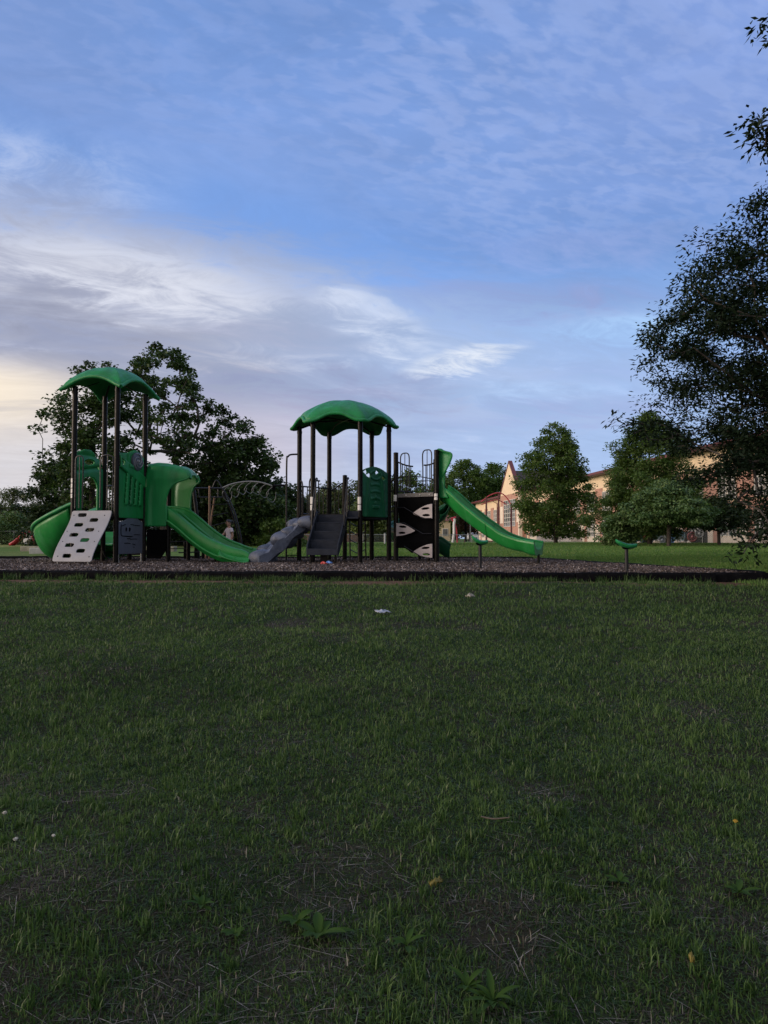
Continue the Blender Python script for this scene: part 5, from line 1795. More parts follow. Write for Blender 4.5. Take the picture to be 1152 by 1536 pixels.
# ================================================================ SADDLE-SHAPED PODS NEAR THE FRONT EDGING
def pod(px, D, seat_y, half_l, half_w, label, seat_dir=1, tip=0.10):
    c = W3(px, 808, D) * (1, 1, 0) + (0, 0, MZ)
    zs = Zat(seat_y, D)
    T = thing('saddle_pod', c, label, 'play pod', 'saddle pods on steel stems')
    MB().tube([c + (0, 0, -0.06), c * (1, 1, 0) + (0, 0, zs - 0.03)], 0.034, 12).build('stem', RAIL, T)
    MB().tube([c * (1, 1, 0) + (0, 0, zs - 0.07), c * (1, 1, 0) + (0, 0, zs - 0.02)], [0.06, 0.09], 12).build('seat_bracket', BLACK, T)
    nu, nv = 26, 14
    Pt = np.zeros((nu, nv, 3)); Pb = np.zeros((nu, nv, 3))
    for i in range(nu):
        u = i / (nu - 1) * 2 - 1
        wd = half_w * math.sqrt(max(0, 1 - abs(u) ** 2.6)) * (1 - 0.12 * u) + 0.004
        z = tip * max(0, -u * 1.0 + 0.1) ** 1.3 * 0.9 - 0.01 * max(0, u) + 0.03 * max(0, u - .6)
        for j in range(nv):
            v = j / (nv - 1) * 2 - 1
            zz = zs + z + 0.02 - 0.02 * (v * v) + (0.012 * (1 - v * v))
            Pt[i, j] = c * (1, 1, 0) + (seat_dir * u * half_l, v * wd, zz)
            Pb[i, j] = c * (1, 1, 0) + (seat_dir * u * half_l * 0.96, v * wd * 0.94, zz - 0.03 - 0.07 * (1 - v * v) * (1 - u * u) ** 0.5)
    mb = MB(); mb.grid(Pt); mb.grid(Pb[::-1])
    mb.grid(np.stack([Pt[:, 0], Pb[:, 0]], 1)); mb.grid(np.stack([Pt[:, -1], Pb[:, -1]], 1)); mb.grid(np.stack([Pt[0], Pb[0]], 0)); mb.grid(np.stack([Pt[-1], Pb[-1]], 0))
    mb.build('seat', GREEN, T, ang=60)


pod(720, 14.25, 812.5, 0.165, 0.13, 'green saddle pod on a grey stem standing in front of the long green slide', 1, 0.10)
pod(939.5, 13.25, 818, 0.20, 0.12, 'green saddle pod standing alone at the narrow right end of the wood chip bed', 1, 0.085)


# ================================================================ CHILD BEHIND THE SLIDE
SKIN = mat('skin', (0.36, 0.20, 0.14), 0.55, 0.06, 20)
SHIRT = mat('pale_pink_cotton', (0.56, 0.47, 0.49), 0.85, 0.06, 30, bump=0.006, bscale=14)
HAIR = mat('dark_hair', (0.012, 0.009, 0.008), 0.5, 0.3, 60)
DENIM = mat('dark_leggings', (0.03, 0.035, 0.05), 0.8, 0.15, 40)
SHOE = mat('shoe_rubber', (0.10, 0.10, 0.11), 0.6, 0.2, 30)


def skin_body(name, verts, edges, radii, m, parent, root=0, sub=2):
    org = ORG[parent.name]
    me = bpy.data.meshes.new(name)
    me.from_pydata([tuple(np.array(v) - org) for v in verts], edges, [])
    o = link_mesh(name, me, m, parent)
    sk = o.modifiers.new('skin', 'SKIN')
    if not me.skin_vertices:
        pass
    d = me.skin_vertices[0].data
    for i, r in enumerate(radii):
        d[i].radius = (r, r) if np.isscalar(r) else r
        d[i].use_root = (i == root)
    sk.use_smooth_shade = True
    q = o.modifiers.new('sub', 'SUBSURF'); q.levels = sub; q.render_levels = sub
    return o


def build_child():
    D = 20.3
    c = W3(344, 808, D) * (1, 1, 0) + (0, 0, MZ)
    T = thing('person', c, 'child in pale pink top with dark tied hair, resting a hand on the double slide', 'person')
    yaw = R(28)                                   # faces left and a little towards us
    fx = np.array([-math.sin(R(55)), -math.cos(R(55)), 0])     # forward
    rt = np.array([fx[1], -fx[0], 0]) * -1.0                   # child's left
    rt = np.cross(fx, UP)                                      # child's right
    Q = lambda f, r, z: c + fx * f + rt * r + UP * z
    Hh = 1.17
    V = []; E = []; Rd = []
    def add(p, r, par=None):
        V.append(p); Rd.append(r)
        if par is not None: E.append((par, len(V) - 1))
        return len(V) - 1
    pel = add(Q(0, 0, .58), (.085, .065))
    wa = add(Q(0, 0, .68), (.080, .058), pel); ch = add(Q(0.005, 0, .80), (.092, .066), wa); sh = add(Q(0.0, 0, .90), (.070, .05), ch)
    nk = add(Q(0.01, 0, .955), .034, sh); hb = add(Q(0.02, 0, 1.0), (.058, .062), nk); hm = add(Q(0.028, 0, 1.065), (.072, .080), hb); ht = add(Q(0.02, 0, 1.13), (.058, .064), hm)
    for s in (-1, 1):
        hip = add(Q(0, s * .06, .55), .072, pel); kn = add(Q(.02, s * .07, .30), .048, hip); an = add(Q(0, s * .075, .065), .032, kn); to = add(Q(.10, s * .08, .03), .026, an)
        so = add(Q(0, s * .125, .885), .042, sh)
        if s > 0:      # child's right arm, reaching forward to the slide (towards the left of the picture)
            el = add(Q(.10, s * .17, .74), .032, so); wr = add(Q(.255, s * .165, .655), .023, el)
        else:          # left arm hanging, slightly bent
            el = add(Q(-.035, s * .16, .70), .032, so); wr = add(Q(.035, s * .165, .53), .023, el)
        d = np.array(V[wr]) - np.array(V[el]); d /= np.linalg.norm(d)
        pm = add(np.array(V[wr]) + d * .045, (.026, .014), wr)
        side = np.cross(d, UP); side /= np.linalg.norm(side)
        for k in range(4):
            off = (k - 1.5) * .014
            f1 = add(np.array(V[pm]) + d * .03 + side * off, .0075, pm)
            l = (.022, .027, .025, .018)[k]
            f2 = add(np.array(V[f1]) + d * l + UP * -.008, .0065, f1); add(np.array(V[f2]) + d * l * .7 + UP * -.014, .005, f2)
        t1 = add(np.array(V[wr]) + d * .022 + side * .026, .008, wr); add(np.array(V[t1]) + d * .026 + side * .010, .006, t1)
    body = skin_body('body', V, E, Rd, SKIN, T)
    # face: eyes, brows, nose, mouth, ears
    hc = Q(0.028, 0, 1.065)
    fb = MB()
    fb.ball(hc + fx * .078 + UP * -.005, .013, 8, 6, (1, .8, 1.2)); fb.build('nose', SKIN, body)
    ey = MB()
    for s in (-1, 1):
        ey.ball(hc + fx * .070 + rt * s * .027 + UP * .016, .008, 8, 6)
    ey.build('eye', HAIR, body)
    MB().tube([hc + fx * .071 + rt * -.018 + UP * -.036, hc + fx * .076 + UP * -.038, hc + fx * .071 + rt * .018 + UP * -.036], .004, 6).build('mouth', mat('lips', (0.30, 0.11, 0.09), 0.5), body)
    ea = MB()
    for s in (-1, 1):
        ea.ball(hc + rt * s * .072 + UP * .0, .018, 8, 6, (.6, .6, 1))
    ea.build('ear', SKIN, body)
    # hair cap and bun
    hb = MB(); n1, n2 = 20, 14
    P = np.zeros((n1 + 1, n2, 3))
    for i in range(n1 + 1):
        a = 2 * math.pi * i / n1
        front = math.cos(a)
        low = -0.15 + 0.62 * max(0, front) ** 1.2
        for j in range(n2):
            ph = (math.pi / 2) - (math.pi / 2 - low * 1.25) * j / (n2 - 1)
            r = .087 + .004 * math.sin(a * 9)
            P[i, j] = hc + UP * .012 + (fx * math.cos(a) * r * 0.98 + rt * math.sin(a) * r * 0.93) * math.cos(ph) + UP * math.sin(ph) * r * 1.02
    hb.grid(P); hb.ball(hc - fx * .09 + UP * .05, .038, 10, 8); hb.tube(smooth_path([hc - fx * .09 + UP * .05, hc - fx * .13 + UP * .02, hc - fx * .12 + UP * -.06], 10), [.03] * 5 + [.026, .022, .018, .012, .006], 8)
    hb.build('hair', HAIR, T)
    # loose top with short sleeves
    def loft(rings, n=22):
        P = np.zeros((len(rings), n + 1, 3))
        for i, (ctr, u, v, ru, rv) in enumerate(rings):
            for k in range(n + 1):
                a = 2 * math.pi * k / n
                P[i, k] = ctr + u * ru * math.cos(a) + v * rv * math.sin(a) + UP * 0.004 * math.sin(a * 5 + i)
        return P
    sb = MB()
    sb.grid(loft([(Q(0, 0, z), rt, fx, a, b) for z, a, b in ((.515, .128, .100), (.54, .127, .099), (.62, .117, .091), (.70, .111, .086), (.80, .114, .084), (.87, .118, .072), (.905, .098, .060), (.925, .066, .050), (.935, .052, .046))]))
    so_ = sb.build('top', SHIRT, T, solid=0.008, ang=80)
    for s in (-1, 1):
        a = Q(0, s * .095, .888); b = Q(0.045, s * .155, .795) if s > 0 else Q(-.015, s * .150, .79)
        d = (b - a) / np.linalg.norm(b - a); u = np.cross(d, UP); u /= np.linalg.norm(u); v = np.cross(d, u)
        sl = MB(); sl.grid(loft([(a + (b - a) * t, u, v, r, r) for t, r in ((-.1, .050), (.2, .054), (.6, .052), (1.0, .056))], 16))
        sl.build('sleeve', SHIRT, so_, solid=0.006, ang=80)
    for s in (-1, 1):
        lg = MB(); lg.tube(smooth_path([Q(0, s * .055, .58), Q(0, s * .062, .5), Q(.02, s * .07, .30), Q(0, s * .075, .10)], 14), list(np.linspace(.083, .045, 14)), 14)
        lg.build('leggings', DENIM, T)
        MB().ball(Q(.045, s * .078, .035), .05, 12, 8, (1, 1, 1)).ball(Q(.09, s * .08, .028), .04, 12, 8).build('shoe', SHOE, T)


build_child()

# ================================================================ TREES
def tube_arrays(segs, n=6):
    """many straight tapered segments (a, b, ra, rb) -> arrays"""
    A = np.array([s[0] for s in segs]); B = np.array([s[1] for s in segs]); ra = np.array([s[2] for s in segs]); rb = np.array([s[3] for s in segs])
    d = B - A; L_ = np.linalg.norm(d, axis=1)[:, None] + 1e-9; d = d / L_
    ref = np.where(np.abs(d[:, 2:3]) < 0.9, np.array([[0, 0, 1.0]]), np.array([[1.0, 0, 0]]))
    u = np.cross(d, ref); u /= np.linalg.norm(u, axis=1)[:, None]; w = np.cross(d, u)
    k = np.arange(n) * 2 * np.pi / n
    ring = np.cos(k)[None, :, None] * u[:, None] + np.sin(k)[None, :, None] * w[:, None]
    V = np.concatenate([A[:, None] - d[:, None] * ra[:, None, None] * 0.3 + ring * ra[:, None, None], B[:, None] + d[:, None] * rb[:, None, None] * 0.3 + ring * rb[:, None, None]], 1)
    m = len(segs)
    i = np.arange(m)[:, None, None] * (2 * n)
    j = np.arange(n)
    q = np.stack([j, (j + 1) % n, n + (j + 1) % n, n + j], 1)[None]
    return V.reshape(-1, 3), (i + q).reshape(-1, 4)


def skeleton(base, trunk, pts, r_tip=0.012, r_max=0.3, kdir=0.55):
    """connect cluster points to a trunk polyline; returns segments with pipe-model radii"""
    nodes = [np.array(p, float) for p in trunk]; par = [-1] + list(range(len(trunk) - 1))
    cen = np.array(trunk[-1])
    order = np.argsort(np.linalg.norm((pts - np.array(trunk[len(trunk) // 2])) * np.array([1, 1, 0.8]), axis=1))
    NA = np.zeros((len(trunk) + 3 * len(pts), 3)); NA[:len(nodes)] = nodes
    depth = list(np.concatenate([[0], np.cumsum(np.linalg.norm(np.diff(np.array(nodes), axis=0), axis=1))]))
    DA = np.zeros(len(NA)); DA[:len(nodes)] = depth
    cnt = len(nodes); start = max(1, len(trunk) // 3)
    rng = np.random.default_rng(len(pts))
    for i in order:
        p = pts[i]
        d = p - NA[start:cnt]
        dist = np.linalg.norm(d, axis=1)
        cost = dist * (1 + kdir * np.clip(-d[:, 2] / (dist + 1e-6) + 0.25, 0, 2)) + 0.20 * DA[start:cnt]
        j = start + int(np.argmin(cost))
        a = NA[j]; L_ = np.linalg.norm(p - a)
        k = 2 if L_ > 0.8 else 1
        prev = j
        for s in range(1, k + 1):
            q = a + (p - a) * s / (k + 0.0) if s == k else a + (p - a) * s / k + rng.normal(0, 0.07 * L_, 3) + np.array([0, 0, 0.06 * L_])
            NA[cnt] = q; DA[cnt] = DA[prev] + np.linalg.norm(q - NA[prev]); par.append(prev); prev = cnt; cnt += 1
    w = np.zeros(cnt)
    ch = np.bincount([p for p in par if p >= 0], minlength=cnt)
    w[ch == 0] = 1
    for i in range(cnt - 1, -1, -1):
        if par[i] >= 0: w[par[i]] += w[i]
    rad = r_tip * np.sqrt(np.maximum(w, 1))
    rad = rad * min(1.0, r_max / rad[0]) if rad[0] > r_max else rad
    segs = []
    for i in range(cnt):
        if par[i] >= 0:
            segs.append((NA[par[i]], NA[i], min(rad[par[i]], rad[i] * 1.6), rad[i]))
    return segs


def leaves(pts, k, rc, Ln, Wd, rng, flat=0.7, droop=0.25, jitter=0.5):
    """kite-shaped leaves (folded along the midrib) scattered round cluster points"""
    n = len(pts) * k
    c = np.repeat(pts, k, 0)
    g = np.clip(rng.normal(0, 1, (n, 3)), -1.7, 1.7) * np.array([1, 1, flat])
    off = g * rc * np.repeat(rng.uniform(0.6, 1.25, len(pts)), k)[:, None] * 0.62
    P = c + off
    d = rng.normal(0, 1, (n, 3)); d += off / (rc + 1e-6) * 0.9; d[:, 2] = d[:, 2] * 0.55 - droop
    d /= np.linalg.norm(d, axis=1)[:, None]
    up = np.array([0, 0, 1.0]) + rng.normal(0, jitter, (n, 3))
    s = np.cross(d, up); s /= np.linalg.norm(s, axis=1)[:, None] + 1e-9
    nn = np.cross(s, d)
    l = (Ln * rng.uniform(0.65, 1.25, n))[:, None]; w = (Wd * rng.uniform(0.7, 1.2, n))[:, None]
    V = np.stack([P, P + d * l * 0.45 + s * w * 0.5 + nn * w * 0.12, P + d * l, P + d * l * 0.45 - s * w * 0.5 + nn * w * 0.12], 1).reshape(-1, 3)
    Q = (np.arange(n)[:, None] * 4 + np.arange(4)[None]).astype(np.int32)
    return V, Q


def envelope(prof, n, rng, shell=0.55, squash=1.0, lump=0.25, seed=0, gaps=0.0):
    """points in a crown given as list of (height 0..1, radius); biased to the shell and to upper sides of lumps"""
    hs = np.array([p[0] for p in prof]); rs = np.array([p[1] for p in prof])
    out = []
    while len(out) < n:
        h = rng.uniform(hs[0], hs[-1], 4 * n); a = rng.uniform(0, 2 * np.pi, 4 * n)
        rmax = np.interp(h, hs, rs)
        lum = 1 + lump * 2 * (vn(a * 1.6 + 40, h * 5 + seed, seed) - 0.5) + lump * (vn(a * 3.8 + 11, h * 11 + seed, seed + 5) - 0.5)
        keep = rng.uniform(0, 1, 4 * n) < (rmax / rs.max()) ** 1.0
        r = rmax * lum * np.sqrt(rng.uniform(shell ** 2 * rng.uniform(0, 1, 4 * n), 1))
        if gaps:
            keep &= fbm(a * 2.2 + seed, h * 7 + r * 0.6, seed + 9, 2) > gaps
        P = np.stack([r * np.cos(a), r * np.sin(a), h], 1)[keep]
        out.extend(list(P[: n - len(out)]))
    return np.array(out)


def tree(name, base, Hh, prof, label, nclu, k, rc, Ln, Wd, lm, seed, cat='tree', group=None, trunk_h=0.55, trunk_r=0.2, lean=(0, 0), shell=0.5, lump=0.25, gaps=0.0, r_tip=0.014, flat=0.7, droop=0.25, xs=1.0, multi=None, branches=True, jitter=0.5):
    rng = np.random.default_rng(seed)
    base = np.array(base, float)
    T = thing(name, base, label, cat, group)
    P = envelope(prof, nclu, rng, shell, 1.0, lump, seed, gaps)
    P[:, 2] *= Hh; P[:, 0] *= xs
    P[:, 0] += lean[0] * P[:, 2]; P[:, 1] += lean[1] * P[:, 2]
    P = P + base
    tz = np.linspace(0, trunk_h * Hh, 7)
    tr = [base + (lean[0] * z + 0.04 * Hh * 0.1 * math.sin(z * 1.3 + seed), lean[1] * z + 0.02 * math.cos(z * 1.7 + seed), z - (0.1 if z == 0 else 0)) for z in tz]
    segs = skeleton(base, tr, P, r_tip, trunk_r)
    if not branches:
        segs = segs[:6]
    # flare of the trunk
    V, Fq = tube_arrays(segs, 7)
    np_mesh('trunk', V, Fq, BARK, T, smooth=True)
    V, Fq = leaves(P, k, rc, Ln, Wd, rng, flat, droop, jitter)
    np_mesh('crown', V, Fq, lm, T)
    return T


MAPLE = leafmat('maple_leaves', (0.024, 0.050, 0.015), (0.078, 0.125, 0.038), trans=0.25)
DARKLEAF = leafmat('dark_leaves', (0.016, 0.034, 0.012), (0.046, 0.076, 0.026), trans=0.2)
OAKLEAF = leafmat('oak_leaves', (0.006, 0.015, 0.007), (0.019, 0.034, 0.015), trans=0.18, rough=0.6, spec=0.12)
MIDLEAF = leafmat('mid_green_leaves', (0.055, 0.105, 0.026), (0.150, 0.215, 0.062), trans=0.4)
OLIVE = leafmat('olive_leaves', (0.055, 0.075, 0.024), (0.125, 0.155, 0.055), trans=0.25)
BUSHLEAF = leafmat('bush_leaves', (0.055, 0.115, 0.036), (0.165, 0.235, 0.085), trans=0.2)
LIGHTLEAF = leafmat('light_leaves', (0.075, 0.110, 0.032), (0.16, 0.20, 0.065), trans=0.3)

ROUND = [(0.16, 0.30), (0.28, 0.75), (0.45, 1.0), (0.65, 0.95), (0.82, 0.70), (0.93, 0.40), (1.0, 0.08)]


def rp(prof, r):
    return [(h, q * r) for h, q in prof]


def ground_at(px, D, sink=0.0):
    x = W3(px, 808, D)[0]
    return (x, D, float(gz(x, D)) - sink)


def height_to(px, py, D):
    return Zat(py, D) - float(gz(W3(px, 808, D)[0], D))


def build_trees():
    # large maple behind the left tower, open crown with visible limbs
    D = 40
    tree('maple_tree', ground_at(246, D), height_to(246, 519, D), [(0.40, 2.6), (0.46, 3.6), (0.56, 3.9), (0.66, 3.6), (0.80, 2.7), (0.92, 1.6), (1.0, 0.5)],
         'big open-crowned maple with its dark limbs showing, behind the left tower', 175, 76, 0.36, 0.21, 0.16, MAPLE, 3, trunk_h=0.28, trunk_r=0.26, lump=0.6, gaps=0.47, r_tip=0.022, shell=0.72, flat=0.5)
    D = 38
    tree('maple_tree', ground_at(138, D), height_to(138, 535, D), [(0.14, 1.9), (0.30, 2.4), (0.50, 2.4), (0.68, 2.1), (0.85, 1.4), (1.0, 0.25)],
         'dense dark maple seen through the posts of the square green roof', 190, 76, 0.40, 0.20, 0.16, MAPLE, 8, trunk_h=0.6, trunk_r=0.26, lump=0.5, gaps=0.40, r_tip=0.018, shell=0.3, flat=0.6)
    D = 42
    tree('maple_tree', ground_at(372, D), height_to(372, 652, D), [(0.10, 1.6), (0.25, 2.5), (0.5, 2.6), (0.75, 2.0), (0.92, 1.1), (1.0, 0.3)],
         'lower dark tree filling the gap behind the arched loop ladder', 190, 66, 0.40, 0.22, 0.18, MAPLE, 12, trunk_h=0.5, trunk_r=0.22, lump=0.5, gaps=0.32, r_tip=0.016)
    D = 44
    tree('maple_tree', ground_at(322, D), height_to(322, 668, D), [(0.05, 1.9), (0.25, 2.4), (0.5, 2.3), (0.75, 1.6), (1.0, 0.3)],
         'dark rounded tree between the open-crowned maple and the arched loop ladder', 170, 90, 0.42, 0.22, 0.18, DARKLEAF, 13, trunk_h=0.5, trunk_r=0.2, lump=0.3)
    D = 41
    tree('maple_tree', ground_at(82, D), height_to(82, 690, D), [(0.08, 1.5), (0.3, 1.9), (0.6, 1.5), (0.85, 0.8), (1.0, 0.2)],
         'short dark tree at the left end of the tree row, just above the spiral slide', 120, 80, 0.38, 0.2, 0.16, DARKLEAF, 14, trunk_h=0.5, trunk_r=0.16, lump=0.4, gaps=0.2)
    D = 46
    tree('dark_tree', ground_at(415, D), height_to(415, 715, D), [(0.05, 1.3), (0.3, 1.9), (0.6, 1.6), (0.85, 0.9), (1.0, 0.2)],
         'small dark tree right of the arched loop ladder, left of the hexagonal roof posts', 110, 80, 0.38, 0.2, 0.16, DARKLEAF, 15, trunk_h=0.5, trunk_r=0.15, lump=0.4, gaps=0.2)
    # understorey behind the left tower
    for i, (px, py, r, s, lab) in enumerate(((190, 752, 2.6, 21, 'dark bush under the big maple, seen between the left tower and its slide hood'), (262, 748, 2.4, 22, 'dark bush behind the double slide hood'),
                                 (312, 752, 2.2, 23, 'dark bush behind the ladder rungs of the climbing frame'), (366, 755, 2.3, 24, 'dark bush behind the curved leg of the climbing frame'), (118, 742, 2.6, 27, 'dark bush behind the pale climbing board'))):
        tree('bush', ground_at(px, 47 - i), height_to(px, py, 47 - i), rp([(0.0, 0.9), (0.3, 1.0), (0.65, 0.85), (0.9, 0.5), (1.0, 0.2)], r), lab, 90, 90, 0.38, 0.17, 0.14, DARKLEAF, s, cat='bush', group='bushes under the tree row', trunk_h=0.4, trunk_r=0.08, lump=0.3, shell=0.6)
    tree('bush', ground_at(421, 40), height_to(421, 775, 40), rp([(0.0, 0.9), (0.3, 1.0), (0.65, 0.85), (0.9, 0.5), (1.0, 0.2)], 1.25), 'lighter green bush above the grey rock ramp', 70, 80, 0.28, 0.14, 0.11, MIDLEAF, 25, cat='bush', trunk_h=0.4, trunk_r=0.06, lump=0.3, shell=0.6)
    tree('bush', ground_at(393, 42), height_to(393, 795, 42), rp([(0.0, 0.9), (0.3, 1.0), (0.65, 0.85), (0.9, 0.5), (1.0, 0.2)], 1.2), 'low mid green bush left of the lighter bush above the rock ramp', 50, 80, 0.26, 0.14, 0.11, BUSHLEAF, 26, cat='bush', trunk_h=0.4, trunk_r=0.06, lump=0.3, shell=0.6)
    # hedge-like olive trees on the far left
    for (px, py, D, r, s, lab, m) in ((12, 736, 52, 2.6, 31, 'olive green bushy tree cut by the left edge, beyond the spiral slide', OLIVE), (50, 748, 55, 2.3, 32, 'olive green bushy tree right above the spiral slide rim', OLIVE),
                                 (-30, 742, 54, 2.6, 34, 'olive tree partly outside the left edge', OLIVE), (28, 770, 48, 1.8, 33, 'darker low bush in front of the two olive trees on the far left', BUSHLEAF), (70, 765, 50, 2.0, 35, 'dark bush behind the red slide on the far left', DARKLEAF)):
        tree('bushy_tree', ground_at(px, D), height_to(px, py, D), rp([(0.02, 0.9), (0.3, 1.0), (0.6, 0.9), (0.85, 0.55), (1.0, 0.2)], r), lab, 130, 90, 0.40, 0.17, 0.10, m, s, trunk_h=0.5, trunk_r=0.1, lump=0.4, shell=0.55)
    # trees in the middle distance
    for (px, py, D, r, s, lab, m) in ((497, 728, 92, 4.0, 41, 'olive tree far behind the grey steps', OLIVE), (468, 744, 88, 3.4, 45, 'low olive tree far behind the rock ramp and post', OLIVE), (532, 722, 96, 4.2, 42, 'olive tree far behind the short roofless post', OLIVE), (572, 716, 90, 3.8, 43, 'yellow-green tree far behind the dark green relief panel', LIGHTLEAF),
                                      (612, 705, 98, 4.6, 44, 'mid green tree far behind the tall triangular deck', MIDLEAF), (552, 752, 84, 3.2, 46, 'low yellow-green tree under the hexagonal deck, far off', LIGHTLEAF)):
        tree('distant_tree', ground_at(px, D), height_to(px, py, D), rp([(0.03, 0.8), (0.3, 1.0), (0.6, 0.92), (0.85, 0.55), (1.0, 0.15)], r), lab, 130, 70, 0.75, 0.36, 0.28, m, s, group='trees beyond the field', trunk_h=0.5, trunk_r=0.22, lump=0.35, shell=0.5)
    for (px, py, D, r, s, lab) in ((699, 692, 172, 7.6, 51, 'round-crowned dark green tree above the long green slide'), (737, 698, 178, 6.6, 52, 'second round dark green tree touching the school gable'), (668, 722, 165, 5.4, 53, 'lower dark green tree behind the hood of the long slide')):
        tree('round_tree', ground_at(px, D), height_to(px, py, D), rp([(0.06, 0.5), (0.25, 0.9), (0.5, 1.0), (0.75, 0.85), (0.92, 0.5), (1.0, 0.15)], r), lab, 300, 80, 1.05, 0.52, 0.44, MIDLEAF, s, group='trees beside the school', trunk_h=0.5, trunk_r=0.3, lump=0.3, shell=0.5)
    tree('small_tree', ground_at(704, 96), height_to(704, 768, 96), rp([(0.3, 0.5), (0.5, 1.0), (0.75, 0.9), (1.0, 0.2)], 2.0), 'thin reddish-leaved young tree behind the middle of the long slide', 70, 40, 0.5, 0.25, 0.2, leafmat('russet_leaves', (0.05, 0.035, 0.016), (0.11, 0.05, 0.028)), 55, trunk_h=0.5, trunk_r=0.08)
    # pyramidal tree before the school
    D = 58
    tree('pyramidal_tree', ground_at(834, D), height_to(834, 636, D), [(0.06, 2.2), (0.16, 3.0), (0.32, 3.2), (0.5, 2.95), (0.68, 2.5), (0.82, 1.9), (0.93, 1.0), (1.0, 0.15)],
         'full pyramid-shaped green tree standing alone before the school', 460, 80, 0.46, 0.20, 0.15, MIDLEAF, 61, trunk_h=0.9, trunk_r=0.17, lump=0.22, gaps=0.12, shell=0.4, flat=0.55)
    D = 48
    tree('willow_oak', ground_at(975, D), height_to(975, 622, D), [(0.06, 1.8), (0.16, 3.3), (0.32, 3.5), (0.5, 3.0), (0.66, 2.4), (0.82, 1.6), (0.94, 0.8), (1.0, 0.15)],
         'loose-crowned fine-leaved tree between the pyramid-shaped tree and the big dark oak', 480, 130, 0.42, 0.20, 0.10, MIDLEAF, 62, trunk_h=0.85, trunk_r=0.16, lump=0.35, gaps=0.12, shell=0.5)
    D = 41
    tree('dense_bush', ground_at(1003, D), height_to(1003, 722, D), [(0.35, 1.9), (0.40, 2.5), (0.50, 2.6), (0.62, 2.2), (0.82, 1.45), (0.95, 0.7), (1.0, 0.2)],
         'dense rounded tree with drooping leaf layers, before the wheel-decorated fence', 340, 100, 0.32, 0.15, 0.12, BUSHLEAF, 63, trunk_h=0.5, trunk_r=0.12, lump=0.3, shell=0.6, flat=0.45, droop=0.6, xs=1.0)
    tree('dense_bush', ground_at(930, 43), height_to(930, 772, 43), [(0.02, 0.8), (0.3, 1.1), (0.6, 0.95), (0.9, 0.6), (1.0, 0.2)],
         'smaller bush at the left foot of the dense rounded tree', 110, 90, 0.30, 0.15, 0.12, BUSHLEAF, 64, trunk_h=0.5, trunk_r=0.08, lump=0.3, shell=0.6, flat=0.45, droop=0.6)
    tree('dense_bush', ground_at(1078, 45), height_to(1078, 745, 45), [(0.36, 1.3), (0.45, 1.9), (0.65, 1.6), (0.85, 0.9), (1.0, 0.2)],
         'darker bush right of the dense rounded tree, under the big oak', 150, 90, 0.32, 0.15, 0.11, DARKLEAF, 65, trunk_h=0.5, trunk_r=0.1, lump=0.4, shell=0.5)

    # big dark oak at the right edge: limbs reach in from a trunk outside the frame
    rng = np.random.default_rng(77)
    base = np.array([10.8, 14.6, float(gz(10.8, 14.6))])
    T = thing('oak_tree', base, 'big dark narrow-leaved oak whose branches hang in from the right edge', 'tree')
    zc = lambda py: Zat(py, 14.2)
    # left limit of the crown (metres left of the trunk) against height
    hk = [zc(835), zc(790), zc(745), zc(690), zc(640), zc(590), zc(540), zc(480), zc(400), zc(330), zc(285), zc(235), zc(170), zc(60)]
    rk = [2.3, 2.8, 3.3, 3.8, 4.2, 4.7, 5.25, 4.95, 4.75, 4.2, 3.0, 1.5, 0.6, 0.2]
    P = []
    while len(P) < 1500:
        z = rng.uniform(hk[0], hk[-1]); a = rng.uniform(0, 2 * math.pi)
        R_ = np.interp(z, hk, rk)
        R_ *= 1 + 0.22 * (vn(a * 2.2 + 9, z * 1.5, 5) - 0.5) + 0.26 * (vn(a * 5 + 2, z * 2.9, 6) - 0.5)
        r = R_ * math.sqrt(rng.uniform(0.10, 1))
        if rng.uniform() > (R_ / 5.6): continue
        if fbm(a * 2.5 + 3, z * 1.6 + r * 0.5, 19, 2) < 0.43 and r > 0.45 * R_: continue
        P.append((base[0] + r * math.cos(a), base[1] + r * math.sin(a) * 0.95, z))
    P = np.array(P)
    # extra sprays: the branch at mid height and low hanging twigs
    ex = []
    for (x0, y0, x1, y1, n, D0, D1) in ((1010, 640, 930, 632, 9, 13.8, 13.4), (1040, 655, 955, 648, 8, 13.6, 13.2), (1156, 775, 1118, 828, 5, 11.4, 11.0), (1156, 800, 1104, 806, 4, 11.8, 11.2), (1040, 520, 972, 535, 8, 13.8, 13.6), (1030, 470, 985, 500, 6, 14, 13.8), (1100, 700, 1030, 720, 10, 13, 12.8), (1160, 182, 1132, 182, 4, 9.0, 8.8), (1166, 40, 1152, 44, 3, 8.6, 8.5), (1165, 215, 1146, 222, 3, 9.2, 9.1),(1150,730,1090,750,7,13,12.6),(1150,690,1080,690,12,13.5,13)):
        for t in np.linspace(0, 1, n):
            ex.append(W3(x0 + (x1 - x0) * t, y0 + (y1 - y0) * t, D0 + (D1 - D0) * t) + rng.normal(0, 0.06, 3))
    ex = np.array(ex)
    P2 = np.concatenate([P, ex])
    tr = [base + (0, 0, z) for z in np.linspace(-0.1, 8.5, 9)]
    segs = skeleton(base, tr, P2, 0.009, 0.28, 0.3)
    V, Fq = tube_arrays(segs, 7); np_mesh('trunk', V, Fq, BARK, T, smooth=True)
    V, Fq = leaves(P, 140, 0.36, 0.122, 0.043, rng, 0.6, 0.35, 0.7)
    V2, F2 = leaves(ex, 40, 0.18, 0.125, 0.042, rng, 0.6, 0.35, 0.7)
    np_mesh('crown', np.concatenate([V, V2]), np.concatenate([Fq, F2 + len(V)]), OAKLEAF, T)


build_trees()


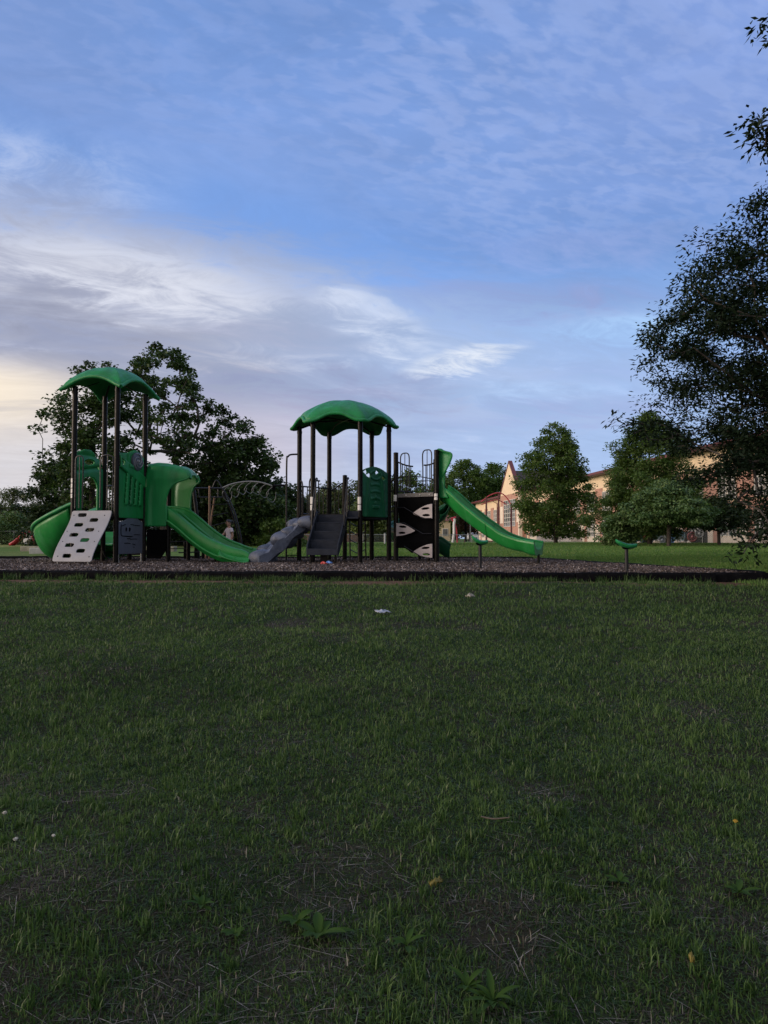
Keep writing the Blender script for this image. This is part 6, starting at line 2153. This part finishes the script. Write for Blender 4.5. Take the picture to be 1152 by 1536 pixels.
# ================================================================ SCHOOL
BRICK = mat('school_brick', (0.44, 0.245, 0.185), 0.85, 0.14, 3.0, alt=(0.36, 0.19, 0.145), altscale=1.5, altamt=0.6)
STUCCO = mat('cream_stucco', (0.76, 0.60, 0.42), 0.85, 0.05, 0.8, alt=(0.70, 0.54, 0.38), altscale=0.5, altamt=0.4)
CREAMBLK = mat('cream_block', (0.74, 0.64, 0.53), 0.85, 0.06, 2.0)
REDMETAL = mat('red_metal_roof', (0.12, 0.027, 0.032), 0.5, 0.15, 2.0)
BROWNROOF = mat('brown_red_roof', (0.058, 0.036, 0.034), 0.6, 0.2, 2.0)
WHITEF = mat('white_window_frame', (0.62, 0.60, 0.56), 0.5, 0.05, 3.0)
DOORRED = mat('red_door_paint', (0.30, 0.03, 0.035), 0.5, 0.1, 3.0)


def glassmat():
    m = bpy.data.materials.new('window_glass'); m.use_nodes = True
    t = NT(m.node_tree); out = t.new('ShaderNodeOutputMaterial'); p = t.new('ShaderNodeBsdfPrincipled')
    t.nt.links.new(p.outputs[0], out.inputs[0])
    P = t.new('ShaderNodeNewGeometry').outputs['Position']
    t.put(p.inputs['Base Color'], t.mix(t.ss(t.noise(P, 0.7, 3), 0.4, 0.6), (0.05, 0.055, 0.06), (0.13, 0.13, 0.13)))
    p.inputs['Roughness'].default_value = 0.08
    p.inputs['Specular IOR Level'].default_value = 0.9
    return m


GLASS = glassmat()


def build_school():
    FX = lambda D: 33.2 - 0.084 * D
    e = np.array([-0.084, 1, 0]); e /= np.linalg.norm(e)
    nrm = np.array([-e[1], e[0], 0])                      # out of the facade, towards the playground
    D0 = 50.0
    O = np.array([FX(D0), D0, 0])
    gl = 0.72                                            # ground level along the school
    T = thing('school_building', O + e * 50 + (0, 0, gl), 'two-storey brick and cream school with a tall steep gable and red roof edges', 'building')
    sD = lambda D: (D - D0) / e[1]                         # distance along the facade for a depth
    pxD = lambda px: 34560.0 / (px - 485.3)
    Q = lambda s, out, z: O + e * s + nrm * out + UP * z
    def wallbox(mb, s0, s1, o0, o1, z0, z1):
        mb.box(Q((s0 + s1) / 2, (o0 + o1) / 2, (z0 + z1) / 2), (s1 - s0, abs(o1 - o0), z1 - z0), [e, nrm, UP])
    eave = gl + 8.0
    s_a, s_g0, s_g1, s_b = sD(46), sD(117.6), sD(130), sD(157)
    # main block
    mb = MB(); wallbox(mb, s_a, s_b, -16, 0, gl - 0.5, eave); wl = mb.build('wall', STUCCO, T)
    # brick base, brick pilasters and cream bands
    bays = []
    def zone(s0, s1):
        n = max(1, int(round((s1 - s0) / 5.2))); w = (s1 - s0) / n
        zb = [(s0 + i * w, s0 + (i + 1) * w) for i in range(n)]
        mb = MB(); mc = MB()
        for (b0, b1) in zb:
            w = b1 - b0
            wallbox(mb, b0, b0 + w * 0.30, 0, 0.10, gl, gl + 6.5)
            wallbox(mb, b0 + w * 0.86, b1, 0, 0.10, gl, gl + 6.5)
            wallbox(mb, b0 + w * 0.30, b0 + w * 0.86, 0, 0.07, gl + 2.75, gl + 3.5)
            wallbox(mc, b0 + w * 0.30, b0 + w * 0.86, 0, 0.07, gl, gl + 0.75)
            wallbox(mc, b0 + w * 0.02, b0 + w * 0.28, 0.10, 0.14, gl, gl + 2.2)
        mb.build('brickwork', BRICK, T); mc.build('cream_plinth', CREAMBLK, T)
        bays.extend(zb)
    zone(s_a, s_g0 - 1.2); zone(s_g1 + 0.3, s_b)
    def window(s0, s1, z0, z1, out, nc, nr, parent=T):
        fr = MB(); t = 0.09
        for i in range(nc + 1):
            c = s0 + (s1 - s0) * i / nc
            wallbox(fr, c - t / 2, c + t / 2, out, out + 0.10, z0, z1)
        for j in range(nr + 1):
            c = z0 + (z1 - z0) * j / nr
            wallbox(fr, s0 - t / 2 + 0.002, s1 + t / 2 - 0.002, out + 0.002, out + 0.096, c - t / 2, c + t / 2)
        o = fr.build('window', WHITEF, parent)
        pn = MB(); wallbox(pn, s0, s1, out, out + 0.03, z0, z1); pn.build('pane', GLASS, o)
        return o
    for (b0, b1) in bays:
        w = b1 - b0
        for (z0, z1) in ((gl + 0.75, gl + 2.6), (gl + 3.75, gl + 6.0)):
            window(b0 + w * 0.34, b0 + w * 0.56, z0, z1, 0.02, 2, 3)
            window(b0 + w * 0.61, b0 + w * 0.83, z0, z1, 0.02, 2, 3)
    # roof edge: overhang, red fascia, low pitch
    mb = MB()
    for (s0, s1) in ((s_a - 0.6, s_g0 - 0.4), (s_g1 + 0.4, s_b + 0.9)):
        P = [(1.1, eave), (1.1, eave + 0.32), (-8, eave + 2.6), (-17, eave + 0.3), (-17, eave)]
        V = [Q(s0, a, b) for a, b in P] + [Q(s1, a, b) for a, b in P]
        mb.add(V, [(4, 3, 2, 1, 0), (5, 6, 7, 8, 9)] + [(i, (i + 1) % 5, 5 + (i + 1) % 5, 5 + i) for i in range(5)])
    rf = mb.build('roof', BROWNROOF, T)
    mb = MB()
    for (s0, s1) in ((s_a - 0.62, s_g0 - 0.38), (s_g1 + 0.38, s_b + 0.92)):
        wallbox(mb, s0, s1, 1.103, 1.16, eave + 0.06, eave + 0.34)
    wallbox(mb, s_a - 0.68, s_a - 0.62, -17, 1.15, eave - 0.05, eave + 0.36)
    mb.build('fascia', REDMETAL, rf)
    # gable bay
    go = 1.25
    gp = gl + 13.7; ge = gl + 8.1
    sm = (s_g0 + s_g1) / 2
    mb = MB(); wallbox(mb, s_g0, s_g1, -3, go, gl - 0.5, ge); mb.build('gable_wall', BRICK, T)
    mb = MB()
    mb.add([Q(s_g0, go + 0.02, ge), Q(s_g1, go + 0.02, ge), Q(sm, go + 0.02, gp)], [(0, 1, 2)])
    mb.build('gable', STUCCO, T)
    mb = MB()
    rg, re_ = gp - 1.5, ge - 1.0
    V = [Q(s_g0 + .2, go - .4, re_), Q(sm, go - .4, rg), Q(s_g1 - .2, go - .4, re_), Q(s_g0 + .2, -12, re_), Q(sm, -12, rg), Q(s_g1 - .2, -12, re_)]
    mb.add(V, [(0, 3, 4, 1), (1, 4, 5, 2), (3, 5, 4), (0, 1, 2)])
    gr = mb.build('gable_roof', BROWNROOF, T)
    mb = MB()
    mb.add([Q(s_g0, go - .4, ge), Q(s_g1, go - .4, ge), Q(sm, go - .4, gp), Q(s_g0, go + .018, ge), Q(s_g1, go + .018, ge), Q(sm, go + .018, gp)], [(0, 2, 1), (0, 3, 5, 2), (1, 2, 5, 4), (0, 1, 4, 3)])
    mb.build('parapet', STUCCO, T)
    mb = MB()
    for s in (s_g0, s_g1):
        a, b = Q(s, go - .19, ge + .1), Q(sm, go - .19, gp + .1)
        mb.beam(a - (b - a) * .02, b + (b - a) * .004, .62, .26)
    mb.build('rake_cap', REDMETAL, T)
    mb = MB()
    for (s0, s1) in ((s_g0 - 0.06, s_g0 + 1.5), (s_g1 - 1.9, s_g1 + 0.06)):
        MBx = MB(); wallbox(MBx, s0, s1, go - 2.0, go + 0.06, gl + 3.2, gl + 6.2); MBx.build('cream_block', CREAMBLK, T)
    wallbox(mb, s_g0 - 0.05, s_g0 + 0.5, go - 0.5, go + 0.05, gl, gl + 8)
    mb.build('quoin', CREAMBLK, T)
    window(sD(119.9), sD(127.2), gl + 2.6, gl + 7.1, go + 0.02, 6, 6)
    mb = MB(); mb.ball(Q(sm + 1, go + 0.1, gl + 1.3), 0.3, 10, 6); mb.build('wall_lamp', BLACK, T)
    mb = MB(); wallbox(mb, sD(118.5), sD(126), go + 0.02, go + 0.08, gl - 0.2, gl + 0.9); mb.build('vent_panel', mat('grey_panel', (0.3, 0.3, 0.3), 0.6), T)
    # downpipe on the left wing
    mb = MB(); s = sD(pxD(738)); mb.tube([Q(s + 1.8, 1.0, eave - 0.1), Q(s, 0.2, eave - 0.9), Q(s, 0.2, gl)], 0.09, 8); mb.build('downpipe', mat('pipe_brown', (0.16, 0.07, 0.05), 0.5), T)
    # red doors and pale entrance right of the gable
    mb = MB(); wallbox(mb, sD(108), sD(111.5), 0.02, 0.12, gl, gl + 2.4); d = mb.build('door', DOORRED, T)
    mb = MB(); mb.tube([Q(sD(108.6), 0.12, gl + 1.0), Q(sD(108.6), 0.2, gl + 1.05), Q(sD(108.6), 0.2, gl + 1.3), Q(sD(108.6), 0.12, gl + 1.35)], 0.03, 6); mb.build('handle', PALERAIL, d)
    mb = MB(); wallbox(mb, sD(92), sD(107), 0.11, 1.6, gl - 0.2, gl + 1.1); mb.build('pale_ramp', mat('pale_concrete', (0.5, 0.45, 0.42), 0.9), T)


build_school()


def house(px, D, w, h, roof_h, label, wallm, roofm, depth=8, yaw=0.0):
    b = np.array(ground_at(px, D))
    T = thing('house', b, label, 'house', 'houses beyond the field')
    ex = np.array([math.cos(yaw), math.sin(yaw), 0]); ey = np.array([-math.sin(yaw), math.cos(yaw), 0])
    Q = lambda x, y, z: b + ex * x + ey * y + UP * z
    MB().box(Q(0, depth / 2, h / 2 - 0.3), (w, depth, h + 0.6), [ex, ey, UP]).build('wall', wallm, T)
    V = [Q(-w / 2 - .4, -.4, h), Q(w / 2 + .4, -.4, h), Q(w / 2 + .4, depth + .4, h), Q(-w / 2 - .4, depth + .4, h), Q(-w / 2 + .6, depth / 2, h + roof_h), Q(w / 2 - .6, depth / 2, h + roof_h)]
    MB().add(V, [(0, 1, 5, 4), (1, 2, 5), (2, 3, 4, 5), (3, 0, 4), (3, 2, 1, 0)]).build('roof', roofm, T)
    n = max(2, int(w / 2.2))
    for fl in range(max(1, int(h / 2.8))):
        for i in range(n):
            c = -w / 2 + w * (i + .5) / n; z = 1.5 + fl * 2.7
            fr = MB().box(Q(c, -.02, z), (1.0, .08, 1.3), [ex, ey, UP]).build('window', WHITEF, T)
            MB().box(Q(c, -.07, z), (.84, .04, 1.14), [ex, ey, UP]).build('pane', GLASS, fr)
    return T


house(660, 125, 3.6, 3.5, 1.8, 'small cream house with a reddish hipped roof, left of the long slide', mat('cream_siding', (0.42, 0.34, 0.22), 0.8), mat('reddish_shingle', (0.20, 0.075, 0.06), 0.8))
house(523, 128, 5.0, 2.4, 1.6, 'pale low house seen between the hexagonal tower posts', mat('pale_siding', (0.50, 0.46, 0.38), 0.8), mat('grey_shingle', (0.25, 0.23, 0.21), 0.8))


# ================================================================ FENCES
GALV = mat('galvanised_pipe', (0.26, 0.26, 0.25), 0.5, 0.15, 6, metal=0.2)
WIRE = mat('fence_wire', (0.20, 0.20, 0.19), 0.5, 0.15, 6, metal=0.2)


def chain_fence(pts, h, label, spacing=2.6, sp=0.16, rw=0.006, zoff=0.0, group=None):
    pts = [np.array(p, float) for p in pts]
    seg = [np.linalg.norm(pts[i + 1] - pts[i]) for i in range(len(pts) - 1)]
    tot = sum(seg)
    def at(s):
        i = 0
        while i < len(seg) - 1 and s > seg[i]:
            s -= seg[i]; i += 1
        p = pts[i] + (pts[i + 1] - pts[i]) * (s / seg[i])
        return np.array([p[0], p[1], float(gz(p[0], p[1])) + zoff])
    c = at(tot / 2)
    T = thing('chain_link_fence', c, label, 'fence', group)
    n = int(tot / spacing)
    P = [at(tot * i / n) for i in range(n + 1)]
    for p in P:
        mb = MB(); mb.tube([p + (0, 0, -.1), p + (0, 0, h)], 0.035, 8); mb.ball(p + (0, 0, h), .045, 8, 5); mb.build('post', GALV, T)
    MB().tube([p + (0, 0, h - .03) for p in P], 0.028, 8).build('top_rail', GALV, T)
    segs = []
    m = int((tot + h) / sp)
    for i in range(m):
        s = i * sp - h
        for sg in (1, -1):
            s0, s1 = (s, s + h) if sg > 0 else (s + h, s)
            za, zb = 0.05, h - .05
            lo, hi = min(s0, s1), max(s0, s1)
            a0, a1 = max(lo, 0), min(hi, tot)
            if a1 <= a0: continue
            f0 = (a0 - s0) / (s1 - s0); f1 = (a1 - s0) / (s1 - s0)
            segs.append((at(a0) + UP * (za + (zb - za) * f0), at(a1) + UP * (za + (zb - za) * f1), rw, rw))
    V, Fq = tube_arrays(segs, 3)
    np_mesh('wire_mesh', V, Fq, WIRE, T)
    return T, at, tot


chain_fence([(W3(430, 808, 62)[0], 62), (W3(760, 808, 66)[0], 66)], 0.75, 'low chain link fence with a pale top rail across the far field', 3.2)
chain_fence([(W3(-60, 808, 46)[0], 46), (W3(100, 808, 47)[0], 47)], 0.9, 'chain link fence by the red slide on the far left', 2.6)
chain_fence([(W3(790, 808, 66)[0], 66), (W3(948, 808, 60)[0], 60)], 0.85, 'chain link fence along the foot of the school, left of the dense rounded tree', 3.0)
RF, rf_at, rf_tot = chain_fence([(W3(944, 808, 59)[0], 59), (W3(1085, 808, 55.5)[0], 55.5), (W3(1240, 808, 52)[0], 52)], 1.1, 'chain link fence hung with painted wheels, under the big dark oak', 2.7)


def build_wheels():
    specs = [(951, 805, .40, (0.05, 0.10, 0.10), 'teal-grey painted wheel, leftmost on the fence'), (959, 811, .30, (0.06, 0.14, 0.13), 'dark teal painted wheel low on the fence, right of the leftmost one'), (969, 803, .33, (0.34, 0.05, 0.06), 'red painted wheel high on the fence'),
             (978, 814, .30, (0.10, 0.14, 0.18), 'slate blue painted wheel low on the fence, left of the green one'), (989, 808, .38, (0.07, 0.15, 0.10), 'green painted wheel on the fence'), (992, 812, .28, (0.20, 0.22, 0.24), 'grey painted wheel overlapping the green one'),
             (1003, 801, .42, (0.22, 0.23, 0.20), 'pale grey oval painted wheel high on the fence'), (1006, 811, .36, (0.06, 0.14, 0.30), 'blue painted wheel low on the fence'), (1018, 804, .46, (0.12, 0.24, 0.30), 'largest wheel on the fence, pale teal with a blue centre'),
             (1021, 811, .26, (0.16, 0.18, 0.16), 'small grey wheel under the largest one'), (1037, 805, .38, (0.22, 0.08, 0.08), 'dull red painted wheel right of the largest one'), (1048, 800, .34, (0.20, 0.20, 0.20), 'grey painted wheel nearest the tall pale fence post')]
    for i, (px, py, r, c, lab) in enumerate(specs):
        # find the point on the fence line seen at this pixel column
        best = min(np.linspace(0, rf_tot, 400), key=lambda s: abs(576 + F * rf_at(s)[0] / rf_at(s)[1] - px))
        p = rf_at(best); z = Zat(py, p[1])
        r = min(r * 0.92, 0.5)
        z = max(z, p[2] + r + 0.02)
        o = np.array([p[0], p[1] - 0.06 - 0.03 * (i % 3), z])
        T = thing('painted_wheel', o, lab, 'wheel', 'painted wheels on the fence')
        m = mat('wheel_paint', c, 0.5, 0.15, 4)
        ring = [o + (r * math.cos(t), 0, r * math.sin(t)) for t in np.linspace(0, 2 * math.pi, 28)[:-1]]
        MB().tube(ring, 0.055, 8, closed=True).build('rim', m, T)
        sp = MB()
        for k in range(8):
            t = k * math.pi / 4 + i
            sp.tube([o, o + (r * math.cos(t), 0, r * math.sin(t))], 0.016, 5)
        sp.tube([o + (r * .55 * math.cos(t), 0, r * .55 * math.sin(t)) for t in np.linspace(0, 2 * math.pi, 20)[:-1]], 0.022, 6, closed=True)
        sp.build('spokes', m, T)
        MB().ball(o, 0.10, 10, 6, (1, .5, 1)).build('hub', mat('hub_paint', tuple(min(.5, q * 1.7 + .03) for q in c), 0.5), T)
    # pale stones along the fence foot
    for i, (px, r) in enumerate(((985, .22), (1016, .20), (1024, .16), (1033, .14), (958, .14))):
        D = 54.5
        c = np.array(ground_at(px, D)); mb = MB(); mb.ball(c + (0, 0, r * .5), r, 12, 8, (1.2, .9, .8))
        rng = np.random.default_rng(i)
        mb.v = [tuple(np.array(v) + rng.normal(0, .025, 3)) for v in mb.v]
        o = mb.build('pale_stone', mat('pale_stone', (0.5, 0.43, 0.35), 0.9, 0.2, 5), org=c)
        tag(o, ('largest pale stone at the foot of the wheel-decorated fence', 'pale stone under the blue and the largest wheel', 'smaller pale stone right of the one under the blue wheel', 'small pale stone under the dull red wheel', 'small pale stone at the left end of the wheel-decorated fence')[i], 'stone', 'stones at the fence foot')
    # dark panel boards behind the wheels
    s0, s1 = 0.12, rf_tot * 0.43
    a, b = rf_at(s0), rf_at(s1)
    o = MB().beam(a + (0, .10, .48), b + (0, .10, .48), .03, .92).build('screen_board', mat('dark_screen', (0.022, 0.027, 0.030), 0.8, 0.3, 2), org=a)
    tag(o, 'dark privacy screen behind the painted wheels on the fence', 'screen')


build_wheels()


# wooden fence and field edge, centre
def build_field_edge():
    WOOD = mat('red_brown_boards', (0.12, 0.065, 0.045), 0.85, 0.3, 2.0, streak=True)
    a = np.array(ground_at(300, 76)); b = np.array(ground_at(545, 80))
    T = thing('board_fence', (a + b) / 2, 'low red-brown board fence across the far side of the field', 'fence')
    d = (b - a); L_ = np.linalg.norm(d[:2]); n = int(L_ / 0.16)
    mb = MB(); rng = np.random.default_rng(4)
    for i in range(n):
        p = a + d * (i + .5) / n
        h = 0.95 + rng.uniform(-.02, .02)
        mb.box(p + (0, 0, h / 2), (.145, .02, h))
    mb.build('boards', WOOD, T)
    MB().beam(a + (0, .04, .7), b + (0, .04, .7), .05, .09).beam(a + (0, .04, .25), b + (0, .04, .25), .05, .09).build('rail', WOOD, T)
    # single pale goal-like post in the field
    c = np.array(ground_at(577, 50))
    T2 = thing('pale_post', c, 'single short pale post in the far field, seen between the two right-hand tower posts', 'post')
    MB().tube([c + (0, 0, -.1), c + (0, 0, .72)], .06, 10).build('shaft', LABELW, T2)
    MB().ball(c + (0, 0, .72), .07, 10, 6, (1, 1, .5)).build('cap', GALV, T2)
    # dry grass bank beyond
    CON = mat('pale_concrete_kerb', (0.30, 0.31, 0.30), 0.9, 0.2, 3)
    for (x0, x1, y0, y1, lab) in ((-13.9, -9.6, 28.4, 28.4, 'pale concrete kerb strip on the far left beyond the bed'), (-15.8, -8.9, 31.5, 30.8, 'long thin timber edging beyond the pale kerb on the far left')):
        a = np.array([x0, y0, float(gz(x0, y0)) + .10]); b = np.array([x1, y1, float(gz(x1, y1)) + .10])
        o = MB().beam(a, b, .35, .26).build('kerb_strip', CON if 'concrete' in lab else mat('grey_timber', (0.22, 0.21, 0.16), .9, .3, 4), org=a, bevel=.02)
        tag(o, lab, 'kerb')
    a = np.array([-10.9, 26.5, float(gz(-10.9, 26.5)) + .07]); b = np.array([-8.3, 26.0, float(gz(-8.3, 26)) + .07])
    tag(MB().beam(a, b, .2, .22).build('kerb_strip', TIMBER, org=a, bevel=.02), 'short black edging timber under the spiral slide on the far left', 'kerb')


build_field_edge()


# ================================================================ FAR PLAY EQUIPMENT, CAR
REDP = mat('red_plastic', (0.40, 0.028, 0.045), 0.45, 0.15, 4)
REDS = mat('red_steel', (0.40, 0.045, 0.055), 0.45, 0.15, 4)
WHITEP = mat('white_plastic', (0.62, 0.62, 0.62), 0.5, 0.1, 4)


def build_far_play():
    # red slide on the far left
    D = 44
    w = lambda x, y, d=0: W3(x, y, D + d)
    b = np.array(ground_at(36, D))
    T = thing('red_slide', b, 'small red slide on the far left, half hidden behind the green spiral slide', 'slide')
    P = []
    for (x, y) in ((17, 819), (24, 815), (32, 807), (40, 800), (46, 799)):
        c = w(x, y)
        P.append([c + (0, -.30, .16), c + (0, -.27, .02), c + (0, 0, -.03), c + (0, .27, .02), c + (0, .30, .16)])
    MB().grid(P).build('chute', REDP, T, solid=.05)
    mb = MB()
    for d in (-.3, .3):
        mb.tube([w(50, 798) + (0, d, 0), (w(57, 808) * (1, 1, 0)) + (0, d, b[2])], .05, 8)
    mb.build('leg', REDP, T)
    mb = MB(); mb.box(w(46, 806), (.35, .5, .45)); mb.box(w(41, 812), (.3, .45, .35)); mb.build('side_panel', WHITEP, T, bevel=.05)
    # red arched climber beyond the long slide
    D = 74
    b = np.array(ground_at(748, D))
    T = thing('arched_climber', b, 'red arched steel climber in front of the school, above the long green slide', 'climbing frame')
    mb = MB()
    for d in (0, 1.6):
        mb.tube(smooth_path([w2 for w2 in (W3(722, 753, D + d), W3(733, 744, D + d), W3(745, 739.5, D + d), W3(754, 741, D + d), W3(762, 749, D + d), W3(766, 756, D + d))], 26), .06, 8)
    mb.tube(smooth_path([W3(722, 757, D), W3(735, 752, D), W3(747, 750, D), W3(760, 757, D)], 20), .05, 8)
    mb.build('arch', REDS, T)
    mb = MB()
    for t in np.linspace(.05, .95, 8):
        x = 722 + 44 * t; y = np.interp(x, [722, 733, 745, 754, 762, 766], [753, 744, 739.5, 741, 749, 756])
        mb.tube([W3(x, y, D), W3(x, y, D + 1.6)], .035, 6)
    mb.build('rung', REDS, T)
    DKR = mat('dark_red_steel', (0.09, 0.02, 0.025), .5)
    for x in (729.5, 748, 767):
        top = 745 if x < 740 else (741 if x < 760 else 757)
        MB().tube([W3(x, top, D), W3(x, 808, D) * (1, 1, 0) + (0, 0, b[2])], .09, 8).build('leg', DKR, T)
    # red-and-white swing-like frame
    D = 70
    b = np.array(ground_at(681, D))
    T = thing('leaning_play_frame', b, 'leaning red and white play frame far behind the upper half of the long slide', 'play frame')
    g = lambda x: W3(x, 808, D) * (1, 1, 0) + (0, 0, b[2])
    MB().tube([g(679), W3(681, 800, D), W3(681, 786, D), W3(682, 778, D)], .13, 10).build('white_leg', WHITEP, T)
    MB().tube([W3(677.5, 777, D), W3(682, 785, D), W3(684.5, 795, D), g(686)], .08, 8).build('red_leg', REDP, T)
    MB().tube([W3(676, 778, D), W3(684, 776, D)], .09, 8).build('cross_bar', REDP, T)
    # low red structures near the fence
    for (x0, x1, y0, y1, lab) in ((686, 696, 812, 822, 'low red play panel behind the field fence, left of the white car'), (725, 737, 813, 823, 'low red play panel behind the field fence, right of the green pod')):
        D = 72
        c = W3((x0 + x1) / 2, (y0 + y1) / 2, D); gg = float(gz(c[0], D)); zt = Zat(y0, D)
        T = thing('red_play_structure', c * (1, 1, 0) + (0, 0, gg), lab, 'play panel', 'low red play panels')
        wd = (x1 - x0) / F * D
        MB().box((c[0], D, (gg + zt) / 2 + .08), (wd, .08, zt - gg - .1)).build('board', REDP, T, bevel=.02)
        for s in (-1, 1):
            MB().tube([(c[0] + s * (wd / 2 + .05), D, gg - .1), (c[0] + s * (wd / 2 + .05), D, zt + .1)], .05, 8).build('post', DKR, T)
    # tall dark pole with a lamp arm
    for (px, py, D, lab) in ((698.5, 768, 90, 'tall dark pole with a short arm behind the long slide'), (705.5, 775, 92, 'thinner pale pole right of the tall dark pole')):
        b = np.array(ground_at(px, D)); zt = Zat(py, D)
        T = thing('street_pole', b, lab, 'pole', 'poles beyond the field fence')
        MB().tube([b + (0, 0, -.1), (b[0], b[1], zt)], [.16, .11] if px < 700 else [.09, .07], 10).build('shaft', BLACK if px < 700 else GALV, T)
        MB().tube([(b[0], b[1], zt - .1), (b[0] - .9, b[1], zt + .05)], .06, 8).build('arm', BLACK if px < 700 else GALV, T)
    # parked car, seen end-on
    D = 118
    b = np.array(ground_at(711, D)); b[2] += .02
    T = thing('parked_car', b, 'white parked car seen from the front beyond the field fence', 'car')
    prof = [(-.86, .30), (-.90, .55), (-.88, .82), (-.82, .95), (-.62, 1.42), (-.5, 1.47), (.5, 1.47), (.62, 1.42), (.82, .95), (.88, .82), (.90, .55), (.86, .30)]
    secs = [(-2.1, .86, .60), (-1.95, .97, .66), (-1.1, 1.0, .68), (-.5, 1.0, 1.0), (1.1, 1.0, 1.0), (1.9, .98, .72), (2.15, .90, .62)]
    P = np.array([[b + np.array([x * sx, 2.1 + y, .3 + (z - .3) * sz]) for (x, z) in prof] for (y, sx, sz) in secs])
    mb = MB(); mb.grid(P); k = len(prof)
    mb.add(list(P[0]), [tuple(range(k))]); mb.add(list(P[-1]), [tuple(reversed(range(k)))])
    body = mb.build('body', mat('white_car_paint', (0.62, 0.63, 0.65), .3, .03, 2, coat=.5), T)
    MB().add([b + np.array(q) for q in ((-.76, 1.02, 1.00), (.76, 1.02, 1.00), (.60, 1.53, 1.40), (-.60, 1.53, 1.40))], [(0, 1, 2, 3)]).build('windscreen', GLASS, T)
    MB().box(b + (0, .0, .52), (1.0, .06, .18)).build('grille', BLACK, T)
    for s in (-1, 1):
        MB().ball(b + (s * .62, .06, .66), .14, 10, 6, (1.3, .5, .7)).build('headlight', LABELW, T)
        for y in (.75, 3.45):
            wo = MB().tube([b + (s * .70, y, .31), b + (s * .88, y, .31)], .31, 18).build('wheel', BLACK, T)
            MB().tube([b + (s * .86, y, .31), b + (s * .895, y, .31)], .19, 14).build('rim', GALV, wo)


build_far_play()
print('objects', len(S.objects))
